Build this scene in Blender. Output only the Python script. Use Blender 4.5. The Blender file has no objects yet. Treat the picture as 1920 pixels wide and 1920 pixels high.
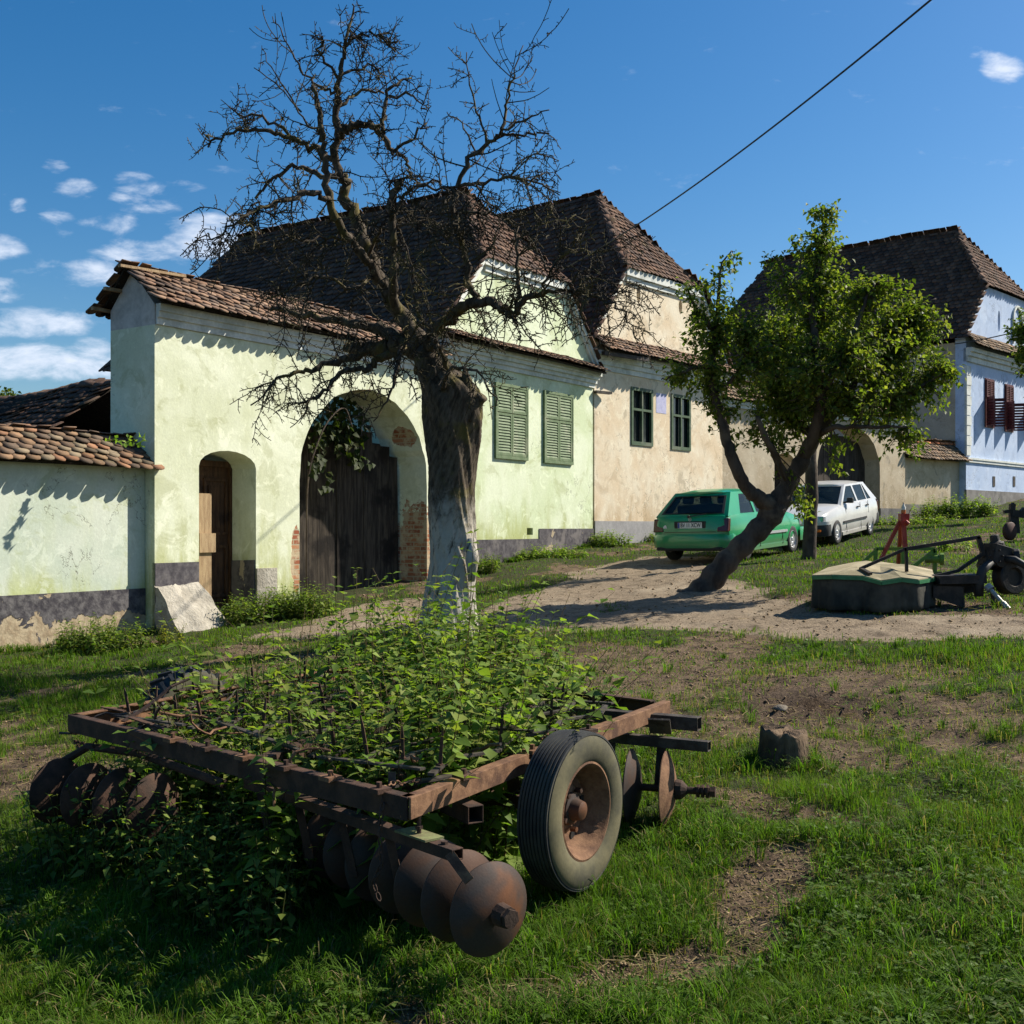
import bpy, math, random
import numpy as np
from mathutils import Vector, Matrix
from mathutils.geometry import tessellate_polygon
random.seed(7); R = np.random.default_rng(11)
S = bpy.context.scene
F, HOR, E = 2141.0, 987.0, 1.67           # focal length in photo pixels, horizon row, eye height
# ---------------------------------------------------------------- camera, sky, sun, exposure
cam = bpy.data.cameras.new('camera'); co = bpy.data.objects.new('camera', cam); S.collection.objects.link(co)
cam.sensor_width = 36; cam.lens = F/1920*36; cam.shift_y = (HOR-960)/1920
cam.clip_start = .05; cam.clip_end = 3000
co.location = (0, 0, E); co.rotation_euler = (math.radians(90), 0, 0); S.camera = co
SUN_EL, SUN_AZ = 40.0, math.degrees(math.atan2(.935, .355))       # azimuth clockwise from +Y
S.view_settings.view_transform = 'Standard'; S.view_settings.look = 'None'
S.view_settings.exposure = 0.76; S.view_settings.gamma = 1
S.cycles.max_bounces = 6; S.cycles.diffuse_bounces = 2; S.cycles.glossy_bounces = 2
S.cycles.transparent_max_bounces = 8; S.cycles.transmission_bounces = 3
sl = bpy.data.lights.new('sun', 'SUN'); sl.energy = 5.0; sl.angle = math.radians(.5); sl.color = (1, .93, .80)
so = bpy.data.objects.new('sun', sl); S.collection.objects.link(so)
_el, _az = math.radians(SUN_EL), math.radians(SUN_AZ)
SD = Vector((math.sin(_az)*math.cos(_el), math.cos(_az)*math.cos(_el), math.sin(_el)))
so.rotation_euler = SD.to_track_quat('Z', 'Y').to_euler()

def nd(nt, typ, **kw):
    n = nt.nodes.new(typ)
    for k, v in kw.items():
        if k in n.inputs.keys() if isinstance(k, str) else False: n.inputs[k].default_value = v
        else: setattr(n, k, v)
    return n
def lk(nt, a, b): nt.links.new(a, b)
w = bpy.data.worlds.new('World'); S.world = w; w.use_nodes = True
nt = w.node_tree; nt.nodes.clear()
sky = nt.nodes.new('ShaderNodeTexSky'); sky.sky_type = 'NISHITA'; sky.sun_disc = False
sky.sun_elevation = _el; sky.sun_rotation = _az; sky.altitude = 900; sky.air_density = 1.15; sky.dust_density = 1.6; sky.ozone_density = 3.0
out = nt.nodes.new('ShaderNodeOutputWorld'); bg = nt.nodes.new('ShaderNodeBackground'); bg.inputs[1].default_value = .058
hs = nt.nodes.new('ShaderNodeHueSaturation'); hs.inputs['Saturation'].default_value = 1.40; hs.inputs['Value'].default_value = 1.24
lk(nt, sky.outputs[0], hs.inputs['Color'])
tc = nt.nodes.new('ShaderNodeTexCoord')
# clouds live in the sky itself: noise over the direction, projected on a high flat layer, denser in the north-west
sep = nt.nodes.new('ShaderNodeSeparateXYZ'); lk(nt, tc.outputs['Generated'], sep.inputs[0])
def M(op, a, b=None, c=None, nt=nt, clamp=False):
    n = nt.nodes.new('ShaderNodeMath'); n.operation = op; n.use_clamp = clamp
    for i, v in enumerate((a, b, c)):
        if v is None: continue
        if isinstance(v, (int, float)): n.inputs[i].default_value = v
        else: nt.links.new(v, n.inputs[i])
    return n.outputs[0]
def smooth(x, a, b, nt=nt):
    n = nt.nodes.new('ShaderNodeMapRange'); n.interpolation_type = 'SMOOTHSTEP'
    nt.links.new(x, n.inputs[0]); n.inputs[1].default_value = a; n.inputs[2].default_value = b
    return n.outputs[0]
azx = M('DIVIDE', sep.outputs[0], sep.outputs[1]); elz = M('DIVIDE', sep.outputs[2], sep.outputs[1])
cmb = nt.nodes.new('ShaderNodeCombineXYZ'); lk(nt, azx, cmb.inputs[0]); lk(nt, M('MULTIPLY', elz, 2.4), cmb.inputs[1])
mp = nt.nodes.new('ShaderNodeMapping'); mp.inputs['Rotation'].default_value = (0, 0, .30); mp.inputs['Location'].default_value = (3.1, 1.7, 0)
lk(nt, cmb.outputs[0], mp.inputs[0])
no = nt.nodes.new('ShaderNodeTexNoise'); no.inputs['Scale'].default_value = 19; no.inputs['Detail'].default_value = 6; no.inputs['Roughness'].default_value = .60
no.inputs['Distortion'].default_value = .25; lk(nt, mp.outputs[0], no.inputs['Vector'])
# coverage grows towards the horizon on the left
cov = M('MULTIPLY', smooth(azx, -.16, -.30), smooth(elz, .36, .10))
lowc = M('MULTIPLY', smooth(elz, .21, .10), M('MULTIPLY', smooth(azx, -.20, -.36), .13))
def blob(ax, ez, rx, rz, a):
    d = M('ADD', M('POWER', M('DIVIDE', M('SUBTRACT', azx, ax), rx), 2.0), M('POWER', M('DIVIDE', M('SUBTRACT', elz, ez), rz), 2.0))
    return M('MULTIPLY', smooth(d, 1.6, 0), a)
B = [blob((x-960)/F, (HOR-y)/F, rx/F, ry/F, a) for x, y, rx, ry, a in
     [(415,445,120,50,.34),(285,472,120,26,.26),(275,372,75,34,.30),(345,350,45,18,.24),(145,357,46,24,.25),(100,312,30,16,.18),(35,385,20,15,.2),(108,402,40,18,.24),(205,415,60,22,.24),(240,333,52,15,.2),(0,462,60,26,.30),(140,512,110,28,.32),(10,545,70,26,.28),(50,606,130,34,.36),(90,680,190,42,.34),(150,650,80,18,.2),(1882,130,50,34,.34),(430,320,50,14,.15)]]
bs = B[0]
for q in B[1:]: bs = M('MAXIMUM', bs, q)
th = M('ADD', M('ADD', no.outputs[0], bs), M('ADD', M('MULTIPLY', lowc, .25), M('MULTIPLY', cov, .045)))
cm = M('MULTIPLY', smooth(th, .63, 1.06), 1.0)
cm = M('MULTIPLY', cm, smooth(sep.outputs[1], 0.02, .2))
mx = nt.nodes.new('ShaderNodeMixRGB'); lk(nt, cm, mx.inputs[0]); lk(nt, hs.outputs[0], mx.inputs[1]); mx.inputs[2].default_value = (8.5, 9.4, 11, 1)
lk(nt, mx.outputs[0], bg.inputs[0]); lk(nt, bg.outputs[0], out.inputs[0])

# ---------------------------------------------------------------- numpy noise
def _h(ix, iy, s):
    n = (ix.astype(np.int64)*374761393 + iy.astype(np.int64)*668265263 + s*1442695041) & 0xffffffff
    n = ((n ^ (n >> 13))*1274126177) & 0xffffffff
    return ((n ^ (n >> 16)) & 0xffff)/65535.0
def vn(x, y, s=0):
    x = np.asarray(x, float); y = np.asarray(y, float)
    ix = np.floor(x); iy = np.floor(y); fx = x-ix; fy = y-iy
    fx = fx*fx*(3-2*fx); fy = fy*fy*(3-2*fy)
    return (_h(ix,iy,s)*(1-fx)+_h(ix+1,iy,s)*fx)*(1-fy)+(_h(ix,iy+1,s)*(1-fx)+_h(ix+1,iy+1,s)*fx)*fy
def fbm(x, y, sc=1., s=0, o=4):
    t = 0; a = .5; n = 0
    for i in range(o):
        t = t + a*vn(np.asarray(x)*sc, np.asarray(y)*sc, s+i*17); n += a; a *= .5; sc *= 2.03
    return t/n
# ---------------------------------------------------------------- ground height (metres)
RB = [(-4.6,16.3,.10,2.2),(-2.7,20.4,.15,2.6),(-.67,23.9,-.07,2.),(2,27.8,-.08,2.),(7.3,26.3,.16,2.6),(12.2,38,.26,5.),(17,42,.28,6.)]
def gh(x, y, bumps=True):
    x = np.asarray(x, float); y = np.asarray(y, float)
    xe = np.clip(x, -14, 24); ye = np.where(y > 46, 46, np.maximum(y, 2.5))
    d = 1.928-.0559*xe-.0455*ye
    for a, b, v, s in RB: d = d+v*np.exp(-((x-a)**2+(y-b)**2)/(2*s*s))
    z = E-d
    if bumps:
        near = np.clip((60-y)/20, 0, 1)
        z = z+near*(.10*(fbm(x, y, .7, 3, 3)-.5)+.045*(fbm(x, y, 3.1, 5, 3)-.5))
        z = z+.13*(fbm(x, y, 1.15, 31, 3)-.5)*np.clip((12-y)/5, 0, 1)*np.clip((y-2.5)/1.5, 0, 1)
    return z
def ghf(x, y): return float(gh(np.array([x]), np.array([y]))[0])
def Wp(px, py, Y): return Vector(((px-960)/F*Y, Y, E-(py-HOR)/F*Y))
def ground_at(px, py):
    lo, hi = 2.5, 60.
    k = (px-960)/F; m = (py-HOR)/F
    for Y in np.arange(2.6, 60, .1):
        if E-m*Y <= float(gh(k*Y, Y, False)): return (k*Y, float(Y))
    return (k*40, 40.)
# ---------------------------------------------------------------- object helpers
COL = S.collection
def tag(o, label=None, cat=None, group=None, kind=None):
    if label: o['label'] = label
    if cat: o['category'] = cat
    if group: o['group'] = group
    if kind: o['kind'] = kind
    return o
def thing(name, label, cat, loc=(0,0,0), group=None, rot=(0,0,0)):
    o = bpy.data.objects.new(name, None); COL.objects.link(o); o.location = loc; o.rotation_euler = rot
    o.empty_display_size = .2
    return tag(o, label, cat, group)
def root_of(p):
    while p.parent: p = p.parent
    return p
class MB:
    """collects verts/faces (optionally a colour per vertex) and links them as ONE object"""
    def __init__(s): s.v = []; s.f = []; s.c = []; s.cur = (1,1,1)
    def add(s, vs, fs):
        b = len(s.v); s.v += [tuple(q) for q in vs]; s.f += [tuple(i+b for i in q) for q in fs]; s.c += [s.cur]*len(vs)
    def hexa(s, p):           # 8 points: bottom 4 ccw, top 4 ccw
        s.add(p, [(3,2,1,0),(4,5,6,7),(0,1,5,4),(1,2,6,5),(2,3,7,6),(3,0,4,7)])
    def box(s, a, b, m=None):
        x0,y0,z0 = a; x1,y1,z1 = b
        p = [Vector(q) for q in ((x0,y0,z0),(x1,y0,z0),(x1,y1,z0),(x0,y1,z0),(x0,y0,z1),(x1,y0,z1),(x1,y1,z1),(x0,y1,z1))]
        if m is not None: p = [m @ q for q in p]
        s.hexa(p)
    def bar(s, p0, p1, w, h, up=(0,0,1), z=0):   # rectangular bar centred on line
        p0 = Vector(p0); p1 = Vector(p1); d = (p1-p0).normalized(); u = Vector(up); sd = d.cross(u).normalized(); u = sd.cross(d)
        q = [sd*(-w/2)+u*(-h/2), sd*(w/2)+u*(-h/2), sd*(w/2)+u*(h/2), sd*(-w/2)+u*(h/2)]
        P = [p0+k for k in q]+[p1+k for k in q]
        s.add(P, [(3,2,1,0),(4,5,6,7),(0,1,5,4),(1,2,6,5),(2,3,7,6),(3,0,4,7)])
    def hollow(s, p0, p1, w, h, t=.008, up=(0,0,1)):
        p0 = Vector(p0); p1 = Vector(p1); d = (p1-p0).normalized(); u = Vector(up); sd = d.cross(u).normalized(); u = sd.cross(d)
        def ring(p, a, b): return [p+sd*x*a/2+u*y*b/2 for x, y in ((-1,-1),(1,-1),(1,1),(-1,1))]
        P = ring(p0,w,h)+ring(p1,w,h)+ring(p0,w-2*t,h-2*t)+ring(p1,w-2*t,h-2*t)
        f = []
        for i in range(4):
            j = (i+1)%4
            f += [(i,j,4+j,4+i),(8+j,8+i,12+i,12+j),(j,i,8+i,8+j),(4+i,4+j,12+j,12+i)]
        s.add(P, f)
    def angle(s, p0, p1, h, w, side, t=.008):   # L-section: vertical web of height h, flange at top reaching 'side'
        p0 = Vector(p0); p1 = Vector(p1); sd = Vector(side).normalized()
        s.bar(p0-Vector((0,0,h/2)), p1-Vector((0,0,h/2)), t, h)
        s.bar(p0+sd*(w/2)-Vector((0,0,t/2-.001)), p1+sd*(w/2)-Vector((0,0,t/2-.001)), w, t)
        s.bar(p0+sd*(w/2)-Vector((0,0,h-t/2)), p1+sd*(w/2)-Vector((0,0,h-t/2)), w, t)
    def tube(s, pts, rad, k=8, cap=True):
        pts = [Vector(p) for p in pts]; n = len(pts)
        if not hasattr(rad, '__len__'): rad = [rad]*n
        t = (pts[1]-pts[0]).normalized(); u = t.orthogonal().normalized()
        vs = []; fs = []
        for i, p in enumerate(pts):
            if i: t = ((pts[min(i+1,n-1)]-pts[i-1])).normalized()
            u = (u-t*u.dot(t)); u = u.normalized() if u.length > 1e-6 else t.orthogonal().normalized(); v = t.cross(u)
            for j in range(k):
                a = 2*math.pi*j/k; vs.append(p+(u*math.cos(a)+v*math.sin(a))*rad[i])
        for i in range(n-1):
            for j in range(k):
                a = i*k+j; b = i*k+(j+1)%k; fs.append((a,b,b+k,a+k))
        if cap: fs += [tuple(range(k))[::-1], tuple(range((n-1)*k, n*k))]
        s.add(vs, fs)
    def lathe(s, prof, c, axis, k=24, closed=False, wob=0):   # prof = (distance along axis, radius)
        c = Vector(c); ax = Vector(axis).normalized(); u = ax.orthogonal().normalized(); v = ax.cross(u)
        vs = []; fs = []; n = len(prof)
        for (a, r) in prof:
            for j in range(k):
                t = 2*math.pi*j/k; vs.append(c+ax*a+(u*math.cos(t)+v*math.sin(t))*r*(1+wob*math.sin(3*t+a*9)))
        m = n if closed else n-1
        for i in range(m):
            i2 = (i+1)%n
            for j in range(k):
                j2 = (j+1)%k; fs.append((i*k+j, i*k+j2, i2*k+j2, i2*k+j))
        s.add(vs, fs)
    def plate(s, outer, holes, fn, t0, t1):   # polygon with holes in (u,v), mapped by fn(u,v,offset); t0 front, t1 back
        loops = [list(outer)]+[list(h) for h in holes]
        flat = [p for l in loops for p in l]; N = len(flat)
        tri = tessellate_polygon([[Vector((p[0],p[1],0)) for p in l] for l in loops])
        vs = [fn(p[0],p[1],t0) for p in flat]+[fn(p[0],p[1],t1) for p in flat]
        fs = []
        for a,b,c in tri:
            A = (flat[b][0]-flat[a][0])*(flat[c][1]-flat[a][1])-(flat[b][1]-flat[a][1])*(flat[c][0]-flat[a][0])
            if A < 0: b, c = c, b
            fs += [(a,b,c),(a+N,c+N,b+N)]
        o = 0
        for li, l in enumerate(loops):
            n = len(l); ar = sum(l[i][0]*l[(i+1)%n][1]-l[(i+1)%n][0]*l[i][1] for i in range(n))
            for i in range(n):
                j = (i+1)%n; q = (o+i, o+i+N, o+j+N, o+j)
                fs.append(q if (ar > 0) == (li == 0) else q[::-1])
            o += n
        s.add(vs, fs)
    def build(s, name, mat, parent=None, smooth=False, col=False, bevel=0, world=True, fix=False, tagv=None):
        me = bpy.data.meshes.new(name)
        off = root_of(parent).location if (parent is not None and world) else Vector((0,0,0))
        me.from_pydata([(v[0]-off[0], v[1]-off[1], v[2]-off[2]) for v in s.v], [], s.f)
        if fix:
            import bmesh
            bm = bmesh.new(); bm.from_mesh(me); bmesh.ops.recalc_face_normals(bm, faces=bm.faces); bm.to_mesh(me); bm.free()
        if col:
            a = me.color_attributes.new('Col', 'FLOAT_COLOR', 'POINT')
            a.data.foreach_set('color', np.array([(c[0],c[1],c[2],1) for c in s.c], np.float32).ravel())
        if smooth: me.polygons.foreach_set('use_smooth', [True]*len(me.polygons))
        me.materials.append(mat); me.validate(); me.update()
        o = bpy.data.objects.new(name, me); COL.objects.link(o)
        if parent is not None: o.parent = parent
        if bevel:
            b = o.modifiers.new('bevel','BEVEL'); b.width = bevel; b.segments = 2; b.limit_method = 'ANGLE'; b.angle_limit = .7
        if smooth == 2:
            try: me.set_sharp_from_angle(angle=.8)
            except Exception: pass
        return o
def npmesh(name, V, faces, mat, col=None, parent=None, smooth=False):
    """V (n,3); faces = list of (m,k) int arrays"""
    me = bpy.data.meshes.new(name); V = np.asarray(V, np.float32)
    if parent is not None: V = V-np.array(root_of(parent).location, np.float32)
    me.vertices.add(len(V)); me.vertices.foreach_set('co', V.ravel())
    li = np.concatenate([f.ravel() for f in faces]).astype(np.int32)
    tot = np.concatenate([np.full(len(f), f.shape[1]) for f in faces]); st = np.concatenate([[0], np.cumsum(tot)[:-1]]).astype(np.int32)
    me.loops.add(len(li)); me.loops.foreach_set('vertex_index', li)
    me.polygons.add(len(st)); me.polygons.foreach_set('loop_start', st)
    if smooth: me.polygons.foreach_set('use_smooth', np.ones(len(st), bool))
    me.update(calc_edges=True)
    if col is not None:
        a = me.color_attributes.new('Col', 'FLOAT_COLOR', 'POINT')
        c = np.ones((len(V),4), np.float32); c[:,:3] = col; a.data.foreach_set('color', c.ravel())
    me.materials.append(mat)
    o = bpy.data.objects.new(name, me); COL.objects.link(o)
    if parent is not None: o.parent = parent
    return o
# ---------------------------------------------------------------- materials
class NT:
    def __init__(s, name):
        s.m = bpy.data.materials.new(name); s.m.use_nodes = True; s.t = s.m.node_tree
        s.b = s.t.nodes['Principled BSDF']; s.o = s.t.nodes['Material Output']
        s.pos = s.t.nodes.new('ShaderNodeNewGeometry').outputs['Position']
        s.obj = s.t.nodes.new('ShaderNodeTexCoord').outputs['Object']
    def n(s, t, **k):
        q = s.t.nodes.new(t)
        for a, b in k.items(): setattr(q, a, b)
        return q
    def noise(s, vec, sc, det=4, rough=.55, dist=0, stretch=None):
        if stretch:
            m = s.n('ShaderNodeMapping'); m.inputs['Scale'].default_value = stretch; s.t.links.new(vec, m.inputs[0]); vec = m.outputs[0]
        q = s.n('ShaderNodeTexNoise'); q.inputs['Scale'].default_value = sc; q.inputs['Detail'].default_value = det
        q.inputs['Roughness'].default_value = rough; q.inputs['Distortion'].default_value = dist; s.t.links.new(vec, q.inputs['Vector'])
        return q.outputs[0]
    def M(s, op, a, b=None, clamp=False): return M(op, a, b, None, s.t, clamp)
    def sm(s, x, a, b): return smooth(x, a, b, s.t)
    def mix(s, f, a, b, bl='MIX'):
        q = s.n('ShaderNodeMixRGB', blend_type=bl)
        for i, v in enumerate((f, a, b)):
            if isinstance(v, (int, float)): q.inputs[i].default_value = v
            elif isinstance(v, tuple): q.inputs[i].default_value = (*v, 1)
            else: s.t.links.new(v, q.inputs[i])
        return q.outputs[0]
    def attr(s):
        q = s.n('ShaderNodeAttribute'); q.attribute_name = 'Col'; return q.outputs['Color']
    def z(s, v=None):
        q = s.n('ShaderNodeSeparateXYZ'); s.t.links.new(v or s.pos, q.inputs[0]); return q.outputs
    def bump(s, h, st=.3, d=.02):
        q = s.n('ShaderNodeBump'); q.inputs['Strength'].default_value = st; q.inputs['Distance'].default_value = d
        s.t.links.new(h, q.inputs['Height']); s.t.links.new(q.outputs[0], s.b.inputs['Normal'])
    def done(s, c, rough=.8, metal=0, spec=None):
        if isinstance(c, tuple): s.b.inputs['Base Color'].default_value = (*c, 1)
        else: s.t.links.new(c, s.b.inputs['Base Color'])
        if isinstance(rough, (int, float)): s.b.inputs['Roughness'].default_value = rough
        else: s.t.links.new(rough, s.b.inputs['Roughness'])
        s.b.inputs['Metallic'].default_value = metal
        if spec is not None: s.b.inputs['Specular IOR Level'].default_value = spec
        return s.m
def mnoise(name, a, b, sc=6, rough=.8, metal=0, bump=.2, c=None, stretch=None, world=False, bsc=None, bd=.01, spec=.3, lo=.35, hi=.65):
    m = NT(name); v = m.pos if world else m.obj
    n1 = m.noise(v, sc, 5, .6, .3, stretch); col = m.mix(m.sm(n1, lo, hi), a, b)
    if c: col = m.mix(m.sm(m.noise(v, sc*.37, 4, .6), .52, .66), col, c)
    n2 = m.noise(v, bsc or sc*5, 4, .65, 0, stretch)
    col = m.mix(.25, col, m.mix(m.sm(n2, .3, .7), (.35,.35,.35), (1,1,1)), 'MULTIPLY')
    m.bump(m.M('ADD', n2, m.M('MULTIPLY', n1, .6)), bump, bd)
    return m.done(col, rough, metal, spec)
def plaster(name, base, light, stain, zlo, zhi, cx=None, bricks=(), patch=None, ps=.62):
    """old lime plaster: faded upper part, damp green/brown stains low down, optional fallen patches with bricks"""
    m = NT(name); v = m.pos; z = m.z()[2]
    n1 = m.noise(v, .9, 5, .6, .4); n2 = m.noise(v, 3.2, 5, .6, .3); n3 = m.noise(v, 26, 4, .6)
    streak = m.noise(v, 2.4, 5, .6, .2, (1,1,.22))
    col = m.mix(m.sm(n1, .38, .66), base, light)
    h = m.sm(z, zhi, zlo)
    col = m.mix(m.M('MULTIPLY', m.sm(m.M('ADD', streak, m.M('MULTIPLY', h, .22)), .50, .74), m.M('ADD', m.M('MULTIPLY', h, .8), .16)), col, stain)
    col = m.mix(m.M('MULTIPLY', m.sm(n2, .55, .72), .3), col, light)
    col = m.mix(.16, col, m.mix(m.sm(n3, .3, .7), (.45,.45,.45), (1,1,1)), 'MULTIPLY')
    hgt = m.M('ADD', m.M('MULTIPLY', n2, .7), m.M('MULTIPLY', n3, .25))
    bl = m.noise(v, 1.9, 6, .68, .8); col = m.mix(m.M('MULTIPLY', m.sm(bl, .52, .64), .34), col, tuple(k*.74 for k in stain))
    wl = m.noise(v, 2.7, 6, .7, 1.1); col = m.mix(m.M('MULTIPLY', m.sm(wl, .56, .62), .4), col, tuple(min(.85, k*1.16) for k in light))
    ck = m.M('ABSOLUTE', m.M('SUBTRACT', m.noise(v, .75, 7, .62, .3), .5)); cm_ = m.M('MULTIPLY', m.sm(ck, .0035, .001), m.sm(m.noise(v, .6, 2, .5), .52, .58))
    col = m.mix(m.M('MULTIPLY', cm_, .7), col, (.10,.09,.07)); hgt = m.M('SUBTRACT', hgt, m.M('MULTIPLY', cm_, .6))
    if patch:
        pm = m.sm(m.noise(v, 1.5, 6, .62, .5), ps, ps+.015)
        col = m.mix(pm, col, m.mix(m.sm(n2, .4, .6), patch, tuple(k*.7 for k in patch))); hgt = m.M('SUBTRACT', hgt, m.M('MULTIPLY', pm, .3))
    if bricks:
        bt = m.n('ShaderNodeTexBrick'); mpn = m.n('ShaderNodeMapping'); d, off = bricks[0]
        # wall coordinates: along-wall distance and height
        vm = m.n('ShaderNodeVectorMath', operation='DOT_PRODUCT'); m.t.links.new(v, vm.inputs[0]); vm.inputs[1].default_value = (d[0]+d[1]*.8, d[1]-d[0]*.8, 0)
        cb = m.n('ShaderNodeCombineXYZ'); m.t.links.new(vm.outputs['Value'], cb.inputs[0]); m.t.links.new(z, cb.inputs[1])
        m.t.links.new(cb.outputs[0], bt.inputs['Vector']); bt.inputs['Scale'].default_value = 1
        bt.inputs['Brick Width'].default_value = .27; bt.inputs['Row Height'].default_value = .085; bt.inputs['Mortar Size'].default_value = .012
        bt.inputs['Color1'].default_value = (.27,.085,.045,1); bt.inputs['Color2'].default_value = (.42,.20,.10,1); bt.inputs['Mortar'].default_value = (.36,.30,.20,1)
        bcol = m.mix(m.sm(m.noise(v, 6, 4, .6), .42, .62), bt.outputs['Color'], (.46,.37,.24))
        tot = None
        for (P, r) in bricks[1:]:
            dd = m.n('ShaderNodeVectorMath', operation='SUBTRACT'); m.t.links.new(v, dd.inputs[0]); dd.inputs[1].default_value = P[:3]
            sc = m.n('ShaderNodeVectorMath', operation='MULTIPLY'); m.t.links.new(dd.outputs[0], sc.inputs[0]); sc.inputs[1].default_value = (1/r[0],1/r[0],1/r[1])
            ln = m.n('ShaderNodeVectorMath', operation='LENGTH'); m.t.links.new(sc.outputs[0], ln.inputs[0])
            k = m.sm(m.M('ADD', ln.outputs['Value'], m.M('MULTIPLY', m.M('SUBTRACT', m.noise(v, 3.5, 5, .6), .5), 1.3)), 1.03, .97)
            tot = k if tot is None else m.M('MAXIMUM', tot, k)
        col = m.mix(tot, col, bcol); hgt = m.M('SUBTRACT', hgt, m.M('MULTIPLY', tot, m.M('ADD', .5, m.M('MULTIPLY', bt.outputs['Fac'], .5))))
    m.bump(hgt, .45, .02)
    return m.done(col, .92, 0, .15)
def tile_mat(name, dark=1., moss=.35, tint=(1,1,1)):
    m = NT(name); v = m.pos
    c = m.mix(1., m.attr(), tint, 'MULTIPLY')
    n = m.noise(v, 14, 5, .65)
    c = m.mix(m.M('MULTIPLY', m.sm(n, .5, .72), .55), c, (.05,.045,.04))
    c = m.mix(m.M('MULTIPLY', m.sm(m.noise(v, 1.7, 5, .65), .56, .72), moss), c, (.075,.075,.025))
    c = m.mix(m.M('MULTIPLY', m.sm(m.noise(v, 40, 3, .6), .6, .72), .35), c, (.32,.29,.24))
    m.bump(n, .4, .01)
    return m.done(c, .9, 0, .15)
def leaf_mat(name, tr=.35, rough=.5, spec=.35, sheen=None):
    m = NT(name); c = m.attr()
    n = m.noise(m.pos, 30, 2, .5); c2 = m.mix(m.M('MULTIPLY', n, .35), c, (.02,.03,.008))
    m.done(c2, rough, 0, spec)
    t = m.n('ShaderNodeBsdfTranslucent'); m.t.links.new(m.mix(1., c, (1.5,1.7,.6), 'MULTIPLY'), t.inputs[0])
    x = m.n('ShaderNodeMixShader'); x.inputs[0].default_value = tr
    m.t.links.new(m.b.outputs[0], x.inputs[1]); m.t.links.new(t.outputs[0], x.inputs[2]); m.t.links.new(x.outputs[0], m.o.inputs[0])
    return m.m
MT = {}
MT['rust'] = mnoise('rust', (.036,.021,.015), (.088,.045,.028), 9, .85, 0, .5, (.045,.028,.02), bd=.006, bsc=70)
MT['rustpale'] = mnoise('pale_rust', (.12,.058,.030), (.22,.118,.062), 14, .85, 0, .6, (.08,.038,.022), bsc=90, bd=.004)
MT['disc'] = mnoise('disc_rust', (.080,.040,.024), (.055,.044,.040), 5, .62, .25, .25, (.155,.062,.026), bsc=110, bd=.002)
MT['darksteel'] = mnoise('dark_steel', (.02,.018,.017), (.055,.042,.034), 8, .6, .2, .3)
MT['oldsteel'] = mnoise('old_steel', (.10,.085,.07), (.045,.035,.028), 10, .6, .3, .3)
MT['rubber'] = mnoise('weathered_rubber', (.022,.024,.028), (.045,.046,.044), 5, .75, 0, .3, (.065,.062,.05), bsc=50, bd=.004)
MT['sidewall'] = mnoise('tyre_sidewall', (.105,.095,.052), (.062,.058,.038), 5, .85, 0, .3, (.15,.13,.07), bsc=60, bd=.003)
MT['carrubber'] = mnoise('car_tyre', (.03,.03,.03), (.05,.048,.045), 9, .85, 0, .2)
MT['gatewood'] = mnoise('dark_gate_wood', (.030,.023,.018), (.088,.069,.053), 3.5, .9, 0, .6, (.018,.014,.012), (6,6,.5), True, bsc=24, bd=.01)
MT['oldwood'] = mnoise('old_grey_wood', (.040,.031,.025), (.095,.075,.060), 3.5, .9, 0, .6, (.035,.026,.022), (6,6,.5), True, bsc=24, bd=.01)
MT['doorwood'] = mnoise('brown_door_wood', (.055,.026,.013), (.12,.060,.030), 4, .7, 0, .5, (.035,.018,.011), (5,5,.6), True, bsc=26, bd=.008)
MT['palewood'] = mnoise('pale_board', (.30,.20,.11), (.42,.30,.17), 5, .85, 0, .4, None, (5,5,.7), True, bsc=30)
MT['white'] = mnoise('white_moulding', (.62,.64,.60), (.74,.75,.70), 4, .85, 0, .2, (.5,.52,.48), None, True)
MT['greypl'] = mnoise('grey_gable_plaster', (.42,.40,.38), (.56,.53,.50), 3, .9, 0, .3, (.33,.31,.28), None, True)
MT['stone'] = mnoise('pale_stone', (.30,.27,.22), (.46,.42,.35), 3.5, .9, 0, .8, (.22,.20,.15), bsc=20, bd=.03)
MT['greenpaint'] = mnoise('green_shutter_paint', (.11,.165,.078), (.165,.22,.12), 6, .7, 0, .3, (.24,.27,.17), world=True)
MT['glass'] = NT('window_glass').done((.012,.016,.018), .08, 0, .6)
MT['maroon'] = mnoise('maroon_paint', (.075,.012,.012), (.12,.022,.018), 6, .5, 0, .2, world=True)
MT['leaf'] = leaf_mat('leaves', .38, .6, .18); MT['grass'] = leaf_mat('grass_blades', .36, .75, .08); MT['pear'] = leaf_mat('pear_leaves', .42, .55, .22); MT['winpaint'] = mnoise('dark_green_window_paint', (.045,.085,.045), (.08,.125,.07), 6, .6, 0, .3, (.14,.16,.11), world=True)
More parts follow.
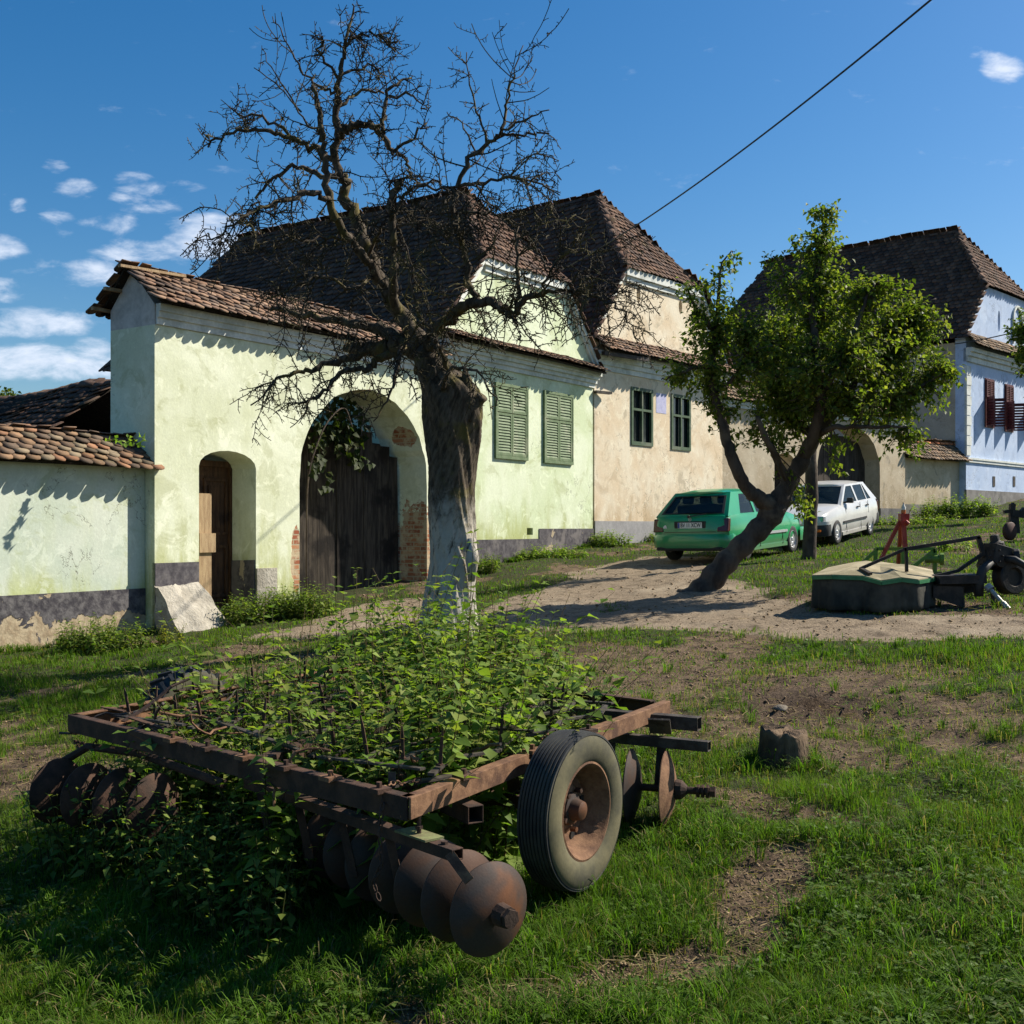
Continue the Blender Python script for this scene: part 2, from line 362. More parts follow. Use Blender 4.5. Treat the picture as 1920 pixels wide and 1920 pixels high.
# ================================================================ GROUND
def seg_d(x, y, pts):
    d = np.full(x.shape, 1e9)
    for (x0,y0),(x1,y1) in zip(pts[:-1], pts[1:]):
        dx, dy = x1-x0, y1-y0; L = dx*dx+dy*dy+1e-9
        t = np.clip(((x-x0)*dx+(y-y0)*dy)/L, 0, 1); d = np.minimum(d, np.hypot(x-x0-t*dx, y-y0-t*dy))
    return d
def gp(l): return [ground_at(*p) for p in l]
ROAD = [(gp([(2500,1165),(1920,1172),(1700,1178),(1400,1165),(1150,1160),(960,1160),(700,1160)]), .95),
        (gp([(1350,1150),(1220,1100),(1200,1070),(1290,1050)]), 1.25), (gp([(1000,1150),(1130,1095),(1240,1062)]), 1.0),
        (gp([(760,1170),(640,1175),(560,1190)]), .9), (gp([(700,1150),(760,1130)]), .8)]
BARE = [(gp([(640,1190),(420,1238),(250,1268),(0,1318),(-300,1380)]), .22, .9), (gp([(0,1480),(60,1430),(-200,1500)]), .35, .9), (gp([(20,1390),(120,1370)]), .2, .6),
        (gp([(1080,1240),(1250,1230),(1330,1300),(1180,1290)]), .75, .80), (gp([(1250,1260),(1500,1255),(1750,1270)]), .55, .62), (gp([(980,1230),(1080,1215)]), .5, .7), (gp([(1300,1380),(1400,1340),(1560,1350)]), .42, .85),
        (gp([(1460,1330),(1530,1290),(1620,1290)]), .5, .95), (gp([(1700,1325),(1800,1325),(1680,1340)]), .3, .85), (gp([(1540,1400),(1640,1420)]), .3, .85),
        (gp([(1480,1620),(1420,1700),(1330,1780),(1180,1830),(1050,1870),(850,1900),(800,1960)]), .17, 1.), (gp([(1400,1740),(1250,1800)]), .16, .9),
        (gp([(1350,1490),(1480,1540),(1620,1560)]), .12, .75), (gp([(1160,1340),(1290,1360)]), .35, .7), (gp([(1480,1150),(1900,1140)]), .6, .5)]
def road_mask(x, y):
    m = np.zeros(np.shape(x)); n = (fbm(x, y, 1.3, 41, 4)-.5)*1.1+(fbm(x, y, 5, 44, 3)-.5)*.4
    for pts, wd in ROAD:
        m = np.maximum(m, np.clip((wd-seg_d(x, y, pts)+n*.8)/.35+.5, 0, 1))
    return m
def bare_mask(x, y):
    m = np.zeros(np.shape(x)); n = (fbm(x, y, 2.7, 51, 4)-.5)
    for pts, wd, a in BARE:
        m = np.maximum(m, a*np.clip((wd*1.1-seg_d(x, y, pts)+n*wd*2.0)/(wd*.6)+.3, 0, 1))
    spot = np.clip((fbm(x, y, .9, 61, 4)-.60)*7, 0, .8)
    return np.maximum(m, spot)
xs = np.concatenate([-9-np.geomspace(.2,140,26)[::-1], np.arange(-9,14.01,.09), 14+np.geomspace(.2,160,26)])
ys = np.concatenate([[-40,-20,-8,-2,1], np.arange(2.5,16,.08), np.arange(16,46,.16), 46+np.geomspace(.3,700,26)])
GX, GY = np.meshgrid(xs, ys); rm = road_mask(GX, GY); bm_ = bare_mask(GX, GY)
GZ = gh(GX, GY)
GZ = GZ+np.where(rm > .3, .05*(fbm(GX, GY, 6, 71, 3)-.5)-.015*rm, 0)+bm_*.07*(fbm(GX, GY, 5, 75, 4)-.5)-.02*bm_
# churned tyre ruts right of the stump
cx, cy = ground_at(1520, 1320); dd = np.exp(-(((GX-cx)/.7)**2+((GY-cy)/.9)**2)); GZ = GZ+dd*.09*np.sin((GX*.9+GY*.5)*34+2*fbm(GX,GY,3,8,2))*fbm(GX, GY, 3, 5, 2)
nx, ny = len(xs), len(ys); idx = np.arange(nx*ny).reshape(ny, nx)
q = np.stack([idx[:-1,:-1], idx[:-1,1:], idx[1:,1:], idx[1:,:-1]], -1).reshape(-1,4)
V = np.stack([GX, GY, GZ], -1).reshape(-1,3)
rut = np.clip(dd*1.6-.25+.9*(fbm(GX, GY, 4, 15, 3)-.5), 0, 1)*.9; colm = np.stack([rm, np.maximum(bm_, rut), rut], -1).reshape(-1,3)
isroad = (rm.ravel()[q].mean(1) > .5)
m = NT('ground_soil'); at = m.n('ShaderNodeSeparateColor'); m.t.links.new(m.attr(), at.inputs[0])
n1 = m.noise(m.pos, 5, 6, .65); n2 = m.noise(m.pos, 38, 5, .7); n3 = m.noise(m.pos, .8, 4, .6)
dirt = m.mix(m.sm(n2, .3, .7), (.105,.072,.046), (.21,.15,.098)); dirt = m.mix(m.sm(n1, .42, .62), dirt, (.075,.052,.035)); dirt = m.mix(at.outputs[2], dirt, m.mix(m.sm(n2, .4, .6), (.035,.024,.017), (.085,.060,.042)))
turf = m.mix(m.sm(n2, .35, .7), (.028,.034,.014), (.070,.062,.030)); turf = m.mix(m.sm(n1, .45, .7), turf, (.035,.060,.016))
rd = m.mix(m.sm(n2, .3, .7), (.15,.115,.08), (.32,.25,.175)); rd = m.mix(m.M('MULTIPLY', m.sm(n1, .5, .66), .8), rd, (.095,.072,.050)); rd = m.mix(m.M('MULTIPLY', m.sm(n3, .5, .7), .5), rd, (.40,.33,.24))
br = m.sm(m.M('ADD', at.outputs[1], m.M('MULTIPLY', m.M('SUBTRACT', n1, .5), .6)), .25, .55)
c = m.mix(br, turf, dirt); c = m.mix(m.sm(m.M('ADD', at.outputs[0], m.M('MULTIPLY', m.M('SUBTRACT', n1, .5), .5)), .3, .6), c, rd)
m.bump(m.M('ADD', n2, m.M('MULTIPLY', n1, .8)), .8, .03); MT['ground'] = m.done(c, .95, 0, .1)
def sub(mask):
    f = q[mask]; u, inv = np.unique(f, return_inverse=True); return V[u], [inv.reshape(f.shape)], colm[u]
v_, f_, c_ = sub(~isroad); g = npmesh('ground', v_, f_, MT['ground'], c_, smooth=True); tag(g, kind='structure')
v_, f_, c_ = sub(isroad); g = npmesh('dirt_road', v_, f_, MT['ground'], c_, smooth=True); tag(g, kind='structure')

# ================================================================ BUILDINGS
class Fac:
    """a street front: origin (x, y) at its left end, unit direction along the street; t along, z up, o outwards"""
    def __init__(s, O, d):
        s.O = O; L = math.hypot(*d); s.d = (d[0]/L, d[1]/L); s.n = (s.d[1], -s.d[0])
    def t(s, px, o=0):
        k = (px-960)/F; X, Y = s.O[0]+s.n[0]*o, s.O[1]+s.n[1]*o
        return (k*Y-X)/(s.d[0]-k*s.d[1])
    def z(s, px, py, o=0): return E-(py-HOR)/F*(s.O[1]+s.n[1]*o+s.d[1]*s.t(px, o))
    def tz(s, px, py, o=0): return (s.t(px, o), s.z(px, py, o))
    def P(s, t, z, o=0): return Vector((s.O[0]+s.d[0]*t+s.n[0]*o, s.O[1]+s.d[1]*t+s.n[1]*o, z))
    def fn(s): return lambda u, v, o: s.P(u, v, o)
    def side(s, t):          # plane perpendicular to the street at t: u = depth inwards, o = towards smaller t
        return lambda u, v, o: s.P(t-o, v, -u)
def fbox(mb, fc, t0, t1, z0, z1, o0, o1):
    p = [fc.P(t,z,o) for z in (z0,z1) for t, o in ((t0,o1),(t1,o1),(t1,o0),(t0,o0))]
    mb.hexa(p)
def sag(P, a=.05):
    x, y = P[...,0], P[...,1]; P = P.copy(); P[...,2] += a*(fbm(x, y, .45, 91, 3)-.5)*2-a*.4; return P
def inpoly(u, v, poly):
    c = np.zeros(u.shape, bool); n = len(poly)
    for i in range(n):
        x0,y0 = poly[i]; x1,y1 = poly[(i+1)%n]
        if y0 == y1: continue
        c ^= ((y0 > v) != (y1 > v)) & (u < (x1-x0)*(v-y0)/(y1-y0)+x0)
    return c
PAL = np.array([(.175,.105,.070),(.135,.085,.062),(.20,.122,.080),(.11,.078,.062),(.165,.115,.085),(.225,.145,.098)])
def tiles(mb, O, U, Vv, poly, tw=.19, g=.17, pal=PAL, miss=0., jit=1., bri=1., sg=.05, th=.018):
    """beaver-tail tiles over a polygon (u along the eave, v up the slope) of the plane O + u U + v V"""
    O = np.array(O); U = np.array(U); Vv = np.array(Vv); Nn = np.cross(U, Vv)
    if Nn[2] < 0: Nn = -Nn
    us = [p[0] for p in poly]; vs = [p[1] for p in poly]
    cu = np.arange(min(us), max(us)+tw, tw); cv = np.arange(min(vs), max(vs), g)
    A, Bv = np.meshgrid(cu, cv); A = A+(np.arange(len(cv))%2)[:,None]*tw/2; A = A.ravel(); Bv = Bv.ravel()
    k = inpoly(A, Bv+g*.4, poly)
    # keep the last row that reaches past the top
    A = A[k]; Bv = Bv[k]
    if miss: kk = R.random(len(A)) > miss; A = A[kk]; Bv = Bv[kk]
    n = len(A)
    if not n: return
    w2 = tw*.49; Lt = g*1.9
    ou = np.array([(-w2,Lt),(-w2,tw*.34),(-w2*.72,tw*.12),(0,0),(w2*.72,tw*.12),(w2,tw*.34),(w2,Lt)]); m_ = len(ou)
    rot = R.normal(0, .035*jit, n); du = R.normal(0, .006*jit, n); dv = R.normal(0, .010*jit, n); lift = np.abs(R.normal(0, .008*jit, n)); tl = R.normal(0, .02*jit, n)
    x = ou[None,:,0]*np.cos(rot)[:,None]-ou[None,:,1]*np.sin(rot)[:,None]+du[:,None]; y = ou[None,:,0]*np.sin(rot)[:,None]+ou[None,:,1]*np.cos(rot)[:,None]+dv[:,None]
    hh = (2.4*th+lift)[:,None]*(1-ou[None,:,1]/Lt)+tl[:,None]*ou[None,:,0]+.004
    def mp(h): return O+(A[:,None]+x)[...,None]*U+(Bv[:,None]+y)[...,None]*Vv+h[...,None]*Nn
    top = sag(mp(hh+th), sg); bot = sag(mp(hh), sg)
    VV = np.concatenate([top, bot], 1).reshape(-1,3); base = np.arange(n)*2*m_
    ft = base[:,None]+np.arange(m_)[None,::-1]
    i = np.arange(m_); fs = (base[:,None,None]+np.stack([i, (i+1)%m_, (i+1)%m_+m_, i+m_], -1)[None]).reshape(-1,4)
    cl = pal[R.integers(0, len(pal), n)]*R.uniform(.7, 1.25, n)[:,None]*bri
    mb.append((VV, ft, fs, np.repeat(cl, 2*m_, 0)))
def inset_eave(q, a=.15):
    cq = sum(q, Vector((0,0,0)))/len(q); lo = sorted(q, key=lambda p: p.z)[:2]
    if abs(lo[0].z-lo[1].z) > .08: return q
    e_ = (lo[1]-lo[0]).normalized(); up = cq-lo[0]; up = (up-e_*up.dot(e_)).normalized()
    return [p+(up*a+e_*(.10 if (cq-p).dot(e_) > 0 else -.10)) if p in lo else p for p in q]
def tiles_build(mb, name, mat, parent, under=()):
    Vs, f7, f4, cs = [], [], [], []; o = 0
    for VV, ft, fs, c in mb:
        Vs.append(VV); f7.append(ft+o); f4.append(fs+o); cs.append(c); o += len(VV)
    for quad in under:
        quad = inset_eave([Vector(p) for p in quad])
        pts = np.array([[tuple(p) for p in quad]]); pts = sag(pts, .05)[0]; lo = pts-np.array([0,0,.05]); k = len(pts)
        Vs.append(np.concatenate([pts, lo])); i = np.arange(k)
        f4.append(np.stack([i,(i+1)%k,(i+1)%k+k,i+k], -1)+o)
        for a in range(1, k-1): f4.append(np.array([[0+o, a+o, a+1+o, 0+o]])[:, :3].repeat(1,0) if False else np.array([[o, o+a, o+a+1, o+a+1]]))
        cs.append(np.tile((.03,.025,.02), (2*k,1))); o += 2*k
    f3 = [f[:, :3] for f in f4 if f.shape[0] == 1 and f[0,2] == f[0,3]]; f4 = [f for f in f4 if not (f.shape[0] == 1 and f[0,2] == f[0,3])]
    fl = [np.concatenate(f7), np.concatenate(f4)]+([np.concatenate(f3)] if f3 else [])
    return npmesh(name, np.concatenate(Vs), fl, mat, np.concatenate(cs), parent)
def ridge_tiles(mb, p0, p1, r=.11, L=.36, bri=1., sg=.05, pal=PAL):
    p0 = np.array(p0); p1 = np.array(p1); D = p1-p0; n = max(1, int(np.linalg.norm(D)/L)); d = D/np.linalg.norm(D)
    s = np.cross(d, (0,0,1)); s /= np.linalg.norm(s); u = np.cross(s, d); K = 7
    for i in range(n):
        a = p0+D*i/n; b = p0+D*(i+1.12)/n; vs = []
        j = R.normal(0, .008, 3)
        for (c, rr) in ((a, r*1.08), (b, r*.9)):
            for t in np.linspace(-.05, math.pi+.05, K): vs.append(c+j+s*math.cos(t)*rr+u*(math.sin(t)*rr*.9-.02))
        for (c, rr) in ((a, r*1.08-.018), (b, r*.9-.018)):
            for t in np.linspace(-.05, math.pi+.05, K): vs.append(c+j+s*math.cos(t)*rr+u*(math.sin(t)*rr*.9-.02))
        VV = sag(np.array([vs])[0], sg); fs = []
        for k in range(K-1):
            fs += [(k,k+1,K+k+1,K+k),(2*K+k+1,2*K+k,3*K+k,3*K+k+1),(k+1,k,2*K+k,2*K+k+1),(K+k,K+k+1,3*K+k+1,3*K+k)]
        fs += [(0,K,3*K,2*K),(K-1,2*K-1+0,4*K-1,3*K-1)]
        mb.append((VV, np.zeros((0,7), int), np.array(fs), np.tile(pal[R.integers(0, len(pal))]*R.uniform(.8,1.2)*bri*1.1, (len(VV),1))))
MT['tile_red'] = tile_mat('roof_tiles', 1, .3); MT['tile_shaded'] = tile_mat('shaded_roof_tiles', 1, .35, (.56,.52,.53)); MT['tile_grey'] = tile_mat('weathered_roof_tiles', 1, .5, (.92,1.0,.95))  # tint for house and shed roofs puts their slopes' shade into the colour

def saxon_house(fc, W, L, zb, zs, zhip, zr, mats, setback, name, label, oh=.12, rear_hip=1.2, tilekey='tile_shaded', gt=.25, tw=.2, g=.18, skirt=.42, rearz=None):
    """narrow gable end to the street: main wall to zs, gable above, half-hip at zhip, ridge zr running back from the street"""
    base = fc.P(W/2, zb+.3); H = thing(name, label, 'house', base)
    c = W/2; ez = zs-.12; slope = (zr-ez)/(c+gt)     # rise per metre
    def hw(z): return (zr-z)/slope
    H['_'] = 0; del H['_']
    # roof: two slopes
    D = Vector((-fc.n[0], -fc.n[1], 0)); U = Vector((fc.d[0], fc.d[1], 0))
    tb = []; under = []
    for sgn in (-1, 1):
        e0 = fc.P(c+sgn*hw(ez), ez, 0); up = (fc.P(c, zr, 0)-e0); Ls = up.length; up.normalize()
        sh = (zhip-ez)/(zr-ez)*Ls
        poly = [(-oh,0),(-oh,sh),(setback,Ls),(L-rear_hip,Ls),(L,0)]
        tiles(tb, e0, D, up, poly, tw, g, sg=.07)
        under.append([e0+D*a+up*b for a, b in poly])
    hz = hw(zhip); h0 = fc.P(c-hz-.12, zhip-.05, oh+.02); pk = fc.P(c, zr, -setback); base_m = fc.P(c, zhip-.05, oh+.02); up = pk-base_m; Ls = up.length; up.normalize()
    poly = [(0,0),(2*hz+.24,0),(hz+.12,Ls)]
    tiles(tb, h0, U, up, poly, tw, g, sg=.07, bri=1.15); under.append([h0+U*a+up*b for a, b in poly])
    ridge_tiles(tb, pk, fc.P(c, zr, -(L-rear_hip)), sg=.07)
    ridge_tiles(tb, fc.P(c-hz-.05, zhip, oh), pk, sg=.07, bri=1.2); ridge_tiles(tb, fc.P(c+hz+.05, zhip, oh), pk, sg=.07, bri=1.2)
    # rear end
    rb = fc.P(c-hw(ez), ez, -L); pr = fc.P(c, zr, -(L-rear_hip)); under.append([rb, pr, fc.P(c+hw(ez), ez, -L)])
    tiles_build(tb, 'roof', MT[tilekey], H, under)
    # walls
    mb = MB(); return H, c, hw, ez, slope
def gable_poly(c, hw, z0, z1): return [(c-hw(z0),z0),(c+hw(z0),z0),(c+hw(z1),z1),(c-hw(z1),z1)]

FA = Fac((-5.32,17.0), (.56,.828))            # green gate wall and green house
d_g = FA.d
zG = lambda t: float(gh(FA.P(t,0).x, FA.P(t,0).y, False))
GREEN, GLIGHT, GST = (.61,.64,.46), (.72,.75,.58), (.40,.42,.17)
# ---- green gate wall
T = FA.t; wt = FA.z(290, 608); Dp = 1.04
GW = thing('gate_wall', 'tall pale green plastered gate wall with an arched gateway and a small door', 'wall', FA.P(3, zG(3)))
rj = FA.P(T(800), FA.z(800,1010)); rj2 = FA.P(T(780), FA.z(780,820), -.35); lj = FA.P(T(556), FA.z(556,1050))
MT['green_wall'] = plaster('pale_green_plaster', GREEN, GLIGHT, GST, .6, 2.4,
    bricks=[(d_g,0),(tuple(FA.P(T(795),FA.z(795,1060),-.35)),(.62,1.15)),(tuple(rj2),(.30,.20)),(tuple(lj),(.13,.55)),(tuple(FA.P(T(690),FA.z(690,745),-.2)),(.3,.16))])
def arch(fc, x0, x1, ztop, zspring, z0, n=16, p=2.):
    c = (x0+x1)/2; r = (x1-x0)/2; h = ztop-zspring
    return [(x0, z0)]+[(c-r*math.cos(math.pi*i/n), zspring+h*math.sin(math.pi*i/n)**(2/p)) for i in range(n+1)]+[(x1, z0)]
Tend = T(826)
def wob(pts, a=.012):
    out_ = []
    for i, (u, v) in enumerate(pts): out_.append((u+random.uniform(-a,a), v+random.uniform(-a,a)))
    return out_
zlow = -.6
dx0, dx1 = T(373), T(480); gx0, gx1 = T(562), T(801)
door_ar = arch(FA, dx0, dx1, FA.z(425,845), FA.z(425,876), zlow, 10)
gate_ar = arch(FA, gx0, gx1, FA.z(675,729), FA.z(675,905), zlow, 40, 2.1)
gate_ar = [gate_ar[0]]+wob(gate_ar[1:-1], .018)+[gate_ar[-1]]
outer = [(0,zlow)]+door_ar+gate_ar+[(Tend,zlow),(Tend,wt),(0,wt)]
mb = MB(); mb.plate(outer, [], FA.fn(), 0, -Dp); mb.build('wall', MT['green_wall'], GW)
zr_ = FA.z(245,503,-.52); ze_ = wt+.30
mb = MB(); mb.plate([(0,wt),(Dp,wt),(Dp,ze_),(Dp*.5,zr_-.03),(0,ze_)], [], FA.side(0.001), 0, -.35); mb.build('gable', MT['greypl'], GW, fix=True)
mb = MB()
for z0, z1, o in ((wt+.005,wt+.11,.035),(wt+.11,wt+.20,.075),(wt+.20,wt+.31,.11)): fbox(mb, FA, .02, Tend, z0, z1, -.3, o)
mb.build('cornice', MT['white'], GW)
tb = []; un = []
e0 = FA.P(-.12, ze_+.00, .33); up = FA.P(-.12, zr_, -Dp/2)-e0; Ls = up.length; up.normalize(); U = Vector((*FA.d,0))
tiles(tb, e0, U, up, [(0,0),(Tend+.12,0),(Tend+.12,Ls),(0,Ls)], .17, .15, jit=1.4, bri=1.15, sg=.05); un.append([e0-Vector((0,0,.01)), e0+U*(Tend+.1), e0+U*(Tend+.1)+up*Ls, e0+up*Ls])
e1 = FA.P(-.15, ze_-.10, -Dp-.28); up2 = FA.P(-.15, zr_, -Dp/2)-e1; L2 = up2.length; up2.normalize()
tiles(tb, e1, U, up2, [(0,0),(Tend+.12,0),(Tend+.12,L2),(0,L2)], .17, .15, jit=1.4); un.append([e1, e1+U*(Tend+.1), e1+U*(Tend+.1)+up2*L2, e1+up2*L2])
ridge_tiles(tb, FA.P(.35, zr_+.02, -Dp/2), FA.P(Tend, zr_+.02, -Dp/2), .10, .34)
tiles_build(tb, 'roof', MT['tile_red'], GW, un)
mb = MB(); mb.bar(FA.P(-.3,zr_-.02,-.43), FA.P(.9,zr_+.03,-.40), .07, .04); mb.bar(FA.P(-.3,zr_-.32,-.78), FA.P(.3,zr_-.30,-.80), .06, .05); mb.bar(FA.P(-.26,ze_+.02,-Dp-.1), FA.P(.3,ze_+.02,-Dp-.1), .06, .05)
mb.build('batten', MT['palewood'], GW)
# plinth bands
m = NT('grey_plinth'); v = m.pos; n1 = m.noise(v, 2.2, 5, .6, .4); n2 = m.noise(v, 9, 5, .65)
c = m.mix(m.sm(n2, .35, .68), (.060,.055,.062), (.125,.115,.12)); c = m.mix(m.M('MULTIPLY', m.sm(n1, .50, .62), .6), c, (.20,.18,.17)); c = m.mix(m.sm(m.noise(v, 1.1, 6, .65, .6), .60, .615), c, (.38,.31,.21))
m.bump(n2, .4, .02); MT['plinth'] = m.done(c, .92, 0, .15)
def plinth(fc, parent, segs, o=.018):
    for t0, t1, zt in segs: mb = MB(); fbox(mb, fc, t0, t1, -1.2, zt, -.05, o); mb.build('plinth', MT['plinth'], parent)
zp = FA.z(290,1056)
plinth(FA, GW, [(0,dx0-.01,zp)])
mb = MB(); mb.plate([(0.02,zlow),(.75,zlow),(.75,FA.z(480,1050)-.02),(.02,FA.z(480,1050))], [], lambda u,v,o: FA.P(dx1-.012+o*-1, v, -u), .006, -.01)
mb.build('reveal_plinth', MT['plinth'], GW, fix=True)
mb = MB(); fbox(mb, FA, dx1, dx1+.45, zlow, FA.z(500,1065), -.05, .03); mb.build('bare_base', MT['stone'], GW)
# door leaf, deep in the reveal
o_ = -.62; Dd = MB(); zt = FA.z(410,876,o_); zb_ = FA.z(400,1130,o_)-.1
fbox(Dd, FA, dx0-.05, dx1+.02, zb_, zt, o_-.05, o_); ddo = Dd.build('door', MT['doorwood'], GW)
mb = MB(); w_ = dx1-dx0
for a, b, c0, c1 in ((.06,.45,.08,.45),(.52,.94,.08,.45),(.06,.45,.52,.92),(.52,.94,.52,.92)):
    t0, t1 = dx0+w_*a, dx0+w_*b; z0, z1 = zb_+(zt-zb_)*c0, zb_+(zt-zb_)*c1
    for q4 in ((t0,t1,z0,z0+.05),(t0,t1,z1-.05,z1),(t0,t0+.05,z0+.05,z1-.05),(t1-.05,t1,z0+.05,z1-.05)): fbox(mb, FA, *q4, o_, o_+.03)
    fbox(mb, FA, t0+.10, t1-.10, z0+.12, z1-.12, o_, o_+.02)
mb.build('moulding', MT['doorwood'], ddo)
mb = MB(); fbox(mb, FA, dx0-.03, dx1+.02, zt, zt+.10, o_-.07, o_+.05); fbox(mb, FA, dx1-.05, dx1+.02, zb_, zt, o_-.03, o_+.06); fbox(mb, FA, dx0-.03, dx0+.02, zb_, zt, o_-.03, o_+.12)
mb.build('door_frame', MT['doorwood'], GW)
tb0, tb1, tb2 = FA.t(370,-.4), FA.t(395,-.4), FA.t(403,-.36); mb = MB(); fbox(mb, FA, tb0, tb1, zb_, FA.z(380,925,-.4), -.42, -.38); fbox(mb, FA, tb0, tb2, FA.z(380,1036,-.36), FA.z(380,1000,-.36), -.379, -.34); mb.build('nailed_board', MT['palewood'], GW)
# gate leaf: leaning boards
GD = MB(); go = -.70; goff = lambda a: -1.55+.85*a; n = 17; wgt = gx1-gx0
zt_g = FA.z(680,800,go)
for i in range(n):
    t0 = gx0-.02+wgt*i/n; t1 = gx0-.02+wgt*(i+1)/n-.012; lean = .10*(i/n)-.02; dz = random.uniform(-.05,.05); a = (i+.5)/n
    top = zt_g+dz+.45*math.sin(math.pi*min(1,a*1.02))**.6-.42-(.15 if i > 13 else 0); oo = random.uniform(-.012,.012); go = goff(a)
    g0_, g1_ = goff(i/n)+oo, goff((i+1)/n)+oo; t1 += .006
    p = [FA.P(t,zlow,o) for t,o in ((t0,g0_+.03),(t1,g1_+.03),(t1,g1_),(t0,g0_))]+[FA.P(t-lean,top+random.uniform(-.03,.03),o) for t,o in ((t0,g0_+.03),(t1,g1_+.03),(t1,g1_),(t0,g0_))]
    GD.hexa(p)
go_ = GD.build('gate', MT['gatewood'], GW)
mb = MB()
for zz in (1.0, 2.6): mb = MB(); mb.hexa([FA.P(t,z_,o) for z_ in (zz,zz+.14) for t,o in ((gx0,goff(0)-.02),(gx1-.1,goff(1)-.02),(gx1-.1,goff(1)-.08),(gx0,goff(0)-.08))]); mb.build('cross_rail', MT['oldwood'], go_)

# ---- green house
W1 = 13.0-Tend; FB = Fac((FA.P(Tend,0).x, FA.P(Tend,0).y), FA.d); zfl = .2
zs1 = FB.z(980,672)-.02; zh1 = FB.z(960,498); zr1 = E+7.6
HG, c1, hw1, ez1, _ = saxon_house(FB, W1, 10.6, .3, FB.z(985,655), zh1, zr1, None, 1.6, 'green_house', 'pale green house with closed green shutters behind the bare tree', rear_hip=1.6)
MT['green_house'] = plaster('green_house_plaster', (.57,.64,.42), (.68,.73,.55), (.38,.41,.15), 1.0, 2.6)
zw = FB.z(1113,725); za = FB.z(985,655)
T = FB.t
def grect(fc, x0, y0, x1, y1): return (fc.t(x0), fc.t(x1), fc.z(x0,y1), fc.z(x0,y0))
wins = [grect(FB,929,722,985,853), grect(FB,1020,737,1070,862)]
mb = MB(); mb.plate([(0,-.3),(W1,-.3),(W1,za-.1),(0,za-.1)], [[(FB.t(988),FB.z(988,1003)),(FB.t(988),FB.z(988,990)),(FB.t(999),FB.z(988,990)),(FB.t(999),FB.z(988,1003))]], FB.fn(), 0, -.5)
for t_ in (0.0, W1): mb.plate([(.5,-.3),(10,-.3),(10,ez1-.06),(.5,ez1-.06)], [], (lambda tt: (lambda u,v,o: FB.P(tt+o, v, -u)))(t_), .0 if t_ else .4, -.4 if t_ else 0)
fbox(mb, FB, .0, W1, -.3, ez1-.06, -10.3, -10)
mb.build('wall', MT['green_house'], HG, fix=True)
mb = MB(); mb.plate([(u,v) for u,v in gable_poly(c1, lambda z: hw1(z)-.05, za-.1, zh1-.05)], [], FB.fn(), .003, -.3); mb.build('gable_wall', MT['green_house'], HG)
mb = MB()                                   # white raking bands and the cornice under the half-hip
for sg_ in (-1, 1):
    a = (c1+sg_*(hw1(za)-.02), za); b = (c1+sg_*(hw1(zh1)-.02), zh1-.02)
    for w2_, o2 in ((.20,.07),(.11,.13)):
        mb.plate([a, (a[0]-sg_*w2_,a[1]), (b[0]-sg_*w2_,b[1]), b], [], FB.fn(), o2, .004)
fbox(mb, FB, c1-hw1(zh1)+.02, c1+hw1(zh1)-.02, zh1-.20, zh1-.03, .003, .12); fbox(mb, FB, c1-hw1(zh1)+.1, c1+hw1(zh1)-.1, zh1-.32, zh1-.20, .003, .06)
mb.build('gable_band', MT['white'], HG, fix=True)
mb = MB(); zc = FB.z(1113,728)
for i, (z0, z1, o) in enumerate(((zc,zc+.10,.05),(zc+.10,zc+.19,.10),(zc+.19,zc+.27,.16),(zc+.27,zc+.37,.22))): fbox(mb, FB, -.02 if i%2 else 0, W1+(.02 if i%2 else 0)+o*.3, z0, z1, -.1, o)
mb.build('cornice', MT['white'], HG)
def skirt_roof(fc, W, z_top, z_low, o_low, parent, key, tw=.18, g=.14, bri=1.1, x0=-.1, x1=.15, o_top=.02):
    tb = []; e0 = fc.P(x0, z_low, o_low); up = fc.P(x0, z_top, o_top)-e0; Ls = up.length; up.normalize(); U = Vector((*fc.d,0)); Wt = W-x0+x1
    tiles(tb, e0, U, up, [(0,0),(Wt,0),(Wt,Ls),(0,Ls)], tw, g, bri=bri, jit=1.3, sg=.03)
    return tiles_build(tb, 'skirt_roof', MT[key], parent, [[e0-Vector((0,0,.012)), e0+U*Wt-Vector((0,0,.012)), e0+U*Wt+up*Ls, e0+up*Ls]])
skirt_roof(FB, W1, za+.02, zc+.36, .50, HG, 'tile_red')
plinth(FB, HG, [(0,FB.t(1010),FB.z(900,1012)),(FB.t(1010)+.002,W1+.02,FB.z(1113,991))])
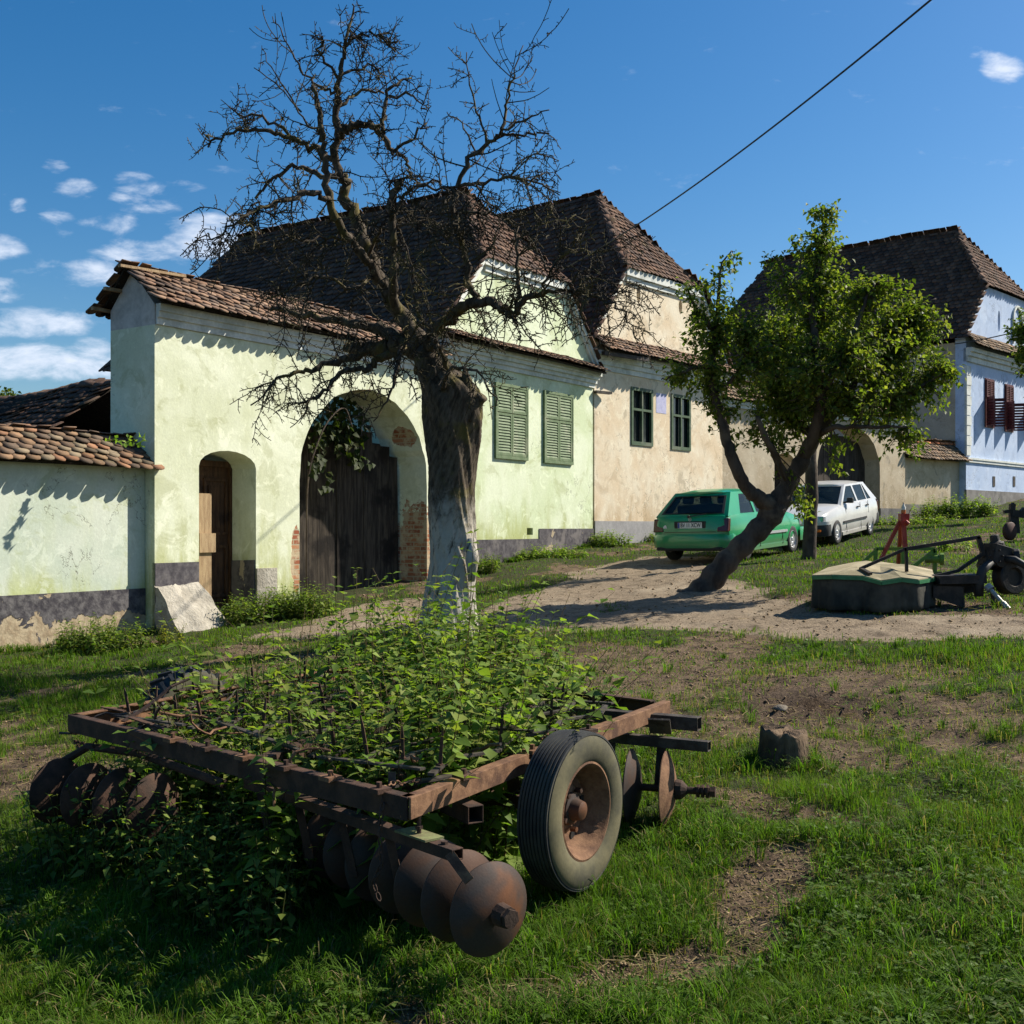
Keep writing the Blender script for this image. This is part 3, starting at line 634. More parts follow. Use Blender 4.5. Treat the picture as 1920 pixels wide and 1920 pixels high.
def shutters(fc, parent, rects, mat, glassmat=None):
    for (t0,t1,z0,z1) in rects:
        mb = MB()
        for q4 in ((t0-.05,t1+.05,z0-.07,z0),(t0-.05,t1+.05,z1,z1+.06),(t0-.05,t0,z0,z1),(t1,t1+.05,z0,z1)): fbox(mb, fc, *q4, -.0, .055)
        fr = mb.build('window', mat, parent)
        tm = (t0+t1)/2; zm = z0+(z1-z0)*.62
        for a, b in ((t0+.006,tm-.006),(tm+.006,t1-.006)):
            for c0, c1_ in ((z0+.005,zm-.01),(zm+.01,z1-.005)):
                mb = MB(); s = .05
                for q4 in ((a,b,c0,c0+s),(a,b,c1_-s,c1_),(a,a+s,c0+s,c1_-s),(b-s,b,c0+s,c1_-s)): fbox(mb, fc, *q4, .012, .045)
                nn = int((c1_-c0-2*s)/.058)
                for i in range(nn):
                    za_ = c0+s+(c1_-c0-2*s)*(i+.05)/nn; zb2 = c0+s+(c1_-c0-2*s)*(i+.95)/nn
                    p = [fc.P(t,za_,o) for t,o in ((a+s,.044),(b-s,.044),(b-s,.034),(a+s,.034))]+[fc.P(t,zb2,o) for t,o in ((a+s,.020),(b-s,.020),(b-s,.010),(a+s,.010))]
                    mb.hexa(p)
                fbox(mb, fc, a+s, b-s, c0+s, c1_-s, .001, .004)
                mb.build('shutter', mat, fr)
shutters(FB, HG, wins, MT['greenpaint'])
mb = MB(); mb.bar(FA.P(13.0,FA.z(1113,735),.06), FA.P(13.5,FA.z(1113,735),.22), .12, .06); gut = mb.build('downpipe_stub', MT['oldsteel'], HG)

# ---- cream house
FC = Fac((2.0,27.8), (.83,1.0)); W2 = 6.3
zs2 = FC.z(1113,628)
HC, c2, hw2, ez2, _ = saxon_house(FC, W2, 11, .6, zs2, FC.z(1180,503), E+9.1, None, 2.1, 'cream_house', 'cream plastered house with two green framed windows behind the green car', rear_hip=1.6, tw=.21, g=.19)
zh2 = FC.z(1180,503)
MT['cream'] = plaster('cream_plaster', (.68,.55,.385), (.76,.68,.53), (.46,.33,.19), 1.0, 3.2, patch=(.70,.60,.44), ps=.60)
cw = [grect(FC,1184,727,1222,831), grect(FC,1259,740,1293,840)]
mb = MB(); mb.plate([(0.01,-.3),(W2,-.3),(W2,zs2-.1),(0.01,zs2-.1)], [[(a,c),(a,d),(b,d),(b,c)] for a,b,c,d in cw], FC.fn(), 0, -.5)
for t_ in (0.0, W2): mb.plate([(.5,-.3),(10.5,-.3),(10.5,ez2-.06),(.5,ez2-.06)], [], (lambda tt: (lambda u,v,o: FC.P(tt+o, v, -u)))(t_), .0 if t_ else .4, -.4 if t_ else .01)
fbox(mb, FC, .0, W2, -.3, ez2-.06, -10.8, -10.5)
mb.build('wall', MT['cream'], HC, fix=True)
mb = MB(); mb.plate(gable_poly(c2, lambda z: hw2(z)-.05, zs2-.1, zh2-.05), [[(c2-.9+.09*math.cos(a)+k,zh2-.62+.20*math.sin(a)) for a in np.linspace(0,2*math.pi,11)[:-1]] for k in (-.3,1.75)], FC.fn(), .003, -.3); mb.build('gable_wall', MT['cream'], HC)
mb = MB()
for sg_ in (-1, 1):
    a = (c2+sg_*(hw2(zs2)-.02), zs2); b = (c2+sg_*(hw2(zh2)-.02), zh2-.02); mb.plate([a, (a[0]-sg_*.14,a[1]), (b[0]-sg_*.14,b[1]), b], [], FC.fn(), .09, .004)
fbox(mb, FC, c2-hw2(zh2)+.02, c2+hw2(zh2)-.02, zh2-.22, zh2-.03, .003, .12); fbox(mb, FC, c2-hw2(zh2)+.1, c2+hw2(zh2)-.1, zh2-.36, zh2-.22, .003, .06); mb.build('gable_band', MT['white'], HC, fix=True)
mb = MB(); zc2 = FC.z(1113,672)
for z0, z1, o in ((zc2-.25,zc2-.12,.04),(zc2-.12,zc2,.09),(zc2,zc2+.10,.14),(zc2+.10,zc2+.20,.20)): fbox(mb, FC, .02, W2, z0, z1, -.1, o)
mb.build('cornice', MT['white'], HC)
skirt_roof(FC, W2, zs2+.0, zc2+.18, .50, HC, 'tile_red', bri=1.15, x0=.0)
m2 = mnoise('grey_painted_base', (.30,.29,.29), (.36,.35,.345), 3, .9, 0, .2, (.26,.25,.24), None, True)
mb = MB(); fbox(mb, FC, .02, W2, -.3, FC.z(1150,977), -.05, .02); mb.build('plinth', m2, HC)
mb = MB(); mb.box((0,0,0),(.001,.001,.001))
for (a,b,c0,d0) in cw:
    mb = MB(); s = .055
    zm = c0+(d0-c0)*.62; tm = (a+b)/2
    for q4 in ((a-.03,b+.03,c0-.04,c0+s),(a-.03,b+.03,d0-s,d0+.03),(a-.03,a+s,c0+s,d0-s),(b-s,b+.03,c0+s,d0-s),(a+s,b-s,zm-.03,zm+.03),(tm-.028,tm+.028,c0+s,zm-.03),(tm-.028,tm+.028,zm+.03,d0-s)): fbox(mb, FC, *q4, -.04, .03)
    for z_ in (c0+(zm-c0)*.5,): pass
    wn = mb.build('window', MT['winpaint'], HC)
    mb = MB(); fbox(mb, FC, a, b, c0, d0, -.07, -.06); mb.build('pane', MT['glass'], wn)
    mb = MB(); fbox(mb, FC, a+.08, a+.13, c0+.1, zm-.08, -.058, -.055); mb.build('curtain', MT['white'], wn)
mb = MB(); a, b = FC.tz(1112,664); mb.bar(FC.P(a,b,.30), FC.P(a+1.75,b+.02,.44), .10, .09); mb.build('gutter', MT['darksteel'], HC)
mb = MB(); fbox(mb, FC, FC.t(1230), FC.t(1249), FC.z(1240,775), FC.z(1240,738), -.01, .006); mb.build('repair_patch', mnoise('lilac_patch', (.42,.42,.62), (.50,.50,.68), 6, .9, world=True), HC)

# ---- cream gate wall, and the low wall beyond
e = FC.P(W2,0); FD = Fac((e.x, e.y), (16.7-e.x, 42.0-e.y)); T = FD.t
tl = T(1697); zt = FD.z(1697,800)
GC = thing('gate_wall', 'cream plastered gate wall with a dark arched gateway behind the silver car', 'wall', FD.P(tl/2, 1.6))
MT['cream2'] = plaster('ochre_plaster', (.52,.42,.29), (.62,.53,.39), (.36,.28,.17), 1.5, 4.0, patch=(.50,.42,.31), ps=.63)
a1 = arch(FD, T(1452), T(1492), FD.z(1470,849), FD.z(1470,872), -.2, 10); a2 = arch(FD, T(1532), T(1650), FD.z(1590,797), FD.z(1590,880), -.2, 24)
a2 = [a2[0]]+wob(a2[1:-1], .02)+[a2[-1]]
mb = MB(); mb.plate([(0.01,-.2)]+a1+a2+[(tl,-.2),(tl,zt),(0.01,zt)], [], FD.fn(), 0, -.8); mb.build('wall', MT['cream2'], GC)
mb = MB(); fbox(mb, FD, .02, tl, zt+.003, zt+.1, -.3, .05); fbox(mb, FD, .02, tl, zt+.1, zt+.2, -.3, .11); mb.build('cornice', MT['white'], GC)
def wall_roof(fc, t0, t1, ze, zr, o0, depth, parent, key, tw, g, bri=1., rbri=1., rr=.1, sg=.05, pal=PAL, rpal=PAL, jit=1.3):
    tb = []; U = Vector((*fc.d,0)); e0 = fc.P(t0, ze, o0); up = fc.P(t0, zr, -depth/2)-e0; Ls = up.length; up.normalize(); Wt = t1-t0
    tiles(tb, e0, U, up, [(0,0),(Wt,0),(Wt,Ls),(0,Ls)], tw, g, bri=bri, jit=jit, sg=sg, pal=pal)
    e1 = fc.P(t0, ze, -depth-o0); up2 = fc.P(t0, zr, -depth/2)-e1; L2 = up2.length; up2.normalize()
    tiles(tb, e1, U, up2, [(0,0),(Wt,0),(Wt,L2),(0,L2)], tw, g, bri=bri, jit=jit, sg=sg)
    if rr: ridge_tiles(tb, fc.P(t0, zr+.02, -depth/2), fc.P(t1, zr+.02, -depth/2), rr, .34, bri=rbri, sg=sg, pal=rpal)
    d_ = Vector((0,0,.012))
    return tiles_build(tb, 'roof', MT[key], parent, [[e0-d_, e0+U*Wt-d_, e0+U*Wt+up*Ls-d_, e0+up*Ls-d_],[e1-d_, e1+U*Wt-d_, e1+U*Wt+up2*L2-d_, e1+up2*L2-d_]])
wall_roof(FD, 0, tl+.1, zt+.2, zt+.75, .25, .8, GC, 'tile_grey', .2, .18)
mb = MB()
for i in range(9):
    w_ = (T(1650)-T(1532))/9; t0 = T(1532)+w_*i; fbox(mb, FD, t0, t0+w_-.02, -.2, FD.z(1590,812)-.12*abs(i-4)**1.3*.35, -.6-random.uniform(0,.02), -.56)
mb.build('gate', MT['oldwood'], GC)
mb = MB()
for i in range(5):
    w_ = (T(1492)-T(1452))/5; t0 = T(1452)+w_*i; fbox(mb, FD, t0, t0+w_-.015, -.2, FD.z(1470,868), -.5-random.uniform(0,.02), -.46)
mb.build('door', MT['oldwood'], GC)
def base_band(fc, segs, parent):
    for a, b, z in segs: mb = MB(); fbox(mb, fc, a, b, -.3, z, -.05, .02); mb.build('plinth', MT['band'], parent)
MT['band'] = mnoise('worn_grey_base', (.16,.15,.14), (.24,.225,.21), 3, .9, 0, .3, (.11,.105,.10), None, True)
base_band(FD, [(.02,T(1452)-.01,FD.z(1400,960)),(T(1492)+.01,T(1532)-.01,FD.z(1500,958)),(T(1650)+.01,tl,FD.z(1660,953))], GC)
LW = thing('boundary_wall', 'low ochre wall with a small tiled roof between cream gate wall and blue house', 'wall', FD.P(tl+1, 1.8))
tE = math.hypot(16.7-e.x, 42-e.y)-.02; zl = FD.z(1750,862,-.25)
mb = MB(); fbox(mb, FD, tl+.01, tE, -.2, zl, -.75, -.25); mb.build('wall', MT['cream2'], LW)
FD2 = Fac((FD.P(0,0,-.25).x, FD.P(0,0,-.25).y), FD.d)
wall_roof(FD2, tl+.0, tE+.25, zl-.02, zl+.62, .38, .5, LW, 'tile_grey', .2, .16, 1.1, 1.3, .11, rpal=np.array([(.42,.15,.07),(.36,.12,.06)]))
mb = MB(); fbox(mb, FD2, tl+.02, tE, -.2, FD.z(1750,946), -.05, .02); mb.build('plinth', MT['band'], LW)

# ---- blue house
FE = Fac((16.7,42.0), (.693,.721)); W3 = 8.0; zs3 = FE.z(1815,632)
HB, c3, hw3, ez3, _ = saxon_house(FE, W3, 12.2, 1.6, zs3, FE.z(1850,535), E+12.0, None, 2.0, 'blue_house', 'light blue house with maroon shutters at the right end of the street', rear_hip=1.4, gt=.35, tw=.24, g=.22)
zh3 = FE.z(1850,535)
MT['blue'] = plaster('light_blue_plaster', (.44,.54,.72), (.53,.62,.78), (.36,.43,.58), 1.5, 3.5)
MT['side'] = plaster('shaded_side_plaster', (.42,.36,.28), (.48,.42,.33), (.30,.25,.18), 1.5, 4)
bw = [(FE.t(1847),FE.t(1863),FE.z(1847,798),FE.z(1847,718)), (FE.t(1884),FE.t(1899),FE.z(1884,806),FE.z(1884,727))]
bw = [(a, a+.75, c, c+1.75) for a,b,c,d in bw]+[(bw[1][0]+2.4, bw[1][0]+3.15, bw[1][2], bw[1][2]+1.75)]
mb = MB(); mb.plate([(0.0,-.3),(W3,-.3),(W3,zs3-.1),(0.0,zs3-.1)], [[(a,c),(a,d),(b,d),(b,c)] for a,b,c,d in bw], FE.fn(), 0, -.4); mb.build('wall', MT['blue'], HB, fix=True)
mb = MB()
for t_ in (0.0, W3): mb.plate([(.402,-.3),(12,-.3),(12,ez3-.06),(.402,ez3-.06)], [], (lambda tt: (lambda u,v,o: FE.P(tt+o, v, -u)))(t_), .0 if t_ else .4, -.4 if t_ else 0)
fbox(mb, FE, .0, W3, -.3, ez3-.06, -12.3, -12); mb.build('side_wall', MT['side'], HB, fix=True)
zo = FE.z(1873,602); to = FE.t(1873); tn = FE.t(1906)
ov = [(to+.12*math.cos(a), zo+.42*math.sin(a)) for a in np.linspace(0,2*math.pi,13)[:-1]]
mb = MB(); mb.plate(gable_poly(c3, lambda z: hw3(z)-.05, zs3-.1, zh3-.05), [ov], FE.fn(), .003, -.3); mb.build('gable_wall', MT['blue'], HB)
mb = MB(); n_ = 14
for i in range(n_):
    a0, a1_ = math.pi*i/n_, math.pi*(i+1)/n_; z0 = FE.z(1906,600)
    mb.plate([(tn+.4*math.cos(a0),z0+.45*math.sin(a0)),(tn+.5*math.cos(a0),z0+.56*math.sin(a0)),(tn+.5*math.cos(a1_),z0+.56*math.sin(a1_)),(tn+.4*math.cos(a1_),z0+.45*math.sin(a1_))], [], FE.fn(), .08, .004)
for s_ in (-1,1): fbox(mb, FE, *sorted((tn+s_*.4, tn+s_*.5)), z0-1.0, z0, .004, .08)
mb.build('niche_moulding', MT['white'], HB, fix=True)
for sg_ in (-1, 1):
    mb = MB()
    a = (c3+sg_*(hw3(zs3)-.02), zs3); b = (c3+sg_*(hw3(zh3)-.02), zh3-.02); mb.plate([a, (a[0]-sg_*.12,a[1]), (b[0]-sg_*.12,b[1]), b], [], FE.fn(), .09, .004); mb.build('gable_moulding', MT['white'], HB, fix=True)
mb = MB(); zc3 = FE.z(1815,668)
for z0, z1, o in ((zc3-.2,zc3,.08),(zc3,zc3+.15,.16),(zc3+.15,zc3+.30,.24)): fbox(mb, FE, .0, W3, z0, z1, -.1, o)
zz = FE.z(1830,868); fbox(mb, FE, 0.0, W3, zz, zz+.10, -.05, .06); fbox(mb, FE, 0.0, W3, zz+.10, zz+.17, -.05, .09)
zq = zz+.25; k = 0
while zq < zc3-.55: fbox(mb, FE, -.02, .42 if k%2 else .36, zq, zq+.34, -.05, .04); zq += .37; k += 1
mb.build('cornice', MT['white'], HB)
skirt_roof(FE, W3, zs3+.15, zc3+.32, .5, HB, 'tile_grey', .22, .17, 1.2)
mb = MB(); fbox(mb, FE, -.02, W3, -.2, FE.z(1830,919), -.05, .03); mb.build('plinth', MT['band'], HB)
mb = MB()
for px in (1861, 1899): mb = MB(); a = FE.t(px); fbox(mb, FE, a, a+.22, FE.z(px,912), FE.z(px,893), .003, .02); mb.build('vent', MT['oldsteel'], HB)
pass
for (a,b,c0,d0) in bw:
    mb = MB(); s = .06
    for q4 in ((a-.05,b+.05,c0-.06,c0+s),(a-.05,b+.05,d0-s,d0+.05),(a-.05,a+s,c0+s,d0-s),(b-s,b+.05,c0+s,d0-s)): fbox(mb, FE, *q4, -.1, .04)
    wn = mb.build('window', MT['maroon'], HB)
    mb = MB(); fbox(mb, FE, a, b, c0, d0, -.12, -.11); mb.build('pane', MT['glass'], wn)
    # upper louvred pair closed, lower leaves swung open
    zm = c0+(d0-c0)*.62
    mb = MB(); nn = 8
    for q4 in ((a,b,zm,zm+.05),(a,b,d0-.06,d0),(a,a+.05,zm+.05,d0-.06),(b-.05,b,zm+.05,d0-.06),((a+b)/2-.03,(a+b)/2+.03,zm+.05,d0-.06)): fbox(mb, FE, *q4, .04, .075)
    for i in range(nn): z0 = zm+.05+(d0-zm-.11)*i/nn; fbox(mb, FE, a+.05, b-.05, z0+.012, z0+.05, .045, .06)
    mb.build('shutter', MT['maroon'], wn)
    for s_, base_t in ((-1,a),(1,b)):
        mb = MB(); ang = math.radians(62); L_ = .42
        fn2 = (lambda s_, bt: (lambda u,v,o: FE.P(bt+s_*u*math.cos(ang)-s_*o*math.sin(ang), v, .05+u*math.sin(ang)+o*math.cos(ang))))(s_, base_t)
        mb.plate([(0,c0),(L_,c0),(L_,zm),(0,zm)], [[(.05,c0+.06+j*(zm-c0-.1)/9),(.05,c0+.09+j*(zm-c0-.1)/9),(L_-.05,c0+.09+j*(zm-c0-.1)/9),(L_-.05,c0+.06+j*(zm-c0-.1)/9)] for j in range(9)], fn2, 0, .03); mb.build('shutter', MT['maroon'], wn, fix=True)

# ---- low wall on the left, its stone buttress and the shed roof behind
FL = Fac((FA.P(0,0,-.22).x, FA.P(0,0,-.22).y), FA.d)
WL = thing('boundary_wall', 'low pale green wall with a sagging tiled roof at the left edge', 'wall', FL.P(-2, -.1))
ze = FL.z(150,872); zr = ze+.46
m = plaster('low_wall_plaster', (.50,.56,.46), (.60,.64,.54), (.44,.48,.17), .45, 1.35)
mb = MB(); fbox(mb, FL, -9, -.005, -1.2, ze, -.5, 0); mb.build('wall', m, WL)
PALL = np.array([(.28,.17,.105),(.21,.14,.095),(.32,.20,.12),(.18,.13,.095),(.36,.19,.11),(.27,.21,.14)])
wall_roof(FL, -9, .12, ze-.02, zr, .30, .6, WL, 'tile_red', .205, .125, .85, 1., 0, .09, PALL*.8, jit=1.7)
m = NT('peeling_plinth'); v = m.pos; n1 = m.noise(v, 1.5, 6, .62, .7); n2 = m.noise(v, 8, 5, .65); z = m.z()[2]
c = m.mix(m.sm(n2, .35, .68), (.052,.048,.055), (.15,.14,.14)); hgt_ = m.M('MULTIPLY', m.sm(z, FL.z(60,1135), FL.z(60,1190)), .2)
pm = m.sm(m.M('ADD', n1, hgt_), .59, .605); c = m.mix(pm, c, m.mix(m.sm(n2, .4, .62), (.42,.34,.23), (.30,.23,.15)))
m.bump(m.M('SUBTRACT', n2, m.M('MULTIPLY', pm, .8)), .6, .03); pl = m.done(c, .93, 0, .1)
mb = MB(); fbox(mb, FL, -9, -.006, -1.4, FL.z(100,1112), -.05, .02); mb.build('plinth', pl, WL)
bt0 = thing('buttress_stone', 'pale worn stone buttress leaning on the foot of the gate wall corner', 'stone', FA.P(.5, zG(.5)-.3, .3))
mb = MB(); N = 12
def stone_pt(a, b, c):   # a along, b up, c out
    zt_, zb2 = FA.z(345,1096), FA.z(345,1196)-.1
    o = c*(.10+(1-b)*.62)+.004; t = (-.02+.06*(1-b))+a*(.80+.30*(1-b)); z_ = zb2+(zt_-zb2)*b
    k = .035; return FA.P(t+k*(vn(a*4,b*5,3)-.5)*2, z_+k*(vn(a*5+9,c*4,5)-.5)*2, o+k*(vn(a*4+3,b*6,8)-.5)*2)
for (i0, fa) in ((0, lambda u,v: (u,v,1)), (1, lambda u,v: (u,1,1-v)), (2, lambda u,v: (0,v,u)), (3, lambda u,v: (1,v,1-u))):
    vs = [stone_pt(*fa(i/N,j/N)) for j in range(N+1) for i in range(N+1)]; mb.add(vs, [(j*(N+1)+i,j*(N+1)+i+1,(j+1)*(N+1)+i+1,(j+1)*(N+1)+i) for j in range(N) for i in range(N)])
mb.build('block', MT['stone'], bt0, smooth=2)
SH = thing('shed', 'shed with a dark mossy tiled roof behind the low green wall', 'shed', (-8.6,20,.3))
A = Wp(-150,790,24); Bp = Wp(225,705,19.8); A.z = Bp.z = (A.z+Bp.z)/2+.1
tb = []; dn = Vector((-.72,-.69,0)); dr = (Bp-A); Ls = 3.0
sl_ = (dn*.82+Vector((0,0,-.57))).normalized(); U = dr.normalized()
e0 = A+sl_*Ls; up = -sl_; poly = [(0,0),(dr.length,0),(dr.length,Ls),(0,Ls)]
tiles(tb, e0, U, up, poly, .2, .18, bri=.9, jit=1.8, sg=.15); ridge_tiles(tb, A, Bp, .11, .35, sg=.15)
sl2 = (-dn*.82+Vector((0,0,-.57))).normalized(); e1 = A+sl2*Ls
tiles_build(tb, 'roof', MT['tile_shaded'], SH, [[e0, e0+dr, Bp, A], [A, Bp, Bp+sl2*Ls, A+sl2*Ls]])
mb = MB(); w0 = e0-dn*.3; w1 = e0+dr-dn*.3
mb.plate([(0,-1),(dr.length,-1),(dr.length,e0.z-.05),(0,e0.z-.05)], [], lambda u,v,o: Vector((w0.x,w0.y,0))+U*u+Vector((0,0,v))-dn*o, 0, 3.6); mb.build('wall', MT['greypl'], SH, fix=True)
# ================================================================ TREES
def catmull(P, sub=4):
    P = [np.array(p, float) for p in P]; P = [2*P[0]-P[1]]+P+[2*P[-1]-P[-2]]; out_ = []
    for i in range(1, len(P)-2):
        for k in range(sub):
            t = k/sub; a,b,c,d = P[i-1:i+3]
            out_.append(.5*((2*b)+(-a+c)*t+(2*a-5*b+4*c-d)*t*t+(-a+3*b-3*c+d)*t**3))
    out_.append(P[-2]); return out_
def limb(pts, Y0, sub=4, jit=.015):
    """pts = (px, py, depth offset, radius in px) -> smooth 3-D path and radii in metres"""
    Q = []
    for px, py, dy, r in pts:
        p = Wp(px, py, Y0+dy); Q.append((p.x, p.y, p.z, r/F*Y0))
    Q = catmull(Q, sub); n = len(Q)
    pth = [Vector((q[0], q[1], q[2]))+(Vector(R.normal(0, jit, 3)) if 0 < i < n-1 else Vector((0,0,0))) for i, q in enumerate(Q)]
    return pth, [max(.003, q[3]) for q in Q]
def walk(P, d, L, step, wig, grav):
    P = Vector(P); d = Vector(d).normalized(); pts = [P.copy()]; n = max(2, int(L/step))
    for i in range(n):
        d = (d+Vector(R.normal(0, wig, 3))+Vector((0,0,grav))).normalized(); P = P+d*(L/n); pts.append(P.copy())
    return pts
def rdir(axis, spread=1.0):
    a = Vector(axis).normalized(); v = Vector(R.normal(0, 1, 3)); v = (v-a*v.dot(a)).normalized(); return (v*spread+a*R.uniform(.1, .7)).normalized()
def spurs(mb, pts, r, dens=.07, L=(.03,.09)):
    for a, b in zip(pts[:-1], pts[1:]):
        if R.random() < (b-a).length/dens:
            d = rdir(b-a, 1.2); w_ = walk(a, d, R.uniform(*L), .03, .35, .02); mb.tube(w_, list(np.linspace(max(.0055, r*.7), .0042, len(w_))), 3, False)
# ---- the bare old tree
bark = NT('bare_tree_bark'); v = bark.pos; z = bark.z()[2]
n1 = bark.noise(v, 7, 5, .65, .4); mtw = bark.n('ShaderNodeMapping'); mtw.inputs['Rotation'].default_value = (0, -.38, 0); bark.t.links.new(v, mtw.inputs[0]); n2 = bark.noise(mtw.outputs[0], 17, 5, .7, .2, (1,1,.16)); n3 = bark.noise(v, 3, 4, .6)
c = bark.mix(bark.sm(n2, .3, .7), (.028,.021,.015), (.125,.10,.074))
c = bark.mix(bark.M('MULTIPLY', bark.sm(n3, .50, .66), .8), c, (.115,.095,.028))
ww = bark.sm(bark.M('ADD', z, bark.M('MULTIPLY', bark.M('SUBTRACT', n1, .5), 1.3)), Wp(0,905,14).z, Wp(0,1010,14).z)
ww = bark.M('MULTIPLY', bark.M('MULTIPLY', ww, bark.sm(n2, .30, .50)), .92); c = bark.mix(ww, c, bark.mix(n1, (.30,.27,.225), (.56,.52,.44)))
bark.bump(bark.M('ADD', n2, bark.M('MULTIPLY', n1, .4)), .9, .03); MT['bark'] = bark.done(c, .9, 0, .15)
YT = 14.0; DT = thing('bare_tree', 'dead gnarled fruit tree with a thick twisted trunk, whitewashed below', 'tree', Wp(845,1190,YT))
TP = catmull([(*Wp(840,1225,YT),72),(*Wp(841,1190,YT),60),(*Wp(845,1120,YT),48),(*Wp(850,1060,YT),44),(*Wp(848,1000,YT),43),(*Wp(845,940,YT),42),(*Wp(847,880,YT),43),(*Wp(850,820,YT),51),(*Wp(850,770,YT),55),(*Wp(842,730,YT),52),(*Wp(822,700,YT),40),(*Wp(806,675,YT),30)], 14)
K = 96; vs = []; fs = []
for i, q_ in enumerate(TP):
    r = q_[3]/F*YT; zz = q_[2]
    for j in range(K):
        th = 2*math.pi*j/K; tw_ = th+zz*.75
        rib = .045*math.sin(5*tw_+1.3*math.sin(zz*2))+.022*math.sin(11*tw_+zz*3)+.018*math.sin(23*tw_+2*math.sin(5*zz))+.012*math.sin(37*tw_+3*math.sin(7*zz+th))
        lump = .13*(float(vn(math.cos(th)*1.6+9, zz*1.5+math.sin(th)*1.6+7, 3))-.5)+.07*(float(vn(math.cos(th)*6+9, zz*6+math.sin(th)*6, 8))-.5)
        flare = .22*max(0,1-i/14)**2*(1+.6*math.sin(4*th+1))
        rr = r*(1+rib+lump+flare); vs.append((q_[0]+math.cos(th)*rr, q_[1]+math.sin(th)*rr, zz))
    if i: fs += [((i-1)*K+j,(i-1)*K+(j+1)%K,i*K+(j+1)%K,i*K+j) for j in range(K)]
fs.append(tuple(range((len(TP)-1)*K, len(TP)*K)))
mb = MB(); mb.add(vs, fs)
mb.build('trunk', MT['bark'], DT, smooth=True)
mb = MB()
for (a, b, rr) in (((878,790),(872,690),19),((870,780),(905,740),20)):
    mb = MB()
    p0, p1 = Wp(*a,YT-.15), Wp(*b,YT-.2); pts = [p0.lerp(p1, t)+Vector(R.normal(0,.012,3)) for t in np.linspace(0,1,7)]
    mb.tube(pts, [rr/F*YT*k for k in (1.2,1.05,.95,.8,.7,.5,.12 if rr < 20 else .6)], 10)
    if rr < 20: mb.build('stub', MT['bark'], DT, smooth=True)
mb.build('stub', MT['bark'], DT, smooth=True); mb = MB()
mb.tube([Wp(884,1010,YT-.27),Wp(886,1050,YT-.30),Wp(884,1090,YT-.27)], [.05,.085,.04], 9)
mb.build('bark_knot', MT['bark'], DT, smooth=True)
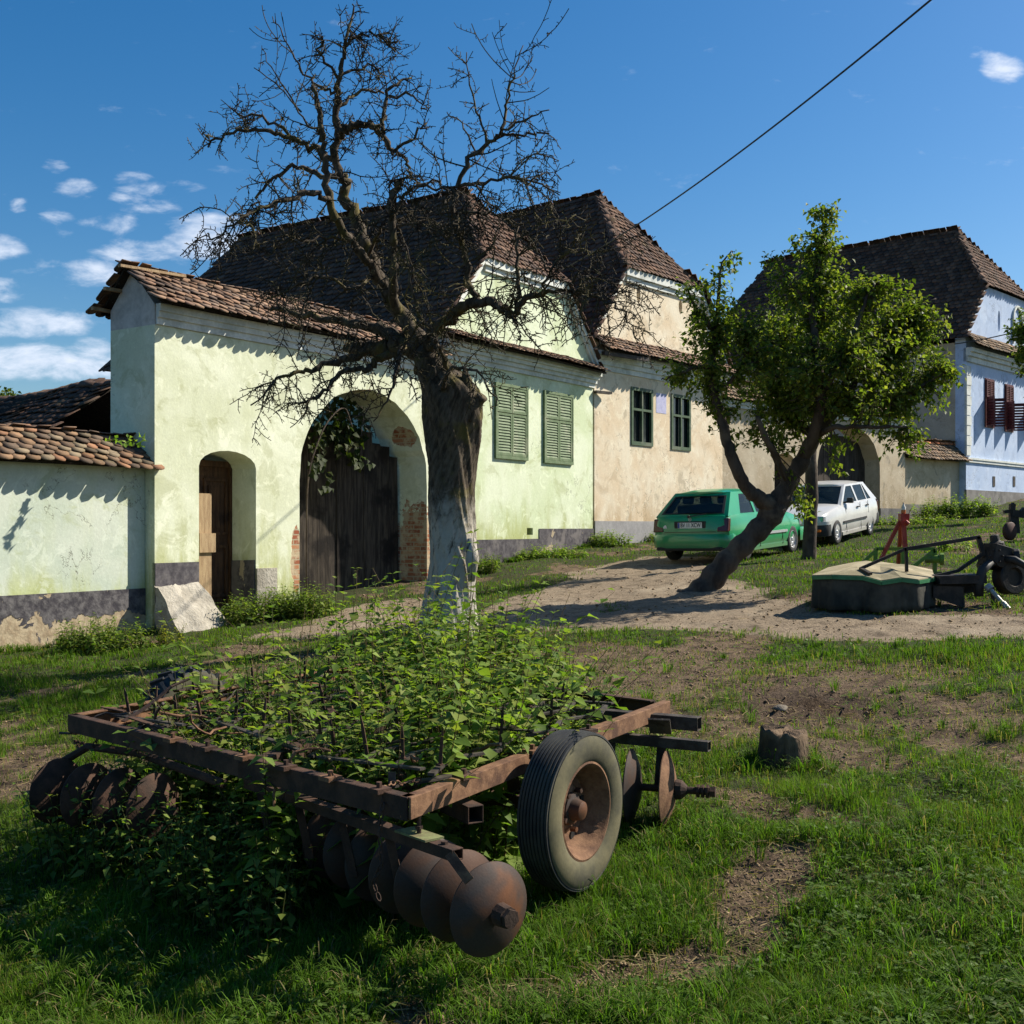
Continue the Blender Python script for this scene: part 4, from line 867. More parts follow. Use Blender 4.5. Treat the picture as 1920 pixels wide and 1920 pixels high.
LIMBS = [  # points, style: d droop, u upright shoots, s spurs; density
 ([(800,690,0,36),(785,655,.1,30),(740,652,.3,27),(700,655,.5,22),(648,650,.8,15)], 'd', 1.3),
 ([(770,655,.1,22),(735,630,.3,20),(690,612,.5,15),(611,601,.9,10),(550,585,1.1,8),(507,582,1.2,5)], 'd', 1.6),
 ([(690,655,.5,13),(650,672,.55,11),(600,690,.6,8),(560,700,.5,6),(520,715,.4,4),(470,760,.3,2)], 'd', 1.3),
 ([(745,660,.2,15),(715,672,.2,12),(690,690,.2,9),(640,700,0,7),(600,740,-.2,5),(560,760,-.3,3)], 'd', 1.5),
 ([(800,680,0,32),(782,640,.1,27),(745,580,.2,23),(712,520,.2,20),(684,462,.2,18),(668,416,.2,17),(646,370,.2,15),(650,347,.2,13),(628,305,.1,12),(632,231,0,10),(634,173,0,8),(642,116,0,6),(655,50,0,4),(661,8,0,2)], 'm', 1.5),
 ([(722,540,.2,14),(690,490,0,13),(650,440,-.2,12),(619,378,-.4,11),(611,308,-.5,9),(607,262,-.5,8),(596,200,-.5,7),(586,160,-.5,5)], 's', 1.),
 ([(619,378,-.4,8),(588,364,-.6,8),(546,370,-.9,7),(496,385,-1.1,5),(457,405,-1.3,4),(410,440,-1.4,2),(365,445,-1.5,1.5)], 'd', 2.2),
 ([(630,300,.1,9),(588,277,.1,9),(550,262,.1,7),(507,247,0,6),(457,247,0,5),(415,254,0,4),(390,276,0,2.5)], 's', 2.4),
 ([(550,262,.1,5),(500,225,.2,4),(455,215,.3,3),(430,200,.3,1.5)], 's', 2.),
 ([(634,173,0,5),(600,160,0,4),(565,131,.1,3),(534,77,.1,2),(511,31,.1,1.4)], 'u', 1.2),
 ([(607,262,-.5,5),(580,231,-.6,3),(534,173,-.7,2),(476,127,-.8,1.3)], 'u', 1.2),
 ([(565,210,-.1,3),(520,150,-.1,2),(491,90,-.1,1.2)], 'u', 1),
 ([(650,330,.2,8),(600,330,.4,7),(560,310,.5,6),(520,330,.5,5),(490,360,.5,4),(470,400,.5,2)], 'd', 2),
 ([(632,250,0,11),(650,243,-.1,11),(673,235,-.2,10),(700,238,-.3,9),(715,250,-.3,8),(730,278,-.4,6),(758,293,-.4,5),(768,330,-.4,3),(790,350,-.4,2)], 's', 2.4),
 ([(718,250,-.3,7),(719,200,-.2,6),(738,162,-.1,4),(772,146,0,2.5)], 's', 2.6),
 ([(735,290,-.4,5),(770,260,-.5,4),(800,230,-.5,2)], 's', 2.4), ([(730,180,-.2,4),(770,180,-.3,3),(800,205,-.3,2)], 's', 2.4),
 ([(645,90,0,4),(673,66,.1,4),(711,66,.1,3),(742,98,.1,2)], 's', 3.2), ([(636,150,0,5),(600,100,-.2,3.5),(606,70,-.2,2.5)], 's', 3.2), ([(640,140,0,4),(690,125,.2,3),(715,130,.3,2)], 's', 3),
 ([(634,200,0,5),(680,170,.3,4),(720,175,.4,3)], 's', 2.4),
 ([(745,600,.2,15),(738,540,-.1,13),(737,480,-.3,11),(738,443,-.4,10),(731,385,-.5,10),(742,355,-.5,9),(752,336,-.5,8)], 'd', 1.4),
 ([(735,400,-.5,5),(775,350,-.6,4),(830,355,-.7,3),(860,385,-.8,1.5)], 'd', 2),
 ([(800,665,0,26),(812,620,-.2,17),(850,590,-.4,15),(892,566,-.6,14),(939,575,-.8,11),(962,590,-.9,9),(981,566,-1,8),(1010,550,-1.1,7),(1060,546,-1.2,4.5),(1110,556,-1.3,3.5),(1160,580,-1.4,2.5),(1200,640,-1.4,1.5)], 'd', 2.6),
 ([(892,566,-.6,9),(880,520,-.6,9),(870,470,-.6,8),(856,420,-.6,7.5),(850,366,-.6,7),(877,308,-.6,6.5),(912,270,-.6,6),(939,250,-.6,5),(950,200,-.5,3.5),(958,154,-.5,2.5),(981,85,-.5,1.4)], 'u', 1.9),
 ([(939,250,-.6,4),(985,252,-.7,3),(1030,250,-.8,2)], 's', 2.2), ([(930,260,-.6,3.5),(970,230,-.8,3),(1030,206,-.9,1.6)], 's', 2.2),
 ([(912,268,-.6,3.5),(889,193,-.6,2.5),(875,98,-.6,1.3)], 's', 1.4), ([(895,290,-.6,3),(870,240,-.4,2),(838,210,-.3,1.3)], 's', 1.6),
 ([(860,350,-.6,5),(920,338,-.8,4),(985,335,-1,3),(1050,366,-1.1,1.6)], 'd', 2.6), ([(850,370,-.6,4),(810,340,-.4,3),(770,370,-.3,2)], 'd', 2.2),
 ([(855,400,-.6,4),(920,400,-.9,3),(980,420,-1.1,2)], 'd', 2.4),
 ([(968,590,-.9,7),(970,530,-1,5.5),(970,481,-1,4.5),(972,424,-1,3)], 'd', 2.6),
 ([(1010,552,-1.1,4),(1040,500,-1.3,3),(1090,470,-1.5,2),(1140,480,-1.6,1.3)], 'd', 2.6), ([(1060,548,-1.2,3),(1100,500,-1.2,2.5),(1150,530,-1.3,1.6),(1175,560,-1.3,1.2)], 'd', 2.6),
 ([(840,700,-.2,9),(820,640,-.6,6),(790,600,-.8,5),(770,540,-.9,4),(760,470,-1,3)], 'd', 2.4), ([(700,520,.1,6),(660,540,-.3,5),(600,520,-.6,4),(540,540,-.8,3),(500,560,-.9,2)], 'd', 2.2),
 ([(690,480,.1,5),(720,430,-.3,4),(790,420,-.6,3),(840,450,-.8,2)], 'd', 2.4), ([(660,440,-.1,5),(600,450,-.4,4),(540,450,-.7,3),(500,480,-.9,2)], 'd', 2.2),
 ([(830,730,-.35,7),(850,690,-.7,5),(900,700,-1,3),(930,760,-1.1,2)], 'd', 1.6), ([(760,650,-.2,8),(740,700,-.6,5),(730,740,-.7,3),(700,790,-.8,1.6)], 'd', 1.4)]
main = MB(); tw_ = MB()
for pts, st, dn in LIMBS:
    pth, rad = limb(pts, YT, 5, .020); rad = [r*.68*(1+.12*math.sin(i*2.1+pts[0][0])) for i, r in enumerate(rad)]; main.tube(pth, rad, 9 if max(rad) > .05 else 6)
    spurs(tw_, pth, .008, .09 if st in 'sm' else .14)
    for i in range(1, len(pth)-1):
        sgl = (pth[i+1]-pth[i]).length; n_ = R.poisson(sgl*dn*6.2*(1.0 if i > 2 else .4))
        for _ in range(n_):
            d = rdir(pth[i+1]-pth[i], 1.1); g_ = {'d':-.10,'u':.10,'s':.0,'m':.02}[st]
            L = {'d':R.uniform(.25,.85),'u':R.uniform(.25,.9),'s':R.uniform(.12,.45),'m':R.uniform(.2,.7)}[st]
            w1 = walk(pth[i], d, L, .065, .16 if st != 'u' else .07, g_); r0 = min(rad[i]*.6, .0055+.0065*L)
            tw_.tube(w1, list(np.linspace(r0, .0048, len(w1))), 4, False); spurs(tw_, w1, r0, .06 if st != 'u' else .16)
            for k_ in range(1, len(w1)-1):
                if R.random() < (.55 if st != 'u' else .15):
                    w2 = walk(w1[k_], rdir(w1[k_+1]-w1[k_], 1.), R.uniform(.06,.32), .05, .24, g_*.7); tw_.tube(w2, list(np.linspace(r0*.7, .0045, len(w2))), 3, False); spurs(tw_, w2, r0*.5, .055, (.02,.06))
main.build('limbs', MT['bark'], DT, smooth=True)
twm = mnoise('lichen_twigs', (.030,.023,.016), (.085,.068,.030), 2.2, .9, 0, .3, (.13,.105,.035), None, True, bsc=60, lo=.42, hi=.7)
tw_.build('twigs', twm, DT)

# ---- leaves helper
def leaf_arrays(P, D, Nn, L, W, C, fold=.25, droop=.25):
    """P base points, D directions, Nn rough normals; each leaf: two folded triangles-pairs"""
    D = D/np.linalg.norm(D, axis=1, keepdims=True); Sd = np.cross(D, Nn); Sd /= np.linalg.norm(Sd, axis=1, keepdims=True)+1e-9; Up = np.cross(Sd, D)
    L = L[:,None]; W = W[:,None]
    b = P; m_ = P+D*L*.45; t = P+D*L-Up*L*droop
    l = P+D*L*.42-Sd*W*.5+Up*W*fold-Up*L*droop*.2; r = P+D*L*.42+Sd*W*.5+Up*W*fold-Up*L*droop*.2; m_ = m_-Up*L*droop*.15
    V = np.stack([b, l, m_, r, t], 1).reshape(-1,3); n = len(P); o = np.arange(n)[:,None]*5
    F_ = np.concatenate([o+np.array([[0,2,1]]), o+np.array([[0,3,2]]), o+np.array([[1,2,4]]), o+np.array([[2,3,4]])])
    return V, F_, np.repeat(C, 5, 0)
LEAFC = np.array([(.135,.18,.026),(.09,.135,.02),(.17,.205,.034),(.21,.22,.048),(.07,.105,.017)])
def crown(name, parent, mat, blobs, Y0, seeds, dens, lsz, cols, depth=1.0, barkmat=None, seed=1, up=.02):
    """twigs from the nearest limb point out to random points in the crown's clumps, leaves along each twig"""
    rg = np.random.default_rng(seed); tm = MB(); Ps = []; Ds = []
    sp = np.array([tuple(p) for p in seeds])
    for (px, py, rx, ry, dd, wgt) in blobs:
        n = int(dens*wgt*rx*ry/1000)
        for _ in range(n):
            v = rg.normal(0, 1, 3); v /= np.linalg.norm(v); v *= rg.random()**.62*1.36
            T_ = np.array(Wp(px+v[0]*rx, py+v[1]*ry, Y0+dd)); T_[1] += v[2]*depth*(rx+ry)/2/F*Y0
            c_ = np.array(Wp(px, py, Y0+dd)); d2 = ((sp-T_)**2).sum(1)+((sp-c_)**2).sum(1)*.3; s_ = sp[np.argmin(d2)]
            L = np.linalg.norm(T_-s_)
            mid = (s_+T_)/2+rg.normal(0, .08*L+.02, 3)+np.array([0,0,-.04*L]); path = catmull([s_, mid, T_], 5)
            tm.tube([Vector(p) for p in path], list(np.linspace(.006+.006*L, .003, len(path))), 3, False)
            A = np.array(path); nl = int(rg.integers(9, 18)*(1+min(L,1.2)))
            tt = 1-rg.random(nl)**1.3*min(.9, .75/max(L,.3)); ii = tt*(len(A)-1); i0 = np.clip(ii.astype(int), 0, len(A)-2); p = A[i0]+(A[i0+1]-A[i0])*(ii-i0)[:,None]
            dr = (A[i0+1]-A[i0]); dr /= np.linalg.norm(dr, axis=1, keepdims=True)+1e-9
            Ds.append(dr*.5+rg.normal(0, .8, (nl,3))+np.array([0,0,-.25])); Ps.append(p+rg.normal(0, .05, (nl,3)))
    P = np.concatenate(Ps); D = np.concatenate(Ds); n = len(P)
    Nn = rg.normal(0, .55, (n,3))+np.array([0,0,1.]); L = rg.uniform(.75, 1.25, n)*lsz; C = cols[rg.integers(0, len(cols), n)]*rg.uniform(.7,1.3,n)[:,None]
    V, F_, Cc = leaf_arrays(P, D, Nn, L, L*.62, C); npmesh(name, V, [F_], mat, Cc, parent)
    tm.build('twigs', barkmat, parent); return n
pb = mnoise('pear_bark', (.045,.032,.024), (.095,.072,.055), 5, .9, 0, .9, (.13,.10,.07), (1,1,.35), True, bsc=22, bd=.02)
YP = 17.4
PT = thing('pear_tree', 'leaning leafy tree with a forked trunk in front of the green car', 'tree', Wp(1318,1112,YP))
PL = [[(1290,1135,0,33),(1320,1106,0,25),(1350,1068,0,22),(1385,1030,0,20),(1425,990,0,21),(1455,950,0,22),(1480,905,0,16),(1505,862,0,15),(1530,815,.1,13),(1565,765,.2,14),(1598,710,.2,13),(1625,655,.2,12),(1631,640,.2,10)],
 [(1462,958,0,20),(1430,938,-.1,15),(1400,915,-.2,12),(1380,875,-.3,11),(1365,830,-.3,10),(1352,780,-.3,9),(1338,735,-.3,8),(1334,680,-.3,7),(1342,620,-.3,5),(1348,560,-.3,3.5),(1352,500,-.3,2),(1372,470,-.3,1.2)],
 [(1505,862,0,12),(1530,800,-.3,11),(1540,740,-.5,10),(1530,660,-.5,8),(1525,580,-.4,6),(1538,480,-.3,4),(1547,400,-.3,2)],
 [(1598,710,.2,8),(1640,690,.1,7),(1680,640,0,5),(1720,585,0,3),(1755,560,0,1.5)], [(1565,765,.2,8),(1620,760,-.3,7),(1690,740,-.5,5),(1770,700,-.6,2.5)],
 [(1525,820,.1,8),(1480,770,.4,7),(1450,710,.6,5),(1440,650,.6,3)], [(1540,740,-.5,6),(1590,650,-.8,5),(1620,570,-.8,3),(1640,530,-.8,2)], [(1480,905,0,8),(1440,830,-.5,6),(1420,780,-.6,4)],
 [(1334,690,-.3,4),(1300,690,-.4,3),(1265,705,-.4,2),(1240,712,-.4,1.2)], [(1340,620,-.3,4),(1305,580,-.4,3),(1290,540,-.4,2)], [(1338,735,-.3,4),(1385,700,-.4,3),(1400,640,-.4,2)],
 [(1530,600,-.4,4),(1490,540,-.5,3),(1450,480,-.5,1.5)], [(1530,815,.1,7),(1570,800,-.8,5),(1640,800,-1.,3),(1700,800,-1,2)]]
mb = MB(); seeds = []
for k_, p in enumerate(PL):
    pth, rad = limb(p, YP, 5, .010 if k_ else .004); 
    if k_ == 0:
        rad = [r*(1+.10*math.sin(i*1.7)) for i, r in enumerate(rad)]
    rad = [r*(1+.09*float(vn(i*.9+k_*7, 3.3, 5))-.04) for i, r in enumerate(rad)]; mb.tube(pth, rad, 14 if max(rad) > .1 else 8); seeds += [q for i, q in enumerate(pth) if rad[i] < .085 and i > 3]
mb.build('trunk', pb, PT, smooth=True)
BL = [(1620,640,120,90,0,1.),(1690,640,70,60,0,1.),(1540,450,45,60,-.3,.9),(1530,540,75,70,-.3,1.),(1500,620,70,70,.3,1),(1640,560,70,45,-.4,1),(1735,700,55,35,-.3,1.),(1740,610,30,40,0,.9),(1480,720,90,60,.2,1),(1580,740,120,60,-.2,.9),(1690,760,65,40,-.4,.9),
 (1440,770,70,50,.1,1),(1600,690,110,60,-.9,.7),(1690,830,60,25,-.6,.6),(1350,640,65,55,-.3,1),(1320,700,60,45,-.3,1),(1390,610,50,35,-.3,.9),(1310,600,35,35,-.4,.7),(1260,705,25,14,-.4,.9),(1290,545,30,25,-.4,.45),(1350,530,35,60,-.3,.35),(1375,480,20,18,-.3,.4),(1455,490,22,12,-.5,.8),(1550,400,22,22,-.3,1.),(1350,770,30,40,-.3,.6),(1500,830,60,25,0,.6),(1515,960,14,40,.2,.6),(1460,680,60,60,-.6,.8),(1420,820,30,18,-.3,.8),(1760,680,26,24,-.5,1),(1570,880,18,40,.1,.35)]
nl = crown('crown', PT, MT['pear'], BL, YP, seeds, 21, .082, LEAFC, .9, pb, 3)
Y2 = 21.8; T2 = thing('tree', 'straight thin tree trunk standing between the green and the silver car', 'tree', Wp(1516,1048,Y2))
mb = MB(); pth, rad = limb([(1516,1060,0,16),(1517,1040,0,13.5),(1519,980,0,12.5),(1522,920,0,12),(1520,850,0,11),(1524,780,.1,9),(1510,700,.2,7),(1500,620,.2,5),(1505,540,.3,3)], Y2, 5, .006); mb.tube(pth, rad, 14)
mb.build('trunk', pb, T2, smooth=True)
crown('crown', T2, MT['pear'], [(1500,640,80,70,.2,1.),(1515,560,50,50,.2,1),(1440,700,50,45,0,1.),(1560,640,60,60,.4,1)], Y2, [p for i, p in enumerate(pth) if i > 22], 10, .085, LEAFC*.9, .9, pb, 5)
Y3 = 33.; T3 = thing('tree', 'leafy tree at the right edge in front of the blue house', 'tree', (Wp(2010,900,Y3).x, Y3, ghf(Wp(2010,900,Y3).x, Y3)))
mb = MB(); pth, rad = limb([(2012,1010,0,16),(2010,900,0,13),(2000,800,0,11),(1975,720,0,8),(1950,660,0,5),(1925,620,0,3)], Y3, 5, .01); mb.tube(pth, rad, 10); mb.build('trunk', pb, T3, smooth=True)
crown('crown', T3, MT['pear'], [(1918,630,26,40,0,1.2),(1975,640,60,70,0,1),(1930,680,24,30,0,1),(1990,720,50,60,0,1)], Y3, pth[10:], 36, .13, LEAFC, .9, pb, 6)
YB = 19.; T4 = thing('bush', 'dark green bush top showing above the shed roof at the left edge', 'bush', (Wp(-10,900,26).x, 26, ghf(Wp(-10,900,26).x, 26)))
mb = MB(); pth, rad = limb([(-20,1100,0,10),(-15,900,0,7),(-5,800,0,4),(5,760,0,2)], 26, 5, .01); mb.tube(pth, rad, 8); mb.build('trunk', pb, T4, smooth=True)
crown('crown', T4, MT['pear'], [(5,748,24,16,0,1.6),(-30,780,50,40,0,1)], 26, pth[8:], 40, .11, LEAFC*.8, .9, pb, 9)

# ================================================================ WEEDS AND CLIMBERS
WC = np.array([(.17,.25,.040),(.125,.205,.03),(.215,.285,.05),(.24,.275,.055),(.10,.165,.026)])
def weeds(name, pts, hts, lsz, mat, parent=None, seed=1, lean=.12, cols=WC, gap=.055, stemc=(.07,.075,.025), wr=.5):
    """upright stems with opposite leaves; pts (n,3) feet"""
    rg = np.random.default_rng(seed); Vs, Fs, Cs = [], [], []; o = 0; LP, LD, LL = [], [], []
    for p, h in zip(pts, hts):
        n = max(4, int(h/gap)); ln = rg.normal(0, lean, 2); ph = rg.uniform(0, 6.28); t = np.linspace(0, 1, n+1)[:,None]
        path = np.array(p)+np.concatenate([ln[0]*h*t**1.7, ln[1]*h*t**1.7, h*t*(1-.15*np.hypot(*ln))], 1)
        r = np.linspace(.0045, .0018, n+1); ring = np.array([(1,0,0),(-.5,.87,0),(-.5,-.87,0)])
        Vs.append((path[:,None]+ring[None]*r[:,None,None]).reshape(-1,3)); i = np.arange(n)[:,None]; j = np.arange(3)[None]
        Fs.append(np.stack([i*3+j, i*3+(j+1)%3, (i+1)*3+(j+1)%3, (i+1)*3+j], -1).reshape(-1,4)+o); o += 3*(n+1); Cs.append(np.tile(stemc, (3*(n+1),1)))
        k = np.arange(1, n+1); s0 = np.where(k/n > .25, 1, .35 if h > .3 else 1)
        for sgn in (0, math.pi):
            a = ph+k*1.57+sgn+rg.normal(0,.25,n); keep = rg.random(n) < .93*s0
            el = rg.uniform(-.5, .35, n); d = np.stack([np.cos(a)*np.cos(el), np.sin(a)*np.cos(el), np.sin(el)+(k/n > .9)*.5], 1)
            LP.append(path[1:][keep]); LD.append(d[keep]); LL.append((lsz*rg.uniform(.65,1.15,n)*(1-.55*(k/n)**3))[keep])
    P = np.concatenate(LP); D = np.concatenate(LD); L = np.concatenate(LL); n = len(P)
    V, F_, C = leaf_arrays(P, D, np.tile((0,0,1.),(n,1))+rg.normal(0,.25,(n,3)), L, L*wr, cols[rg.integers(0,len(cols),n)]*rg.uniform(.7,1.3,n)[:,None], .15, .2)
    st = np.concatenate(Vs); return npmesh(name, np.concatenate([st, V]), [np.concatenate(Fs), F_+len(st)], mat, np.concatenate([np.concatenate(Cs), C]), parent)
def patch(px, py, Y, rx, ry, n, h0, h1, lsz, name, label, seed, cat='weeds', group='weed clumps along the foot of the walls', cols=WC*.85):
    rg = np.random.default_rng(seed); c_ = Wp(px, py, Y); a = rg.uniform(0, 6.28, n); r = rg.random(n)**.5
    x = c_.x+np.cos(a)*r*rx; y = c_.y+np.sin(a)*r*ry
    # keep stems in front of the walls
    for fc in (FL, FC, FD, FA):
        t = (x-fc.O[0])*fc.d[0]+(y-fc.O[1])*fc.d[1]; o_ = (x-fc.O[0])*fc.n[0]+(y-fc.O[1])*fc.n[1]
        on = (t > -9)&(t < (0 if fc is FL else 13 if fc is FA else 6.3 if fc is FC else 14)); push = np.where(on&(o_ < .10)&(o_ > -2.5), .10-o_+rg.random(n)*.15, 0)
        x = x+fc.n[0]*push; y = y+fc.n[1]*push
    z = gh(x, y)-.02; h = h0+(h1-h0)*rg.random(n)*(1-.6*r); lsz = lsz*1.35
    o = weeds(name, np.stack([x,y,z],1), h, lsz, MT['leaf'], None, seed, .22, cols, .05); return tag(o, label, cat, group)
patch(190,1215,14.7,.62,.40,150,.25,.58,.075,'weed_clump','leafy green weed clump at the foot of the low wall, left of the stone buttress',21)
patch(318,1205,15.4,.16,.20,34,.2,.5,.055,'weed_clump','small yellowish weeds tucked into the corner left of the stone buttress',22, cols=WC*np.array([1.3,1.0,.8]))
patch(470,1140,17.8,.5,.45,80,.3,.62,.08,'weed_clump','weed clump at the doorstep of the small door in the green gate wall',23)
patch(555,1145,18.2,.62,.5,170,.3,.68,.085,'weed_clump','large weed clump at the foot of the wall between small door and gateway',24)
patch(1010,1065,25.2,1.1,.35,150,.15,.42,.09,'weed_clump','row of weeds along the grey base of the green house',25, cols=WC*1.1)
patch(1140,1035,27.6,.55,.3,90,.25,.50,.09,'weed_clump','weed clump at the corner where the green and the cream house meet',26, cols=WC*1.1)
patch(905,1095,22.8,.32,.3,60,.25,.55,.08,'weed_clump','weed clump just right of the whitewashed trunk',27)
patch(1212,1020,29.6,.2,.2,20,.2,.35,.09,'weed_clump','small weed clump behind the left rear corner of the green car',28)
patch(1700,985,36.,1.6,.5,120,.2,.5,.11,'weed_clump','weeds along the base of the ochre walls behind the red mast',29, cols=WC*1.1)
patch(1790,968,39.5,1.5,.5,150,.4,1.05,.13,'weed_clump','tallest weeds before the low ochre wall beside the blue house',30, cols=WC*1.15)
patch(1780,1015,22.5,.45,.3,40,.2,.4,.09,'weed_clump','bright green weeds behind the black gearbox of the mower',31, cols=WC*1.3, group=None)
patch(1885,1130,15.,.5,.4,60,.2,.45,.07,'weed_clump','weeds under the black gearbox of the mower',32, cols=WC*1.1, group=None)
# climber over the left half of the gateway
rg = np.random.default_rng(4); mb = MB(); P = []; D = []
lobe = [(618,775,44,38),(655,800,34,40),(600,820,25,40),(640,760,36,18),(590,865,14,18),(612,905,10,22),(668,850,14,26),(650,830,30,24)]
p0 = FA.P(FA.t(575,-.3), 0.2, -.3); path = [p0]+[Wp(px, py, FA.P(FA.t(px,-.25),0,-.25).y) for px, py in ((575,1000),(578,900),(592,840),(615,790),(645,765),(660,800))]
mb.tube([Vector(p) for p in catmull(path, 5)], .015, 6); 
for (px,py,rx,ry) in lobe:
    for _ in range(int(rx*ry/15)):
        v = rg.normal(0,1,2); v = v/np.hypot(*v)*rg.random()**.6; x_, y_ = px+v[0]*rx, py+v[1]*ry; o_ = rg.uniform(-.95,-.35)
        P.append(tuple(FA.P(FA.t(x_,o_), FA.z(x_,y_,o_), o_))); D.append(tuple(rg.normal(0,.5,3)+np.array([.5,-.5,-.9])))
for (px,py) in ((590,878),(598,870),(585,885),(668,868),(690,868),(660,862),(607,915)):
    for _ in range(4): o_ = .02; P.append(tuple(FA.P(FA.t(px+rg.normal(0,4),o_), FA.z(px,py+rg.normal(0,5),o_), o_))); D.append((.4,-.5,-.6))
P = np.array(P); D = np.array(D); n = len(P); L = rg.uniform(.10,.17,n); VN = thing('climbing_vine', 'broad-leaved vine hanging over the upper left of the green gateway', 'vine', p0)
V, F_, C = leaf_arrays(P, D, rg.normal(0,.4,(n,3))+np.array([.7,-.6,.4]), L, L*.95, WC[rg.integers(0,5,n)]*rg.uniform(.12,.3,n)[:,None]); npmesh('foliage', V, [F_], MT['leaf'], C, VN); mb.build('stem', pb, VN, smooth=True)  # leaf colours darkened to carry the gateway's shade
# little plant growing on the tiles of the left wall
rg = np.random.default_rng(8); n = 26; P = np.array([tuple(Wp(px, py, 15.9)) for px, py in zip(rg.normal(243,20,n), rg.normal(832,5,n))]); D = rg.normal(0,.6,(n,3))+np.array([.2,-.3,.8]); L = rg.uniform(.06,.12,n)
V, F_, C = leaf_arrays(P, D, rg.normal(0,.4,(n,3))+np.array([.3,-.5,.8]), L, L*.7, WC[rg.integers(0,5,n)]*1.2); tag(npmesh('roof_plant', V, [F_], MT['leaf'], C), 'little leafy plant growing on the tiles of the low wall beside the tall gate wall', 'plant')
# ================================================================ CARS
def lerp(a, b, t): return a+(b-a)*t
def wheel(parent, c, axis, R_, w, mats, hub='steel', k=28):
    c = Vector(c); ax = Vector(axis).normalized(); h = w/2
    mb = MB(); mb.lathe([(-h,R_*.66),(-h*1.05,R_*.8),(-h*.9,R_*.95),(-h*.6,R_),(h*.6,R_),(h*.9,R_*.95),(h*1.05,R_*.8),(h,R_*.66),(h*.6,R_*.62),(-h*.6,R_*.62)], c, ax, k, True)
    wh = mb.build('wheel', mats[0], parent, smooth=2, world=False)
    mb = MB(); mb.lathe([(h*.92,R_*.665),(h*.96,R_*.62),(h*.55,R_*.58),(h*.5,R_*.46),(h*.78,R_*.40),(h*.78,R_*.24),(h*.6,R_*.20),(h*.9,R_*.13),(h*.92,0.001)], c, ax, k)
    u = ax.orthogonal().normalized(); v = ax.cross(u)
    rim = mb.build('rim', mats[1], wh, smooth=2, world=False)
    mb = MB()
    for i in range(10):
        a = 2*math.pi*i/10; p = c+(u*math.cos(a)+v*math.sin(a))*R_*.52+ax*h*.52; mb.lathe([(0,.02),(.008,.02),(.009,.001)], p, ax, 8)
    mb.build('rim_hole', MT['carrubber'], rim, world=False, tagv=None)
    return wh
def carpaint(name, c, rough=.28):
    m = NT(name); n = m.noise(m.obj, 3, 4, .6); col = m.mix(m.sm(n, .35, .7), c, tuple(x*.86 for x in c)); zz = m.z(m.obj)[2]
    col = m.mix(m.M('MULTIPLY', m.sm(m.M('ADD', zz, m.M('MULTIPLY', m.noise(m.obj, 8, 4, .6), .15)), .55, .25), .45), col, (.20,.16,.11))
    m.done(col, rough, 0, .5); m.b.inputs['Coat Weight'].default_value = .5; m.b.inputs['Coat Roughness'].default_value = .07; return m.m
MT['cglass'] = NT('car_glass').m; _g = MT['cglass']; _t = _g.node_tree; _b = _t.nodes['Principled BSDF']; _b.inputs['Base Color'].default_value = (.02,.03,.03,1); _b.inputs['Roughness'].default_value = .05
_tr = _t.nodes.new('ShaderNodeBsdfTransparent'); _tr.inputs[0].default_value = (.72,.80,.77,1); _mx = _t.nodes.new('ShaderNodeMixShader'); _mx.inputs[0].default_value = .42
_t.links.new(_tr.outputs[0], _mx.inputs[1]); _t.links.new(_b.outputs[0], _mx.inputs[2]); _t.links.new(_mx.outputs[0], _t.nodes['Material Output'].inputs[0])
MT['blackplastic'] = mnoise('black_plastic', (.022,.022,.022), (.035,.034,.033), 6, .6, 0, .1)
MT['interior'] = mnoise('seat_cloth', (.03,.03,.033), (.05,.05,.05), 6, .9, 0, .1)
MT['redlamp'] = NT('tail_lamp').done((.06,.006,.006), .15, 0, .6); MT['clearlamp'] = NT('head_lamp').done((.30,.33,.36), .1, .3, .7); MT['orange'] = NT('indicator').done((.7,.16,.02), .2, 0, .5)
MT['hub'] = mnoise('wheel_silver', (.45,.45,.46), (.58,.58,.58), 8, .4, .5, .1)
MT['plateW'] = NT('number_plate_white').done((.78,.78,.74), .4); MT['blk'] = NT('black_letters').done((.015,.015,.015), .5); MT['euro'] = NT('plate_blue').done((.02,.06,.32), .4)
